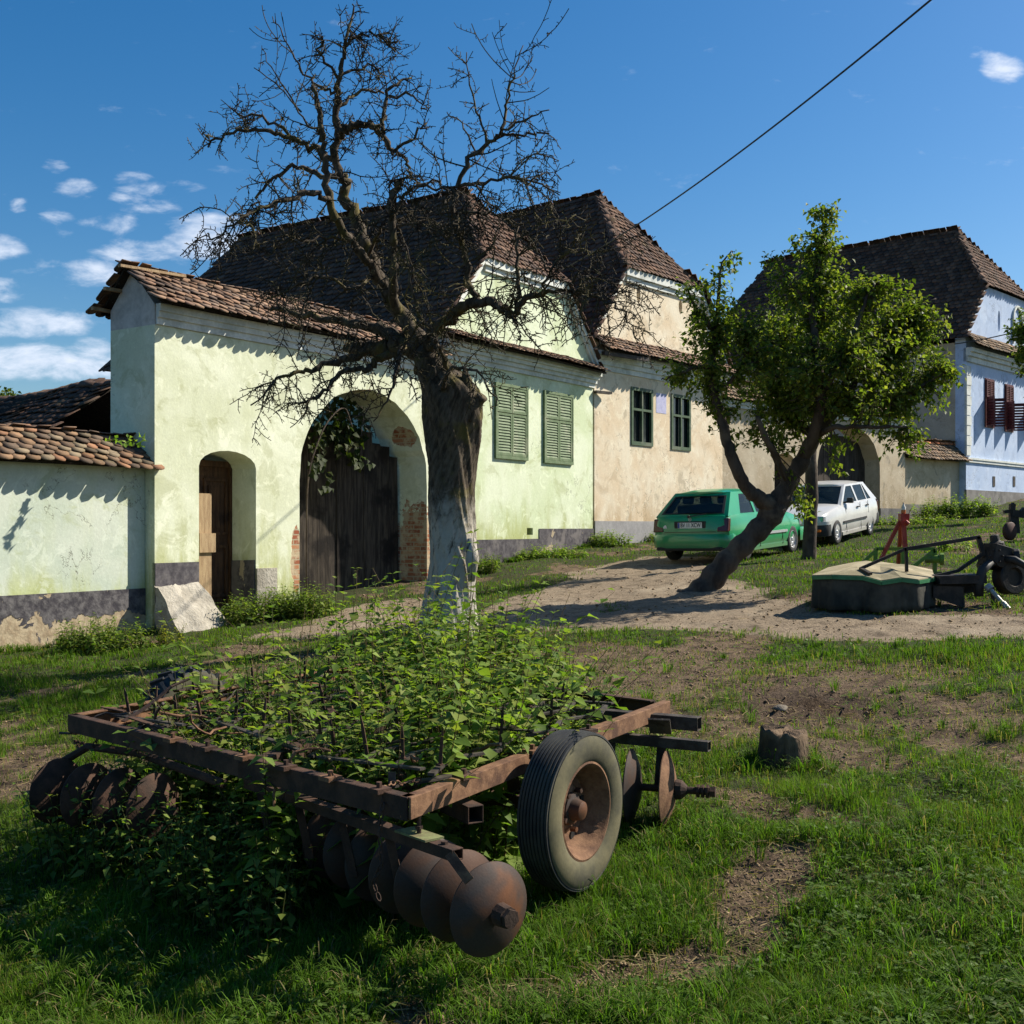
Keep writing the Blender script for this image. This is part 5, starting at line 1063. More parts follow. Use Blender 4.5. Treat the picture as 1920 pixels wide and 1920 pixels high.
def car(name, label, base, rz, pitch, roll, paint, doors, plate):
    C = thing(name, label, 'car', base, 'hatchback cars parked along the street', (roll, pitch, rz))
    # body shell: stations from rear (x=0) to front
    st = [(-.02,.42,.56,.62),(.0,.34,.80,.745),(.05,.27,.905,.80),(.20,.22,.93,.835),(.7,.20,.94,.85),(1.4,.19,.93,.852),(2.2,.19,.925,.852),(2.85,.20,.915,.845),(3.2,.20,.885,.83),(3.6,.21,.82,.80),(3.88,.24,.745,.75),(3.99,.30,.70,.69),(4.02,.40,.60,.62)]
    vs = []; K = 0
    for x, zb, zt, w in st:
        h = zt-zb; sec = [(0,zb),(w*.80,zb),(w*.95,zb+.05),(w*.99,zb+h*.22),(w,zb+h*.48),(w*.995,zb+h*.66),(w*.975,zb+h*.84),(w*.93,zt-.025),(w*.86,zt),(w*.45,zt+.018),(0,zt+.024)]
        full = sec+[(-y,z) for y, z in sec[-2:0:-1]]; K = len(full); vs += [(x,y,z) for y, z in full]
    fs = [tuple(range(K)), tuple(range((len(st)-1)*K, len(st)*K))[::-1]]
    for i in range(len(st)-1): fs += [(i*K+j,(i+1)*K+j,(i+1)*K+(j+1)%K,i*K+(j+1)%K) for j in range(K)]
    mb = MB(); mb.add(vs, fs); body = mb.build('body', paint, C, world=False, fix=True)
    wx = (.78, 3.22); Rw = .295
    cut = MB()
    for x in wx:
        for s in (-1,1): cut.lathe([(.60,0.0001),(.60,.355),(1.0,.355),(1.0,.0001)], (x,0,.275), (0,s,0), 28)
    # floor cavity so that one looks through the glass, not at a solid block
    cut.hexa([(.25,-.70,.62),(2.6,-.70,.62),(2.6,.70,.62),(.25,.70,.62),(.16,-.74,1.2),(2.7,-.74,1.2),(2.7,.74,1.2),(.16,.74,1.2)])
    co_ = cut.build('tmp_cut', paint, None, fix=True); b = body.modifiers.new('b','BOOLEAN'); b.object = co_; b.operation = 'DIFFERENCE'; b.solver = 'EXACT'
    dg = bpy.context.evaluated_depsgraph_get(); me = bpy.data.meshes.new_from_object(body.evaluated_get(dg)); body.modifiers.clear(); body.data = me
    bpy.data.objects.remove(co_); me.polygons.foreach_set('use_smooth', [True]*len(me.polygons))
    try: me.set_sharp_from_angle(angle=math.radians(32))
    except Exception: pass
    # upper body: side frames with window holes, front/rear frames, roof
    zb, zt = .90, 1.36
    def side(s):
        def f(u, v, o):
            k = (v-zb)/(zt-zb); y = .775-.155*k-.02*k*k; return Vector((u, s*(y+o), v))
        return f
    rear0, rear1, fr0, fr1 = .07, .60, 2.80, 2.00       # bottom / top x of tailgate and windscreen
    def bx(k): return rear0+(rear1-rear0)*k
    def fx(k): return fr0+(fr1-fr0)*k
    outer = [(bx(0),zb),(fr0,zb),(fx(.5),zb+.24),(fr1,zt),(rear1,zt)]
    k0, k1 = .07, .90; z0, z1 = zb+(zt-zb)*k0, zb+(zt-zb)*k1
    if doors == 3: H_ = [[(.66,z0),(1.36,z0),(1.36,z1),(.92,z1)],[(1.46,z0),(fx(k0)-.12,z0),(fx(k1)-.10,z1),(1.46,z1)]]
    else: H_ = [[(.50,z0),(.80,z0),(.80,z1),(.76,z1)],[(.85,z0),(1.50,z0),(1.50,z1),(.85,z1)],[(1.60,z0),(fx(k0)-.12,z0),(fx(k1)-.10,z1),(1.60,z1)]]
    mb = MB(); gl = []
    for s in (-1, 1): mb.plate(outer, H_, side(s), 0, -.05)
    def endf(xb, xt, o_dir):
        def f(u, v, o): k = v; y = u*(.775-.155*k-.02*k*k); return Vector((xb+(xt-xb)*k+o*o_dir+(-.05 if o_dir < 0 else .06)*(1-u*u)*1., y, zb+(zt-zb)*k+o*.4))
        return f
    rf = endf(rear0, rear1, -1); ff = endf(fr0, fr1, 1)
    seg = 10
    def ringpoly(a, k0_, k1_): return [(lerp(-a,a,i/seg),k0_) for i in range(seg+1)]+[(lerp(a,-a,i/seg),k1_) for i in range(seg+1)]
    mb.plate(ringpoly(1,0,1), [ringpoly(.88,.10,.86)], rf, 0, -.04); mb.plate(ringpoly(1,0,1), [ringpoly(.90,.04,.92)], ff, 0, -.04)
    # roof
    nx_, ny_ = 9, 9; V_ = []; 
    for i in range(nx_):
        for j in range(ny_):
            a = i/(nx_-1); u = -1+2*j/(ny_-1); x = lerp(rear1-.03, fr1+.02, a)+(-.04 if a < .5 else .05)*(1-u*u)*abs(2*a-1)**2; V_.append((x, u*.605, zt-.006+.075*(1-u**4)*(.55+.45*math.sin(math.pi*min(1,max(0,.1+.8*a))))-.03*abs(2*a-1)**3))
    V2 = V_+[(x,y,z-.03) for x,y,z in V_]; n_ = nx_*ny_
    f_ = []
    for i in range(nx_-1):
        for j in range(ny_-1): q_ = (i*ny_+j,(i+1)*ny_+j,(i+1)*ny_+j+1,i*ny_+j+1); f_ += [q_, tuple(x+n_ for x in q_[::-1])]
    for i in range(nx_-1): f_ += [(i*ny_,i*ny_+n_,(i+1)*ny_+n_,(i+1)*ny_),(i*ny_+ny_-1,(i+1)*ny_+ny_-1,(i+1)*ny_+ny_-1+n_,i*ny_+ny_-1+n_)]
    for j in range(ny_-1): f_ += [(j,j+1,j+1+n_,j+n_),((nx_-1)*ny_+j,(nx_-1)*ny_+j+n_,(nx_-1)*ny_+j+1+n_,(nx_-1)*ny_+j+1)]
    mb.add(V2, f_); mb.build('roof', paint, C, world=False, fix=True, smooth=2)
    for s in (-1, 1):
        for h_ in H_: mb = MB(); mb.plate(h_, [], side(s), -.012, -.016); mb.build('side_window', MT['cglass'], C, world=False)
    mb = MB(); mb.plate(ringpoly(.885,.09,.87), [], rf, -.010, -.014); mb.build('rear_window', MT['cglass'], C, world=False)
    mb = MB(); mb.plate(ringpoly(.885,.10,.86), [ringpoly(.82,.15,.82)], rf, .004, -.001); mb.build('rubber_seal', MT['blackplastic'], C, world=False)
    mb = MB(); mb.plate(ringpoly(.905,.035,.925), [], ff, -.010, -.014); mb.build('windscreen', MT['cglass'], C, world=False)
    # seats
    for x, ys in ((1.55,(-.36,.36)),(.75,(-.38,.0,.38))):
        for y in ys:
            mb = MB(); mb.box((x-.08,y-.24,.62),(x+.06,y+.24,1.12)); mb.box((x-.07,y-.12,1.13),(x+.02,y+.12,1.28)); mb.build('seat', MT['interior'], C, world=False, bevel=.04)
    mb = MB(); mb.box((2.35,-.68,.60),(2.68,.68,.98)); mb.build('dashboard', MT['interior'], C, world=False, bevel=.05)
    # bumpers
    bc = paint if plate else MT['blackplastic']
    def bumper(nm, x0, sgn, z0, z1, mat, w=.84, wrap=.62, bulge=.10):
        mb = MB(); path = []
        for i in range(13):
            u = -1+2*i/12; path.append((x0+sgn*(bulge*(1-abs(u)**3)-(.12*max(0,abs(u)-.8)/.2)), u*w))
        path = [(x0-sgn*wrap, -w-.0)]+path+[(x0-sgn*wrap, w)]
        V_ = []; 
        for (x,y) in path: V_ += [(x,y,z0+.03),(x+sgn*.02,y*1.01,z0+.10),(x+sgn*.02,y*1.01,z1-.05),(x,y,z1)]
        n_ = len(path); f_ = []
        for i in range(n_-1):
            for j in range(3): f_.append((i*4+j,(i+1)*4+j,(i+1)*4+j+1,i*4+j+1))
            f_.append((i*4+3,(i+1)*4+3,(i+1)*4,i*4))
        f_ += [(0,1,2,3),((n_-1)*4+3,(n_-1)*4+2,(n_-1)*4+1,(n_-1)*4)]
        mb.add(V_, f_); return mb.build(nm, mat, C, world=False, fix=True, smooth=2)
    bumper('rear_bumper', -.02, -1, .26, .56, bc, .83, .30); bumper('front_bumper', 3.98, 1, .22, .54, MT['blackplastic'] if not plate else paint, .83, .32)
    if not plate: bumper('bumper_top', 3.985, 1, .49, .565, paint, .835, .33, .105)
    # lamps
    for s in (-1, 1):
        mb = MB(); y0, y1 = s*.57, s*.805; mb.hexa([(-.03,min(y0,y1),.60),(.10,min(y0,y1),.60),(.10,max(y0,y1),.60),(-.03,max(y0,y1),.60),(.03,min(y0,y1),.86),(.14,min(y0,y1),.86),(.14,max(y0,y1),.86),(.03,max(y0,y1),.86)])
        mb.build('tail_light', MT['redlamp'], C, world=False, bevel=.02)
        mb = MB(); y0, y1 = s*.42, s*.76; mb.hexa([(3.80,min(y0,y1),.56),(3.985-abs(0),min(y0,y1),.56),(3.985,max(y0,y1),.56),(3.80,max(y0,y1),.56),(3.80,min(y0,y1),.72),(3.955,min(y0,y1),.72),(3.955,max(y0,y1),.72),(3.80,max(y0,y1),.72)]) if False else mb.box((3.80,min(y0,y1),.57),(3.965,max(y0,y1),.715))
        mb.build('headlight', MT['clearlamp'], C, world=False, bevel=.02)
        mb = MB(); mb.box((3.98,min(s*.5,s*.72),.36),(4.10,max(s*.5,s*.72),.42)); mb.build('indicator', MT['orange'], C, world=False, bevel=.01)
        mb = MB(); mb.box((2.36,min(s*.80,s*.95),.93),(2.46,max(s*.80,s*.95),1.06)); mb.box((2.38,min(s*.72,s*.85),.93),(2.44,max(s*.72,s*.85),.97)); mb.build('mirror', MT['blackplastic'] if not plate else paint, C, world=False, bevel=.02)
        mb = MB(); mb.bar((1.15,s*.862,.50),(2.85,s*.858,.50),.02,.05); mb.build('side_strip', MT['blackplastic'] if not plate else MT['hub'], C, world=False)
        for xx in ((1.68,) if doors == 3 else (1.68,.98)): mb = MB(); mb.bar((xx,s*.855,.80),(xx+.16,s*.855,.80),.03,.03); mb.build('door_handle', MT['blackplastic'], C, world=False)
        mb = MB()
        for xx, zz0 in ([(1.42,.24),(2.62,.24)] if doors == 3 else [(1.55,.24),(2.62,.24),(.95,.60)]): mb.bar((xx,s*.851,zz0),(xx,s*.829,.90),.010,.010)
        mb.build('door_gap', MT['blk'], C, world=False)
        mb = MB(); mb.bar((1.12,s*.80,.225),(2.88,s*.80,.225),.08,.08); mb.build('sill', paint, C, world=False)
    mb = MB(); mb.box((3.90,-.42,.59),(3.975,.42,.70)); mb.build('grille', MT['blackplastic'], C, world=False, bevel=.01)
    # dark wheel housings (closed from inside by the cavity walls) and wheels
    for x in wx:
        for s in (-1, 1): wheel(C, (x, s*.75, Rw), (0,s,0), Rw, .18, (MT['carrubber'], MT['hub']))
    mb = MB(); mb.box((.5,-.55,.20),(3.5,.55,.26)); mb.build('underbody', MT['blk'], C, world=False)
    mb = MB(); mb.tube([(-.06,.42,.24),(.35,.42,.24)], .028, 10); mb.build('exhaust_pipe', MT['oldsteel'], C, world=False)
    mb = MB()
    for yy in (-.555,.555): mb.bar((-.012,yy,.60),(.085,yy*.98,.895),.010,.010)
    mb.bar((-.020,-.555,.60),(-.020,.555,.60),.010,.010); mb.build('tailgate_gap', MT['blk'], C, world=False)
    mb = MB(); mb.box((-.10,-.70,.24),(.3,.70,.31)); mb.build('rear_apron', MT['blackplastic'], C, world=False, bevel=.02)
    if plate:
        mb = MB(); mb.box((-.012,-.34,.655),(.02,.34,.81)); rc = mb.build('plate_recess', MT['blackplastic'], C, world=False, bevel=.01)
        mb = MB(); mb.box((-.020,-.26,.675),(-.013,.26,.785)); pl = mb.build('number_plate', MT['plateW'], C, world=False)
        mb = MB(); mb.box((-.0215,.215,.678),(-.0205,.258,.782)); mb.build('plate_band', MT['euro'], pl, world=False)
        fc_ = bpy.data.curves.new('plate_lettering', 'FONT'); fc_.body = 'BV 11 XCW'; fc_.size = .105; fc_.extrude = .001; fc_.align_x = 'CENTER'; fc_.align_y = 'CENTER'; fc_.offset = .0012; fc_.materials.append(MT['blk'])
        to0 = bpy.data.objects.new('tmp', fc_); COL.objects.link(to0); dg = bpy.context.evaluated_depsgraph_get(); lm = bpy.data.meshes.new_from_object(to0.evaluated_get(dg)); bpy.data.objects.remove(to0); to_ = bpy.data.objects.new('plate_lettering', lm); COL.objects.link(to_); to_.parent = pl; to_.location = (-.0235,-.02,.730); to_.rotation_euler = (math.pi/2, 0, -math.pi/2); to_.scale = (.80,1.08,1)
        mb = MB(); mb.bar((-.035,0,.905),(.02,-.33,.955),.015,.02); mb.lathe([(0,.03),(.02,.03),(.021,.001)], (-.01,.02,.90), (-1,0,0), 12); mb.build('rear_wiper', MT['blk'], C, world=False)
        mb = MB(); mb.lathe([(0,.035),(.004,.035),(.0041,.027),(.0001,.027)], (-.001,0,.845), (-1,0,.1), 20)
        mb.add([(-.004,-.017,.862),(-.004,0,.828),(-.004,.017,.862),(-.004,.009,.862),(-.004,0,.845),(-.004,-.009,.862)], [(0,1,4,5),(1,2,3,4)]); mb.build('badge', MT['hub'], C, world=False)
        mb = MB(); mb.add([(-.016,.50,.675),(-.016,.57,.675),(-.016,.58,.70),(-.016,.55,.735),(-.016,.52,.74),(-.016,.505,.70)], [(0,1,2,3,4,5)]); mb.v += [(x+.006,y,z) for x,y,z in mb.v]; mb.f += [(i,(i+1)%6,6+(i+1)%6,6+i) for i in range(6)]; mb.c += [(1,1,1)]*6; mb.build('sticker', MT['plateW'], C, world=False, fix=True)
    return C
sA = math.radians(35); fw = np.array([math.sin(sA), math.cos(sA)]); lf = np.array([-math.cos(sA), math.sin(sA)])
def place(base, f_, l_):
    p = np.array(base); h = lambda q_: float(gh(q_[0], q_[1]))
    zr_l, zf = h(p+f_*.78+l_*.7), h(p+f_*3.22+l_*.7); zr_r, zf_r = h(p+f_*.78-l_*.7), h(p+f_*3.22-l_*.7)
    pit = -math.atan(((zf+zf_r)-(zr_l+zr_r))/2/2.44); rol = math.atan(((zr_l+zf)-(zr_r+zf_r))/2/1.4)
    return (p[0], p[1], (zr_l+zr_r+zf+zf_r)/4+math.sin(pit)*2.0-.0+.01), pit, rol
pg, pit, rol = place((3.50,22.3), fw, lf)
car('parked_car', 'green three-door hatchback seen from behind, standing beside the leaning tree', pg, math.pi/2-sA, pit, rol, carpaint('green_car_paint', (.006,.28,.10)), 3, True)
pw, pit, rol = place((8.87,30.1), -fw, -lf)
car('parked_car', 'silver-white five-door hatchback facing the viewer before the cream gateway', pw, math.pi/2-sA+math.pi, pit, rol, carpaint('silver_car_paint', (.60,.59,.56), .3), 5, False)

# ================================================================ DISC HARROW
zf_ = E-1.04; C0 = Vector((-.40,4.38,zf_)); CR = Vector((.936,6.79,zf_)); CL = Vector((-2.45,6.31,zf_-.0)); BL_ = CL+(CR-C0)
HR = thing('disc_harrow', 'rusty old disc harrow with a big rubber wheel, overgrown with weeds', 'farm implement', (C0.x+.3, C0.y+1.2, 0))
aDir = (CL-C0).normalized(); bDir = (CR-C0).normalized(); ax = Vector((.84,-.545,0)).normalized()
mb = MB(); mb.angle(C0+Vector((0,0,.0)), CL, .092, .05, bDir, .010); mb.build('frame_beam', MT['rust'], HR, bevel=.002)
mb = MB(); mb.angle(C0-aDir*.012, C0+bDir*2.76, .084, .05, aDir, .010); mb.build('frame_beam', MT['rustpale'], HR, bevel=.002)
mb = MB(); mb.angle(CL+bDir*.01, BL_, .11, .05, -aDir, .010); mb.build('frame_beam', MT['rustpale'], HR, bevel=.002)
mb = MB(); mb.angle(CR+aDir*.1-bDir*.02, BL_, .11, .05, -bDir, .010); mb.build('frame_beam', MT['rust'], HR, bevel=.002)
mb = MB(); mb.bar(C0+aDir*1.1-Vector((0,0,.06)), BL_-aDir*1.1-Vector((0,0,.06)), .07, .07); mb.build('middle_beam', MT['rust'], HR)
# drawbar pieces at the back
mb = MB(); a = Wp(925,1264,8.9); b = Wp(1058,1243,8.25); mb.angle(a, b, .13, .05, (.4,.9,0), .010); mb.bar(b, b-Vector((0,0,.32)), .05, .012); mb.angle(Wp(930,1248,9.1), Wp(1000,1240,8.8), .06, .04, (.3,.9,0), .008)
mb.build('drawbar', MT['oldsteel'], HR)
def disc(c, axis, r, mat=MT['disc'], concave=1, notch=False):
    mb = MB(); n = 10; pr = []
    for i in range(n+1): t = i/n; pr.append((concave*(.055*(t*t)-.0), max(.002, r*t)))
    back = [(a_-.005, r_) for a_, r_ in pr[::-1]]
    mb.lathe(pr+back, c, axis, 56); return mb.build('disc', mat, HR, smooth=2)
def gang(c0, d, n, sp, r, extra=.12, axr=.02, nuts=True, con=1, mt=None):
    d = Vector(d).normalized(); c0 = Vector(c0)
    for i in range(n): disc(c0+d*sp*i, d, r, mt or MT['disc'], con)
    mb = MB(); mb.bar(c0-d*extra, c0+d*(sp*(n-1)+.1), axr*2, axr*2)
    if nuts:
        mb.lathe([(-.001,.045),(.05,.04),(.051,.001)], c0-d*.02, -d, 10); mb.lathe([(0,.036),(.035,.036),(.036,.001)], c0-d*(.055), -d, 6)
    for i in range(n-1): mb.lathe([(.02,.035),(.05,.025),(sp-.05,.025),(sp-.02,.035)], c0+d*sp*i, d, 12)
    mb.build('gang_axle', MT['rust'], HR)
gd = Vector((-.60,.80,0)); gang((-.055,4.27,.225), gd, 7, .20, .178, .045, .018)
gang((-2.36,6.02,.27), (.86,-.50,0), 4, .24, .17, .1, .016, con=-1, mt=MT['rust'])
rd_ = Vector((.95,-.30,0)); 
for i, k_ in enumerate((0, .19, .38, .57)): disc(Vector((.877,6.1,.265))-rd_*k_, rd_, .20, MT['rustpale'] if i == 0 else MT['disc'], -1)
mb = MB(); cc = Vector((.877,6.1,.265)); mb.tube([cc-rd_*.7, cc+rd_*.19], .019, 10); mb.lathe([(.0,.055),(.03,.05),(.06,.022)], cc, rd_, 14)
for k_ in (.11,.135,.16): mb.lathe([(0,.034),(.014,.036),(.015,.0)], cc+rd_*k_, rd_, 8)
mb.lathe([(0,.03),(.03,.03),(.031,.0)], cc+rd_*.18, rd_, 6); mb.build('gang_axle', MT['rust'], HR)
# gang beams and square tubes
mb = MB(); g0 = Wp(858,1603,4.26); g0.z = .445; gb = Vector((-.66,.75,0)).normalized()
mb.hollow(g0+gb*0, g0+gb*1.6, .055, .045, .006); mb.build('gang_beam', MT['rust'], HR, bevel=.002)
mb = MB(); mb.bar(g0+gb*.34+Vector((0,0,.028)), g0+gb*.14+Vector((0,0,.028)), .09, .008)
mb.build('clamp_plate', mnoise('old_green_plate', (.20,.22,.09), (.14,.12,.06), 14, .8), HR)
mb = MB(); s0 = g0+gb*.24+Vector((0,0,.02)); mb.tube([s0, s0+Vector((.0,0,.14))], .009, 8); mb.lathe([(0,.016),(.012,.016),(.0121,.001)], s0+Vector((0,0,.03)), (0,0,1), 6); mb.lathe([(0,.014),(.012,.014),(.0121,.001)], g0+gb*.08+Vector((0,0,.022)), (0,0,1), 6); mb.build('bolt', MT['rust'], HR)
mb = MB(); mb.bar(Wp(842,1600,4.25), Wp(880,1652,4.18), .038, .008, (0,-1,.3)); mb.build('scraper', MT['rustpale'], HR)
for k_ in (.45,.8,1.15,1.5): mb = MB(); p = g0+gb*k_; mb.bar(p, p+Vector((.06,-.02,-.26)), .035, .01, (0,-1,0)); mb.build('scraper', MT['rust'], HR)
mb = MB(); q0 = Vector((-.150,4.72,.478)); qd = Vector((-.506,.863,0)).normalized(); mb.hollow(q0, q0+qd*1.1, .075, .075, .007); mb.build('square_tube', MT['rust'], HR, bevel=.003)
mb = MB(); c_ = q0+qd*.26; s_ = qd.cross(Vector((0,0,1))).normalized(); mb.tube([c_+s_*(.052*math.cos(t))+Vector((0,0,.052*math.sin(t)+.01)) for t in np.linspace(-.9,math.pi+.9,14)], .011, 8); mb.build('u_bolt', MT['rustpale'], HR, smooth=True)
for (x0,y0,z0,x1,y1,z1,w_) in ((1.055,6.42,.56,.0,6.98,.56,.075),(1.055,6.10,.495,.40,6.45,.495,.055)):
    mb = MB(); mb.hollow((x0,y0,z0),(x1,y1,z1),w_,w_,.006); mb.build('square_tube', MT['oldsteel'], HR, bevel=.002)
mb = MB(); 
for k_ in (.25,.55): p = Vector((1.04-k_*.88,6.15+k_*.45,.46)); mb.bar(p, p+Vector((-.02,-.02,-.24)), .05, .012, (0,-1,0))
mb.bar((.82,6.30,.53),(.80,6.22,.62),.12,.012); mb.build('scraper', MT['oldsteel'], HR)
# big wheel
def bigwheel(c, axd, R_, w, lugs=False, nm='wheel'):
    h = w/2; pr = []; n = 16
    rim = R_*.60
    out_ = [(-h*.82,rim),(-h*.98,rim+.03),(-h*1.04,R_*.78),(-h,R_*.90),(-h*.86,R_*.955)]
    tr = []
    for g_ in np.linspace(-.80,.80,9 if not lugs else 3):
        tr += [(h*(g_-.03), R_*(.990-.03*g_*g_)),(h*(g_+.03), R_*(.990-.03*g_*g_))] if lugs else [(h*(g_-.07), R_*(1-.03*g_*g_)),(h*(g_+.05), R_*(1-.03*g_*g_)),(h*(g_+.06), R_*(.972-.03*g_*g_)),(h*(g_+.10), R_*(.972-.03*g_*g_))]
    prof = out_+tr+[(-a_, r_) for a_, r_ in out_[::-1]]+[(h*.6,rim-.01),(-h*.6,rim-.01)]
    mb = MB(); mb.lathe(prof, c, axd, 72, True)
    td = MB(); td.lathe([(-h*.875,R_*.951)]+[(a_, r_+.0015) for a_, r_ in tr]+[(h*.875,R_*.951)], c, axd, 72)
    if lugs:
        u = axd.orthogonal().normalized(); v = axd.cross(u)
        for i in range(26):
            for s in (-1, 1):
                a0 = 2*math.pi*(i+(.5 if s > 0 else 0))/26; p0 = c+(u*math.cos(a0)+v*math.sin(a0))*R_*1.0+axd*h*.08*s; a1 = a0+.16; p1 = c+(u*math.cos(a1)+v*math.sin(a1))*R_*.985+axd*h*.92*s
                td.bar(p0, p1, .022, .035, (p0-c).normalized())
    w_ = mb.build(nm, MT['sidewall'], HR, smooth=2); td.build('tread', MT['rubber'], w_, smooth=2)
    w_['label'] = 'ribbed grey rubber wheel' if not lugs else 'lugged tyre half hidden in weeds'
    mb = MB(); r0 = rim
    mb.lathe([(h*.86,r0+.012),(h*.90,r0),(h*.80,r0-.012),(h*.2,r0-.03),(h*.05,r0-.045),(-h*.35,r0-.06),(-h*.45,r0*.55),(-h*.2,r0*.42),(-h*.2,r0*.30)], c, axd, 48)
    mb.lathe([(-h*.95,r0+.012),(-h*.9,r0-.01),(-h*.35,r0-.06)], c, axd, 48)
    rm_ = mb.build('rim', MT['rustpale'] if not lugs else MT['rust'], w_, smooth=2)
    mb = MB(); mb.lathe([(-h*.3,r0*.36),(h*.05,r0*.32),(h*.10,r0*.24),(h*.38,r0*.22),(h*.62,r0*.19),(h*.72,r0*.10),(h*.73,.001)], c, axd, 24)
    u = axd.orthogonal().normalized(); v = axd.cross(u)
    for i in range(5): a0 = 2*math.pi*i/5+.3; mb.lathe([(0,.013),(.03,.013),(.031,.001)], c+axd*(-h*.12)+(u*math.cos(a0)+v*math.sin(a0))*r0*.43, axd, 6)
    mb.build('hub', MT['disc'], rm_, smooth=2)
    for i in range(5):
        a0 = 2*math.pi*(i+.5)/5; mb = MB(); p = c+axd*(-h*.385)+(u*math.cos(a0)+v*math.sin(a0))*r0*.68; mb.lathe([(0,.022),(.006,.022),(.0061,.001)], p, axd, 14); mb.build('rim_hole', MT['blk'], rm_)
wc = Vector((.275,5.19,.385)); bigwheel(wc, ax, .356, .175)
bigwheel(Vector((-2.28,8.0,.33)), ax, .345, .22, True)
mb = MB(); mb.bar(wc-ax*.06, wc-ax*.75, .06, .06); mb.bar(wc-ax*.30, wc-ax*.30+Vector((-.05,.1,.22)), .06, .02, (0,-1,0)); mb.build('wheel_axle', MT['rust'], HR)
# chain hanging from the corner and over the beam
def chain(path, r=.012, t=.0035):
    mb = MB(); P = [Vector(p) for p in path]; L = 0; k_ = 0
    for a, b in zip(P[:-1], P[1:]):
        d = b-a; n = max(1, int(d.length/(r*2.3)))
        for i in range(n):
            c = a+d*(i+.5)/n; dn_ = d.normalized(); s_ = dn_.orthogonal().normalized(); s_ = s_ if k_%2 else dn_.cross(s_); k_ += 1
            pts = [c+dn_*(r*1.5*math.cos(q_))+s_*(r*.8*math.sin(q_)) for q_ in np.linspace(0,2*math.pi,9)]; mb.tube(pts, t, 5, False)
    return mb
j_ = lambda x,y,Y: Wp(x,y,Y)
chain([j_(722,1478,4.50),j_(716,1520,4.44),j_(712,1570,4.42),j_(716,1620,4.42),j_(700,1655,4.44),j_(712,1690,4.42)]).build('chain', MT['rust'], HR)
chain([j_(718,1480,4.52),j_(740,1466,4.62),j_(760,1472,4.7),j_(790,1460,4.75)]).build('chain', MT['rustpale'], HR)
chain([j_(150,1405,6.2),j_(140,1390,6.3),j_(175,1400,6.1),j_(190,1372,6.1),j_(230,1385,6.0)]).build('chain', MT['rust'], HR)
mb = MB(); mb.tube([j_(118,1428,6.15),j_(165,1400,6.15),j_(260,1412,6.0),j_(420,1470,5.5)], .022, 8); mb.build('gang_beam', MT['rust'], HR)

# spike-tooth harrow sections lying on the frame (teeth up)
SP0 = None
def spike(u0, u1, v0, v1, z0, seed, label):
    rg = np.random.default_rng(seed)
    def P(u, v, z=0): p = C0+(CL-C0)*u+(CR-C0)*v; return Vector((p.x, p.y, z0+z+.05*(v-.5)*.3+.03*math.sin(u*9+seed)))
    T_ = thing('spike_harrow', label, 'harrow', P((u0+u1)/2,(v0+v1)/2), 'spike harrow sections lying on the frame')
    nb = 4; mb = MB()
    for i in range(nb):
        u = lerp(u0, u1, i/(nb-1)); pts = [P(u+(.018 if k_%2 else -.018), lerp(v0, v1, k_/7)) for k_ in range(8)]
        for a, b in zip(pts[:-1], pts[1:]): mb.bar(a, b, .030, .012)
    for k_ in (0,3,6): mb.bar(P(u0,lerp(v0,v1,k_/6),.014), P(u1,lerp(v0,v1,k_/6),.014), .030, .010)
    mb.build('bars', MT['oldsteel'], T_)
    for i in range(nb):
        for k_ in range(0, 8, 2):
            b = P(lerp(u0, u1, i/(nb-1)), lerp(v0, v1, (k_+.5)/7.5)); h = rg.uniform(.13,.19); tl_ = Vector((rg.normal(0,.10), rg.normal(0,.10), 1))*h
            mb = MB(); mb.tube([b-Vector((0,0,.03)), b+tl_*.7, b+tl_], [.011,.010,.004], 4); mb.lathe([(0,.017),(.012,.017),(.0121,.001)], b, (0,0,1), 6); mb.build('tooth', MT['rust'], T_)
spike(.05,.30,.10,.80,zf_-.0,1,'nearest rusty spike harrow section, behind the front corner of the frame')
spike(.36,.62,.12,.82,zf_+.0,2,'middle rusty spike harrow section, almost buried in the weeds')
spike(.68,.95,.08,.78,zf_+.0,3,'leftmost rusty spike harrow section with its teeth standing free of weeds')
mb = MB()
for (a, b) in (((470,1345,6.2),(400,1335,6.6)),): pass
pts = [j_(735,1475,4.65),j_(770,1468,4.75),j_(830,1458,4.85),j_(900,1445,5.0)]
mb = MB(); mb.bar(pts[0], pts[1], .03, .008); mb.bar(pts[1], pts[3], .045, .010); mb.bar(pts[0], pts[0]+Vector((0,0,.06)), .03, .008, (0,-1,0)); mb.build('loose_bar', MT['oldsteel'], HR)

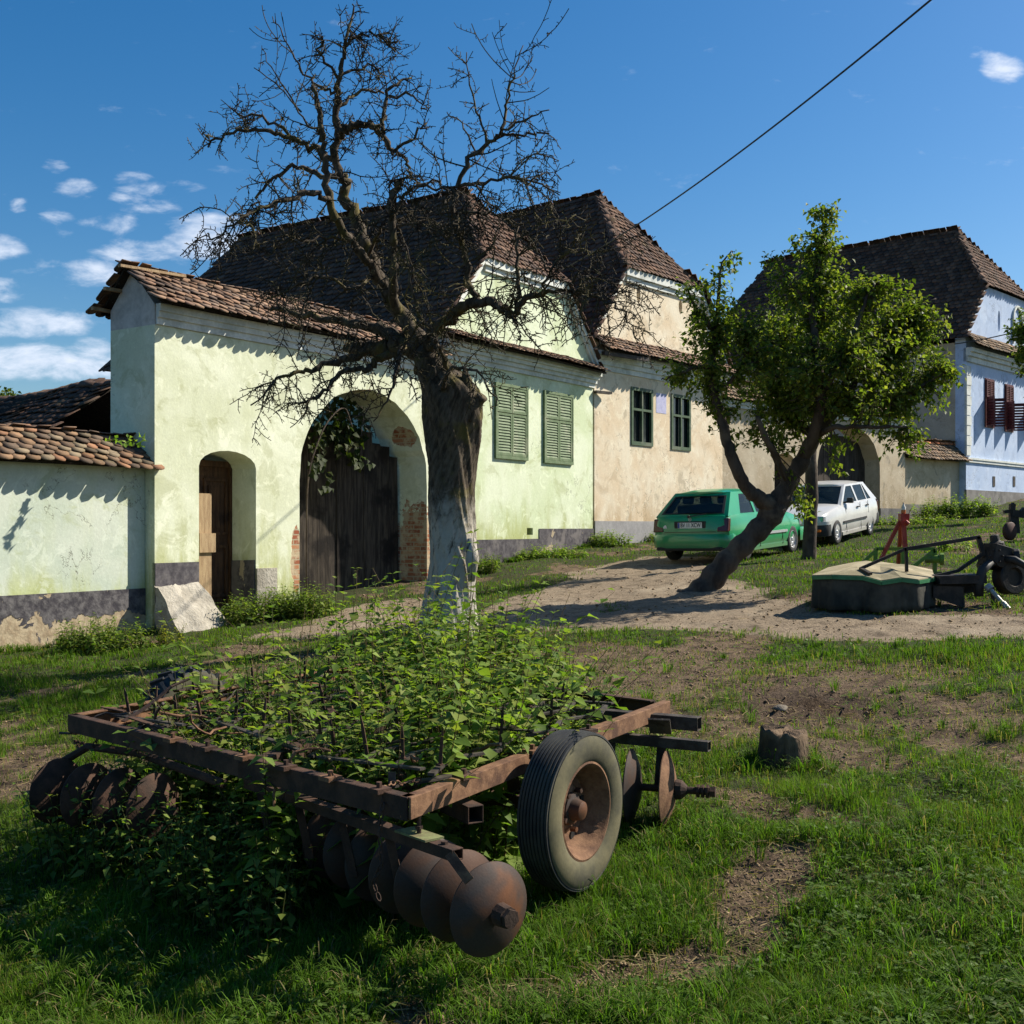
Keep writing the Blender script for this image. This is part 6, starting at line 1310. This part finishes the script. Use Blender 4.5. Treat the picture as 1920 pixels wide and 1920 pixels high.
rg = np.random.default_rng(31)
for i in range(34):      # bent rods, straps and wire left lying over the frame
    u, v = rg.uniform(.03,.97), rg.uniform(.03,.55); p = C0+(CL-C0)*u+(CR-C0)*v; p.z = zf_+rg.uniform(-.03,.06); a = rg.uniform(0,6.28); d = Vector((math.cos(a), math.sin(a), rg.uniform(-.25,.35)))
    w1 = walk(p, d, rg.uniform(.12,.5), .05, .22, -.02); mb = MB()
    if i%3: mb.tube(w1, float(rg.uniform(.004,.009)), 6)
    else:
        for a_, b_ in zip(w1[:-1:2], w1[2::2]): mb.bar(a_, b_, .035, .007)
    if mb.v: mb.build('loose_rod' if i%3 else 'loose_strap', (MT['rust'], MT['rustpale'], MT['oldsteel'])[i%3], HR)
for k_ in range(9):      # plates, brackets and bolts along the two front beams
    p = C0.lerp(CL, .06+.11*k_) if k_ < 6 else C0.lerp(CR, .15+.22*(k_-6)); mb = MB(); mb.box((-.035,-.035,-.012),(.035,.035,.006), Matrix.Translation(p+Vector((0,0,.006)))@Matrix.Rotation(.8,4,'Z')); mb.lathe([(0,.012),(.022,.012),(.0221,.001)], p+Vector((0,0,.012)), (0,0,1), 6); mb.build('bracket', MT['rustpale'] if k_%2 else MT['rust'], HR)
# weeds growing up through the harrow
rg = np.random.default_rng(77); n = 1900; U_ = rg.uniform(-.04,.90,n); V_ = rg.uniform(-.03,1.45,n)
pq = C0.x+(CL.x-C0.x)*U_+(CR.x-C0.x)*V_; yq = C0.y+(CL.y-C0.y)*U_+(CR.y-C0.y)*V_; pxx = 960+F*pq/yq; dn_q = fbm(pq, yq, 1.9, 205, 3)
k_ = (pxx < 1085)&(rg.random(n) < np.clip((dn_q-.33)*6, .05, 1))&(rg.random(n) < np.clip(.55+1.1*V_, 0, 1))&~((U_ > .80)&(rg.random(n) < .5))&~((U_ < .08)&(V_ < .6))&~((V_ < .06)&((U_ < .28)|(U_ > .8))); U_, V_ = U_[k_], V_[k_]
P = np.array([tuple(C0+(CL-C0)*u+(CR-C0)*v) for u, v in zip(U_, V_)]); P[:,2] = gh(P[:,0], P[:,1])
hh = .68+.42*rg.random(len(P))*np.clip(V_+.3, .3, 1)+.95*(fbm(P[:,0], P[:,1], 1.8, 5, 2)-.36)+.34*(rg.random(len(P)) < .06)-.06*(V_ < .3)-.05*(U_ > .7); px_ = 960+F*P[:,0]/P[:,1]; hh = np.where(V_ > 1.0, hh*.80, hh)*np.where(px_ > 930, np.clip(1-(px_-930)/420, .6, 1), 1)*np.where(px_ < 400, .85, 1); hh = np.maximum(hh, .2)
sel = rg.random(len(P))
o = weeds('weeds', P[sel < .62], hh[sel < .62], .118, MT['leaf'], None, 5, .20, WC, .058, (.07,.075,.025), .56); tag(o, kind='stuff')
q_ = (sel >= .62)&(sel < .86); o = weeds('broad_weeds', P[q_], hh[q_]*.92, .17, MT['leaf'], None, 15, .30, WC*np.array([.8,.85,.8]), .095, (.10,.06,.03), .72); tag(o, kind='stuff')
q_ = sel >= .86; o = weeds('dry_weeds', P[q_], hh[q_]*1.10, .05, MT['leaf'], None, 16, .28, np.array([(.22,.19,.08),(.16,.16,.05),(.12,.09,.05)]), .05, (.13,.09,.05), .4); tag(o, kind='stuff')
n = 700; U_ = rg.uniform(.05,1.0,n); V_ = rg.uniform(-.11,.30,n)
P = np.array([tuple(C0+(CL-C0)*u+(CR-C0)*v) for u, v in zip(U_, V_)]); kk = ~((P[:,0] > -.9)&(P[:,1] < 5.1)); P = P[kk]; P[:,2] = gh(P[:,0], P[:,1])
o = weeds('undergrowth', P, .18+.34*rg.random(len(P)), .075, MT['leaf'], None, 6, .2, WC*.8, .055); tag(o, kind='stuff')
n = 110; P = np.array([(x, y, 0) for x, y in zip(rg.uniform(-.1,1.25,n), rg.uniform(5.7,7.9,n))]); P = P[(P[:,0] < .2+.45*(P[:,1]-5.6))]; P[:,2] = gh(P[:,0], P[:,1])
o = weeds('undergrowth', P, .12+.25*rg.random(len(P)), .06, MT['leaf'], None, 7, .25, WC, .045); tag(o, kind='stuff')

# ================================================================ STUMP, STONES
YS = 7.35; sc = Wp(1470,1428,YS); zst = ghf(sc.x, sc.y)
ST = thing('tree_stump', 'short weathered tree stump in the grass right of the harrow', 'stump', (sc.x, sc.y, zst))
mb = MB(); K = 48; vs = []; fs = []
prof = [(-.08,1.18),(.0,1.10),(.05,1.02),(.11,.97),(.17,.93),(.20,.92),(.212,.84),(.205,.55),(.208,.25),(.205,.02)]
for i, (h, r) in enumerate(prof):
    for j in range(K):
        th = 2*math.pi*j/K; rr = .150*r*(1+.07*math.sin(2*th+1)+.05*math.sin(5*th+h*4)+.035*float(vn(math.cos(th)*9+20,math.sin(th)*9+20,4))-(.16*math.exp(-((th-4.4)/.10)**2)))
        vs.append((sc.x+math.cos(th)*rr, sc.y+math.sin(th)*rr, zst+h+(.018*math.cos(th-2.5)+.010*math.sin(7*th) if i >= 4 else 0)))
    if i: fs += [((i-1)*K+j,(i-1)*K+(j+1)%K,i*K+(j+1)%K,i*K+j) for j in range(K)]
mb.add(vs, fs); stm = mnoise('stump_wood', (.040,.026,.016), (.10,.066,.040), 5, .95, 0, 1., (.17,.115,.07), (1,1,.3), True, bsc=40, bd=.02); mb.build('block', stm, ST, smooth=2)
MT['fieldstone'] = mnoise('field_stone', (.15,.125,.095), (.24,.205,.16), 14, .95, 0, .6)
def stone(px, py, Y, r, label, seed, sq=.55):
    rg = np.random.default_rng(seed); c = Wp(px, py, Y); c.z = ghf(c.x, c.y)+r*sq*.3; mb = MB(); K, M_ = 14, 9; vs = []; fs = []
    for i in range(M_+1):
        ph = math.pi*i/M_
        for j in range(K):
            th = 2*math.pi*j/K; rr = r*(1+.5*(float(vn(math.cos(th)*math.sin(ph)*1.8+seed, math.sin(th)*math.sin(ph)*1.8+math.cos(ph)*1.5+seed, seed))-.5)); vs.append((c.x+rr*math.sin(ph)*math.cos(th)*1.2, c.y+rr*math.sin(ph)*math.sin(th), c.z+rr*math.cos(ph)*sq))
        if i: fs += [((i-1)*K+j,i*K+j,i*K+(j+1)%K,(i-1)*K+(j+1)%K) for j in range(K)]
    mb.add(vs, fs); o = mb.build('stone', MT['fieldstone'], None, smooth=True); return tag(o, label, 'stone')
stone(1462,1333,8.9,.05,'small brownish stone in the grass behind the stump',3)
stone(1550,1457,6.6,.06,'small stone beside the grass tufts right of the stump',5)
stone(1038,1232,10.6,.05,'little whitish stone behind the harrow near the bare tree',6)

# ================================================================ MOWER AND OTHER MACHINES
MW = thing('mower', 'drum mower with a faded tan cover and dark skirt, parked by the road', 'farm implement', (4.5,14.4,ghf(4.5,14.4)))
OL = [(1522,1078,14.4),(1560,1077,14.05),(1618,1079,13.9),(1652,1088,13.7),(1690,1082,13.7),(1722,1086,13.75),(1752,1081,14.1),(1748,1068,15.2),(1700,1060,15.6),(1650,1053,15.8),(1600,1054,15.7),(1552,1064,15.0)]
TPo = [Wp(*p) for p in OL]; n_ = len(TPo); ctr = Wp(1650,1062,14.7)
mb = MB(); mid = [ctr.lerp(p, .5)+Vector((0,0,.03+.02*math.sin(i*2))) for i, p in enumerate(TPo)]; low = [p-Vector((0,0,.03)) for p in TPo]
mb.add([ctr]+mid+TPo+low, [(0,1+i,1+(i+1)%n_) for i in range(n_)]+[(1+i,1+n_+i,1+n_+(i+1)%n_,1+(i+1)%n_) for i in range(n_)]+[(1+n_+i,1+2*n_+i,1+2*n_+(i+1)%n_,1+n_+(i+1)%n_) for i in range(n_)])
mb.build('cover', mnoise('tan_canvas', (.30,.25,.15), (.40,.34,.22), 4, .85, 0, .4, (.22,.19,.11), None, True), MW, fix=True)
mb = MB()
for i in list(range(0,6)): mb.bar(TPo[i]+Vector((0,-.02,-.035)), TPo[i+1]+Vector((0,-.02,-.035)), .015, .045)
mb.build('rim_strip', mnoise('old_green_metal', (.03,.15,.06), (.05,.20,.09), 5, .5, 0, .2), MW)
mb = MB(); N = 120; vs = []; 
for lv in range(6):
    for i in range(N):
        f_ = i/N*n_; a = TPo[int(f_)%n_].lerp(TPo[(int(f_)+1)%n_], f_-int(f_)); dout = Vector((a.x-ctr.x, a.y-ctr.y, 0)); dout.normalize(); gz = float(gh(a.x, a.y))
        zt_ = a.z-.035; zz = zt_+(gz+.015-zt_)*lv/5; vs.append(a*1+dout*(-.02+.03*lv/5+.018*lv/5*math.sin(i*.9+math.sin(i*.31)*3))+Vector((0,0,zz-a.z)))
mb.add(vs, [(l*N+i,l*N+(i+1)%N,(l+1)*N+(i+1)%N,(l+1)*N+i) for l in range(5) for i in range(N)])
mb.v = mb.v; sk = mb.build('skirt', mnoise('dusty_dark_canvas', (.022,.024,.020), (.045,.045,.036), 4, .9, 0, .5, (.07,.065,.05), (1,1,.4), True), MW, smooth=True); so_ = sk.modifiers.new('t','SOLIDIFY'); so_.thickness = .006
mb = MB(); Ym = 14.2
mb.bar(Wp(1614,1066,Ym), Wp(1698,1029,Ym), .05, .035); mb.bar(Wp(1695,1030,Ym), Wp(1836,1007,Ym), .05, .045); mb.bar(Wp(1834,1006,Ym), Wp(1844,1042,Ym), .05, .05); mb.bar(Wp(1699,1030,Ym), Wp(1700,1072,Ym), .035, .035, (0,1,0)); mb.bar(Wp(1846,1036,Ym), Wp(1796,1070,Ym), .045, .04); mb.bar(Wp(1796,1070,Ym), Wp(1755,1080,Ym), .045, .04); mb.bar(Wp(1614,1066,Ym), Wp(1632,1076,13.9), .05, .03)
mb.build('lift_frame', MT['darksteel'], MW)
mb = MB(); p = [Wp(1748,1080,Ym), Wp(1835,1078,Ym)]; mb.bar(p[0]-Vector((0,0,.04)), p[1]-Vector((0,0,.04)), .5, .10); mb.bar(Wp(1745,1104,Ym), Wp(1832,1098,Ym), .08, .16)
mb.hexa([Wp(1750,1120,14.0),Wp(1808,1140,14.0),Wp(1810,1140,14.1),Wp(1752,1120,14.1),Wp(1750,1098,14.0),Wp(1806,1100,14.0),Wp(1808,1100,14.1),Wp(1752,1098,14.1)]); mb.build('carrier_arm', MT['darksteel'], MW)
mb = MB(); g_ = Wp(1866,1042,Ym); mb.box((-.13,-.14,-.14),(.12,.14,.13), Matrix.Translation(g_)@Matrix.Rotation(.3,4,'Z')@Matrix.Rotation(.25,4,'Y')); mb.lathe([(0,.10),(.08,.10),(.10,.06),(.18,.05),(.19,0.001)], g_+Vector((.02,0,.08)), (-.2,0,1), 18)
mb.lathe([(-.1,.05),(.14,.05),(.15,.10),(.22,.10),(.23,.001)], g_+Vector((.06,0,-.02)), (1,-.3,.05), 16); mb.lathe([(-.18,.055),(.2,.055)], g_+Vector((-.1,0,-.12)), (0,1,0), 14)
for k_ in range(6): a = k_*1.05; mb.lathe([(0,.014),(.02,.014),(.021,.001)], g_+Vector((-.05+.08*math.cos(a),-.145,.08*math.sin(a))), (0,-1,0), 6)
mb.build('gearbox', MT['darksteel'], MW, bevel=.008)
mb = MB(); c = Wp(1893,1082,Ym); mb.lathe([(-.09,.001),(-.09,.20),(-.07,.215),(-.04,.19),(.04,.19),(.07,.215),(.09,.20),(.09,.12),(.06,.10),(.06,.001)], c, (.35,-.9,.05), 36); mb.build('pulley', MT['darksteel'], MW, smooth=2)
mb = MB(); mb.tube([Wp(1835,1118,14.0),Wp(1836,1090,14.0),Wp(1842,1068,14.0),Wp(1858,1055,14.05)], [.055,.06,.06,.05], 12); mb.tube([Wp(1885,1048,14.1),Wp(1902,1049,14.0),Wp(1925,1062,14.0),Wp(1940,1090,14.0)], .045, 12); mb.build('belt_guard', MT['blackplastic'], MW, smooth=True)
mb = MB(); mb.bar(Wp(1861,1100,14.0), Vector((Wp(1862,1156,14.0).x, 14.0, ghf(Wp(1862,1156,14).x,14.)+.0)), .03, .05, (0,1,0)); mb.build('stand', MT['darksteel'], MW)
mb = MB(); a = Wp(1856,1104,13.9); b = Wp(1905,1158,13.6); mb.tube([a, a.lerp(b,.55)], .026, 12); mb.tube([a.lerp(b,.5), b], .036, 12); mb.lathe([(0,.02),(.02,.05),(.09,.055),(.12,.03),(.13,.001)], b, b-a, 12); mb.lathe([(-.02,.05),(.05,.05),(.06,.02)], a, a-b, 12)
mb.build('drive_shaft', mnoise('worn_silver', (.30,.29,.26), (.42,.40,.36), 8, .5, .4, .2), MW, smooth=2)
GI = thing('implement', 'yellow-green farm implement frame with a red mast, behind the mower', 'farm implement', (5.8,17.2,ghf(5.8,17.2)))
yg = mnoise('yellow_green_paint', (.16,.27,.035), (.11,.20,.03), 6, .5, 0, .2, (.10,.09,.04)); rp = mnoise('faded_red_paint', (.36,.035,.022), (.46,.07,.045), 6, .5, 0, .2, (.28,.05,.035)); Yg = 17.0
mb = MB(); 
for a, b, w_ in (((1643,1029),(1752,1029),.05),((1642,1028),(1640,1085),.05),((1694,1030),(1695,1090),.07),((1752,1029),(1753,1085),.05),((1642,1032),(1612,1060),.045),((1752,1032),(1712,1062),.05),((1612,1060),(1605,1092),.04),((1605,1075),(1765,1075),.06)):
    mb.bar(Wp(*a,Yg), Wp(*b,Yg), w_, w_, (0,1,0))
mb.lathe([(-.1,.06),(.1,.06),(.11,.09),(.16,.09),(.17,.001)], Wp(1748,1048,Yg), (1,-.3,0), 16)
mb.build('frame', yg, GI)
mb = MB(); mb.bar(Wp(1693,966+8,Yg-.1), Wp(1697,1026,Yg-.1), .065, .055, (0,1,0)); mb.bar(Wp(1690,972,Yg-.05), Wp(1652,1048,Yg-.05), .052, .045, (0,1,0)); mb.bar(Wp(1690,970,Yg), Wp(1684,1060,Yg+.9), .05, .04, (0,1,0))
mb.box((-.06,-.06,-.04),(.07,.06,.07), Matrix.Translation(Wp(1694,972,Yg-.08))); mb.tube([Wp(1697,978,Yg-.2),Wp(1703,983,Yg-.2)], .035, 8); mb.build('mast', rp, GI)
BT = thing('plastic_bottle', 'small clear bottle with orange drink standing on top of the red mast', 'bottle', Wp(1695,968,Yg-.08)+Vector((0,0,.0)))
bz = Wp(1694,972,Yg-.08)+Vector((0,0,.071))
mb = MB(); mb.lathe([(0,.001),(.0,.030),(.01,.034),(.055,.034)], bz, (0,0,1), 16); mb.build('drink', NT('orange_drink').done((.45,.16,.05), .3), BT, smooth=True)
mb = MB(); mb.lathe([(.056,.034),(.09,.034),(.12,.020),(.135,.012),(.15,.012),(.151,.001)], bz, (0,0,1), 16); mb.build('bottle_body', NT('clear_plastic').done((.62,.58,.50), .15, 0, .6), BT, smooth=True)
mb = MB(); mb.lathe([(.148,.014),(.165,.014),(.166,.001)], bz, (0,0,1), 12); mb.build('cap', NT('cap').done((.75,.5,.35), .4), BT)
FM = thing('plough', 'black farm implement with a small dull red wheel at the right edge', 'farm implement', (10.3,23.6,ghf(10.3,23.6)))
Yf = 23.6; mb = MB()
for a, b, w_ in (((1882,960),(1900,958),.07),((1898,945),(1896,1000),.10),((1896,962),(1930,966),.14),((1915,955),(1960,1000),.12),((1905,968),(1908,1000),.08),((1896,945),(1901,950),.09),((1930,966),(1990,970),.14),((1985,960),(1990,1012),.12)): mb.bar(Wp(*a,Yf), Wp(*b,Yf), w_, w_, (0,1,0))
mb.build('frame', MT['darksteel'], FM)
mb = MB(); c = Wp(1893,996,Yf-.2); mb.lathe([(-.05,.001),(-.05,.17),(-.03,.19),(.03,.19),(.05,.17),(.05,.001)], c, (.5,-.85,0), 24); mb.build('wheel', mnoise('dull_red', (.05,.018,.014), (.07,.03,.025), 6, .7), FM, smooth=2)

# ================================================================ WIRES
wm = NT('cable').done((.012,.012,.014), .6)
def wire(p0, p1, sagm, r, label):
    p0, p1 = Vector(p0), Vector(p1); mb = MB(); pts = [p0.lerp(p1, t)-Vector((0,0,4*sagm*t*(1-t))) for t in np.linspace(0,1,40)]; mb.tube(pts, r, 6)
    return tag(mb.build('cable', wm), label, 'cable')
pA = FB.P(W1+.02, FB.z(1045,505), -.6); pA = Wp(1048,508,26.0); pZ = Wp(1745,0,13.0); pE = pA+(pZ-pA)*1.5
pZ = Wp(1745,0,13.0)+Vector((0,0,4*.5*(1/1.5)*(1-1/1.5))); pE = pA+(pZ-pA)*1.5
wire(pA, pE, .5, .014, 'long black overhead cable crossing the sky from the gable to the upper right')
wire(Wp(1790,645,41.5), Wp(2100,560,30), .15, .018, 'thin cable in front of the blue gable at the right edge')
# ================================================================ GRASS
def blades(name, N, y0, y1, seed, lmul=1., wmul=1., pr=(-260, 2180)):
    rg = np.random.default_rng(seed); u = rg.random(N); Y = 1/(1/y1+(1/y0-1/y1)*u); px = rg.uniform(*pr, N); X = (px-960)/F*Y
    rd_ = road_mask(X, Y); br_ = bare_mask(X, Y); tuft = np.clip(.5+1.35*(fbm(X, Y, 1.7, 81, 4)-.5), 0, 1); fine = fbm(X, Y, 9, 83, 2)
    keep = rg.random(N) < np.clip((1-rd_*1.02), 0, 1)*np.clip(1.05-br_*1.0, .07, 1)*np.clip(.35+2.2*(fine-.25), .15, 1)
    # nothing grows inside the buildings, the stump or the tyre
    for fc, a, b in ((FL,-9,0),(FA,0,13),(FC,0,6.3),(FD,0,15),(FE,0,9)):
        t = (X-fc.O[0])*fc.d[0]+(Y-fc.O[1])*fc.d[1]; o_ = (X-fc.O[0])*fc.n[0]+(Y-fc.O[1])*fc.n[1]; keep &= ~((t > a)&(t < b)&(o_ < .03))
    keep &= ((X-sc.x)**2+(Y-sc.y)**2) > .15**2
    # trodden under the cars
    keep &= rg.random(N) > np.clip(np.exp(-(((X-cx)/.55)**2+((Y-cy)/.7)**2))*1.5-.3, 0, .95)
    X, Y, tuft = X[keep], Y[keep], tuft[keep]; n = len(X); Z = gh(X, Y)-.008; br_ = br_[keep]
    L = (.024+.058*np.clip((tuft-.3)*2.2, 0, 1)+.02*rg.random(n))*rg.uniform(.55,1.3,n)*lmul*(1-.5*np.clip(br_,0,1)); L = np.where(rg.random(n) < .03, L*1.7, L)
    W = np.maximum(.0032, Y*.00048)*rg.uniform(.7,1.4,n)*wmul
    a = rg.uniform(0, 6.28, n); lean = rg.uniform(.15, .95, n); ca, sa = np.cos(a), np.sin(a)
    dx, dy = ca*lean*L, sa*lean*L; wx, wy = -sa*W/2, ca*W/2; hz = L*np.sqrt(np.maximum(.15, 1-lean*lean*.75))
    b1 = np.stack([X+wx, Y+wy, Z], 1); b2 = np.stack([X-wx, Y-wy, Z], 1)
    m1 = np.stack([X+dx*.32+wx*.8, Y+dy*.32+wy*.8, Z+hz*.62], 1); m2 = np.stack([X+dx*.32-wx*.8, Y+dy*.32-wy*.8, Z+hz*.62], 1); t = np.stack([X+dx, Y+dy, Z+hz*np.where(lean > .6, .82, 1)], 1)
    V = np.stack([b1,b2,m2,m1,t], 1).reshape(-1,3); o = np.arange(n)[:,None]*5
    f4 = o+np.array([[0,1,2,3]]); f3 = o+np.array([[3,2,4]])
    k_ = fbm(X, Y, .8, 91, 3)[:,None]; c = np.array([(.058,.135,.012)])*(1-k_)+np.array([(.135,.205,.022)])*k_
    c = c*rg.uniform(.6,1.35,n)[:,None]; dry = (rg.random(n) < .09+.30*br_+.08*(fbm(X, Y, 1.7, 95, 2) > .6))[:,None]; c = np.where(dry, np.array([(.26,.21,.095)])*rg.uniform(.5,1.1,n)[:,None], c)
    o_ = npmesh(name, V, [f4, f3], MT['grass'], np.repeat(c, 5, 0)); tag(o_, kind='stuff'); return n
blades('grass', 640000, 3.1, 9.5, 1); blades('grass', 330000, 9.5, 48, 2, 1.0, 1.25)
def tufts(N, y0, y1, seed, spots=(), h0=.06, h1=.15):
    rg = np.random.default_rng(seed); Y = 1/(1/y1+(1/y0-1/y1)*rg.random(N)); X = (rg.uniform(-200,2120,N)-960)/F*Y
    keep = (road_mask(X, Y) < .3)&(rg.random(N) > bare_mask(X, Y)*.9); X, Y = X[keep], Y[keep]
    if spots: X = np.concatenate([X, [s[0] for s in spots]]); Y = np.concatenate([Y, [s[1] for s in spots]])
    bl_ = 34; n = len(X)*bl_; Hs = np.repeat(rg.uniform(h0, h1, len(X)), bl_)*rg.uniform(.4,1.15,n); rr = np.repeat(rg.uniform(.02,.07,len(X)), bl_)
    a = rg.uniform(0,6.28,n); r = rr*rg.random(n)**.5; x = np.repeat(X, bl_)+np.cos(a)*r; y = np.repeat(Y, bl_)+np.sin(a)*r; z = gh(x, y)-.01
    a = a+rg.normal(0,.6,n); lean = rg.uniform(.25,1.0,n); W = np.maximum(.0036, y*.00046)*rg.uniform(.8,1.4,n); wx, wy = -np.sin(a)*W/2, np.cos(a)*W/2
    pts = []
    for t, hz_, ww_ in ((0,0,1),(.35,.62,.95),(.7,.95,.7)):
        q0 = x+np.cos(a)*Hs*lean*t*t*1.5; q1 = y+np.sin(a)*Hs*lean*t*t*1.5; zz_ = z+Hs*hz_*(1-.25*lean*t)
        pts += [np.stack([q0+wx*ww_, q1+wy*ww_, zz_], 1), np.stack([q0-wx*ww_, q1-wy*ww_, zz_], 1)]
    pts.append(np.stack([x+np.cos(a)*Hs*lean*1.35, y+np.sin(a)*Hs*lean*1.35, z+Hs*(1.0-.45*lean)], 1))
    V = np.stack(pts, 1).reshape(-1,3); o = np.arange(n)[:,None]*7
    f4 = np.concatenate([o+np.array([[0,1,3,2]]), o+np.array([[2,3,5,4]])]); f3 = o+np.array([[4,5,6]])
    c = np.array([(.082,.16,.016)])*rg.uniform(.5,1.4,n)[:,None]; cl_ = np.repeat(rg.random(len(X)), bl_)[:,None]; c = c*(.7+.6*cl_); c = np.where((rg.random(n) < .10)[:,None], np.array([(.30,.25,.12)])*rg.uniform(.5,1.1,n)[:,None], c)
    tag(npmesh('grass_tufts', V, [f4, f3], MT['grass'], np.repeat(c, 7, 0)), kind='stuff')
rg_ = random.Random(5); sp_ = []
for i in range(70): k_ = rg_.random(); p = Vector((-.055,4.27,0)).lerp(Vector((-.9,5.4,0)), k_); sp_.append((p.x+rg_.uniform(-.22,.02)-.02, p.y-rg_.uniform(.02,.22)))
for i in range(26): a = rg_.uniform(0,6.28); sp_.append((.30+.22*math.cos(a)*1.3, 5.12+.2*math.sin(a)-.1))
for i in range(14): sp_.append((rg_.uniform(-.2,.25), rg_.uniform(3.95,4.2)))
for i in range(16): a = rg_.uniform(0,6.28); sp_.append((sc.x+.2*math.cos(a), sc.y+.2*math.sin(a)))
for i in range(20): sp_.append((rg_.uniform(.7,1.3), rg_.uniform(5.7,6.1)))
for i in range(60): p = FL.P(rg_.uniform(-3,0), 0, rg_.uniform(.05,.3)); sp_.append((p.x, p.y))
for i in range(50): p = FB.P(rg_.uniform(0,W1), 0, rg_.uniform(.05,.25)); sp_.append((p.x, p.y))
tufts(1900, 3.3, 16, 9, sp_)
rg = np.random.default_rng(3); n = 9000; Y = 1/(1/14+(1/3.5-1/14)*rg.random(n)); X = (rg.uniform(-100,2000,n)-960)/F*Y; k_ = rg.random(n) < .12+.88*np.clip(bare_mask(X,Y)*1.2,0,1)*(road_mask(X,Y)<.4); X, Y = X[k_], Y[k_]; n = len(X); a = rg.uniform(0,6.28,n); L = rg.uniform(.03,.13,n); w_ = np.maximum(.0018,Y*.00028)
z0 = gh(X,Y)+.012+.02*rg.random(n); x1, y1 = X+np.cos(a)*L, Y+np.sin(a)*L; z1 = gh(x1,y1)+.012+.03*rg.random(n); V = np.stack([np.stack([X-np.sin(a)*w_,Y+np.cos(a)*w_,z0],1),np.stack([X+np.sin(a)*w_,Y-np.cos(a)*w_,z0+.002],1),np.stack([x1+np.sin(a)*w_,y1-np.cos(a)*w_,z1+.002],1),np.stack([x1-np.sin(a)*w_,y1+np.cos(a)*w_,z1],1)],1).reshape(-1,3)
tag(npmesh('straw', V, [(np.arange(n)[:,None]*4+np.arange(4)[None])], MT['grass'], np.repeat(np.array([(.34,.26,.13)])*rg.uniform(.5,1.2,n)[:,None],4,0)), kind='stuff')
blades('grass', 90000, 3.1, 48, 3, 1.1, 1.7, (-1500, -260)); blades('grass', 90000, 3.1, 48, 4, 1.1, 1.7, (2180, 3500))
# clover and small broad leaves among the grass
def herbs(N, y0, y1, seed):
    rg = np.random.default_rng(seed); Y = 1/(1/y1+(1/y0-1/y1)*rg.random(N)); X = (rg.uniform(-200,2120,N)-960)/F*Y
    m_ = fbm(X, Y, 1.1, 101, 3); keep = (rg.random(N) < np.clip((m_-.40)*4, .06, 1))&(road_mask(X, Y) < .4)&(rg.random(N) > bare_mask(X, Y)); X, Y = X[keep], Y[keep]
    for fc, a, b in ((FL,-9,0),(FA,0,13),(FC,0,6.3)):
        t = (X-fc.O[0])*fc.d[0]+(Y-fc.O[1])*fc.d[1]; o_ = (X-fc.O[0])*fc.n[0]+(Y-fc.O[1])*fc.n[1]; q_ = ~((t > a)&(t < b)&(o_ < .05)); X, Y = X[q_], Y[q_]
    n = len(X); X = np.repeat(X, 3); Y = np.repeat(Y, 3); h = np.repeat(rg.uniform(.02,.075,n), 3); a = np.repeat(rg.uniform(0,6.28,n), 3)+np.tile([0,2.1,4.2], n); n *= 3
    P = np.stack([X, Y, gh(X, Y)+h], 1); D = np.stack([np.cos(a), np.sin(a), rg.uniform(-.2,.3,n)], 1); L = rg.uniform(.014,.026,n)*np.maximum(1, Y/7)
    V, F_, C = leaf_arrays(P, D, np.tile((0,0,1.),(n,1))+rg.normal(0,.25,(n,3)), L, L*.85, np.array([(.085,.14,.025)])*rg.uniform(.7,1.5,n)[:,None], .1, .1)
    tag(npmesh('clover', V, [F_], MT['leaf'], C), kind='stuff')
herbs(20000, 3.2, 16, 5)
# crumbs of soil on the bare ground and road
rg = np.random.default_rng(12); N = 60000; Y = 1/(1/40+(1/3.3-1/40)*rg.random(N)); X = (rg.uniform(-150,2070,N)-960)/F*Y
k_ = rg.random(N) < np.maximum(bare_mask(X, Y)*.9, road_mask(X, Y)*.35); X, Y = X[k_], Y[k_]; n = len(X); r = rg.uniform(.0025,.008,n)*np.maximum(1, Y/7)**.9*(rg.random(n)**2*1.6+.6)
oc = np.array([(1,0,0),(0,1,0),(-1,0,0),(0,-1,0),(0,0,.7),(0,0,-.5)]); V = (np.stack([X, Y, gh(X, Y)+r*.05], 1)[:,None]+oc[None]*rg.uniform(.6,1.3,(n,6,1))*r[:,None,None]).reshape(-1,3)
ff_ = np.array([(0,1,4),(1,2,4),(2,3,4),(3,0,4),(1,0,5),(2,1,5),(3,2,5),(0,3,5)]); Fc = (np.arange(n)[:,None,None]*6+ff_[None]).reshape(-1,3)
cl = np.repeat(np.array([(.20,.145,.09)])*rg.uniform(.5,1.5,n)[:,None], 6, 0); m = NT('soil_crumbs'); MT['crumb'] = m.done(m.attr(), .95, 0, .1)
tag(npmesh('soil_crumbs', V, [Fc], MT['crumb'], cl), kind='stuff')
for o in list(bpy.data.objects):
    if o.parent is None and o.type in ('EMPTY','MESH') and 'kind' not in o: o['kind'] = 'thing'
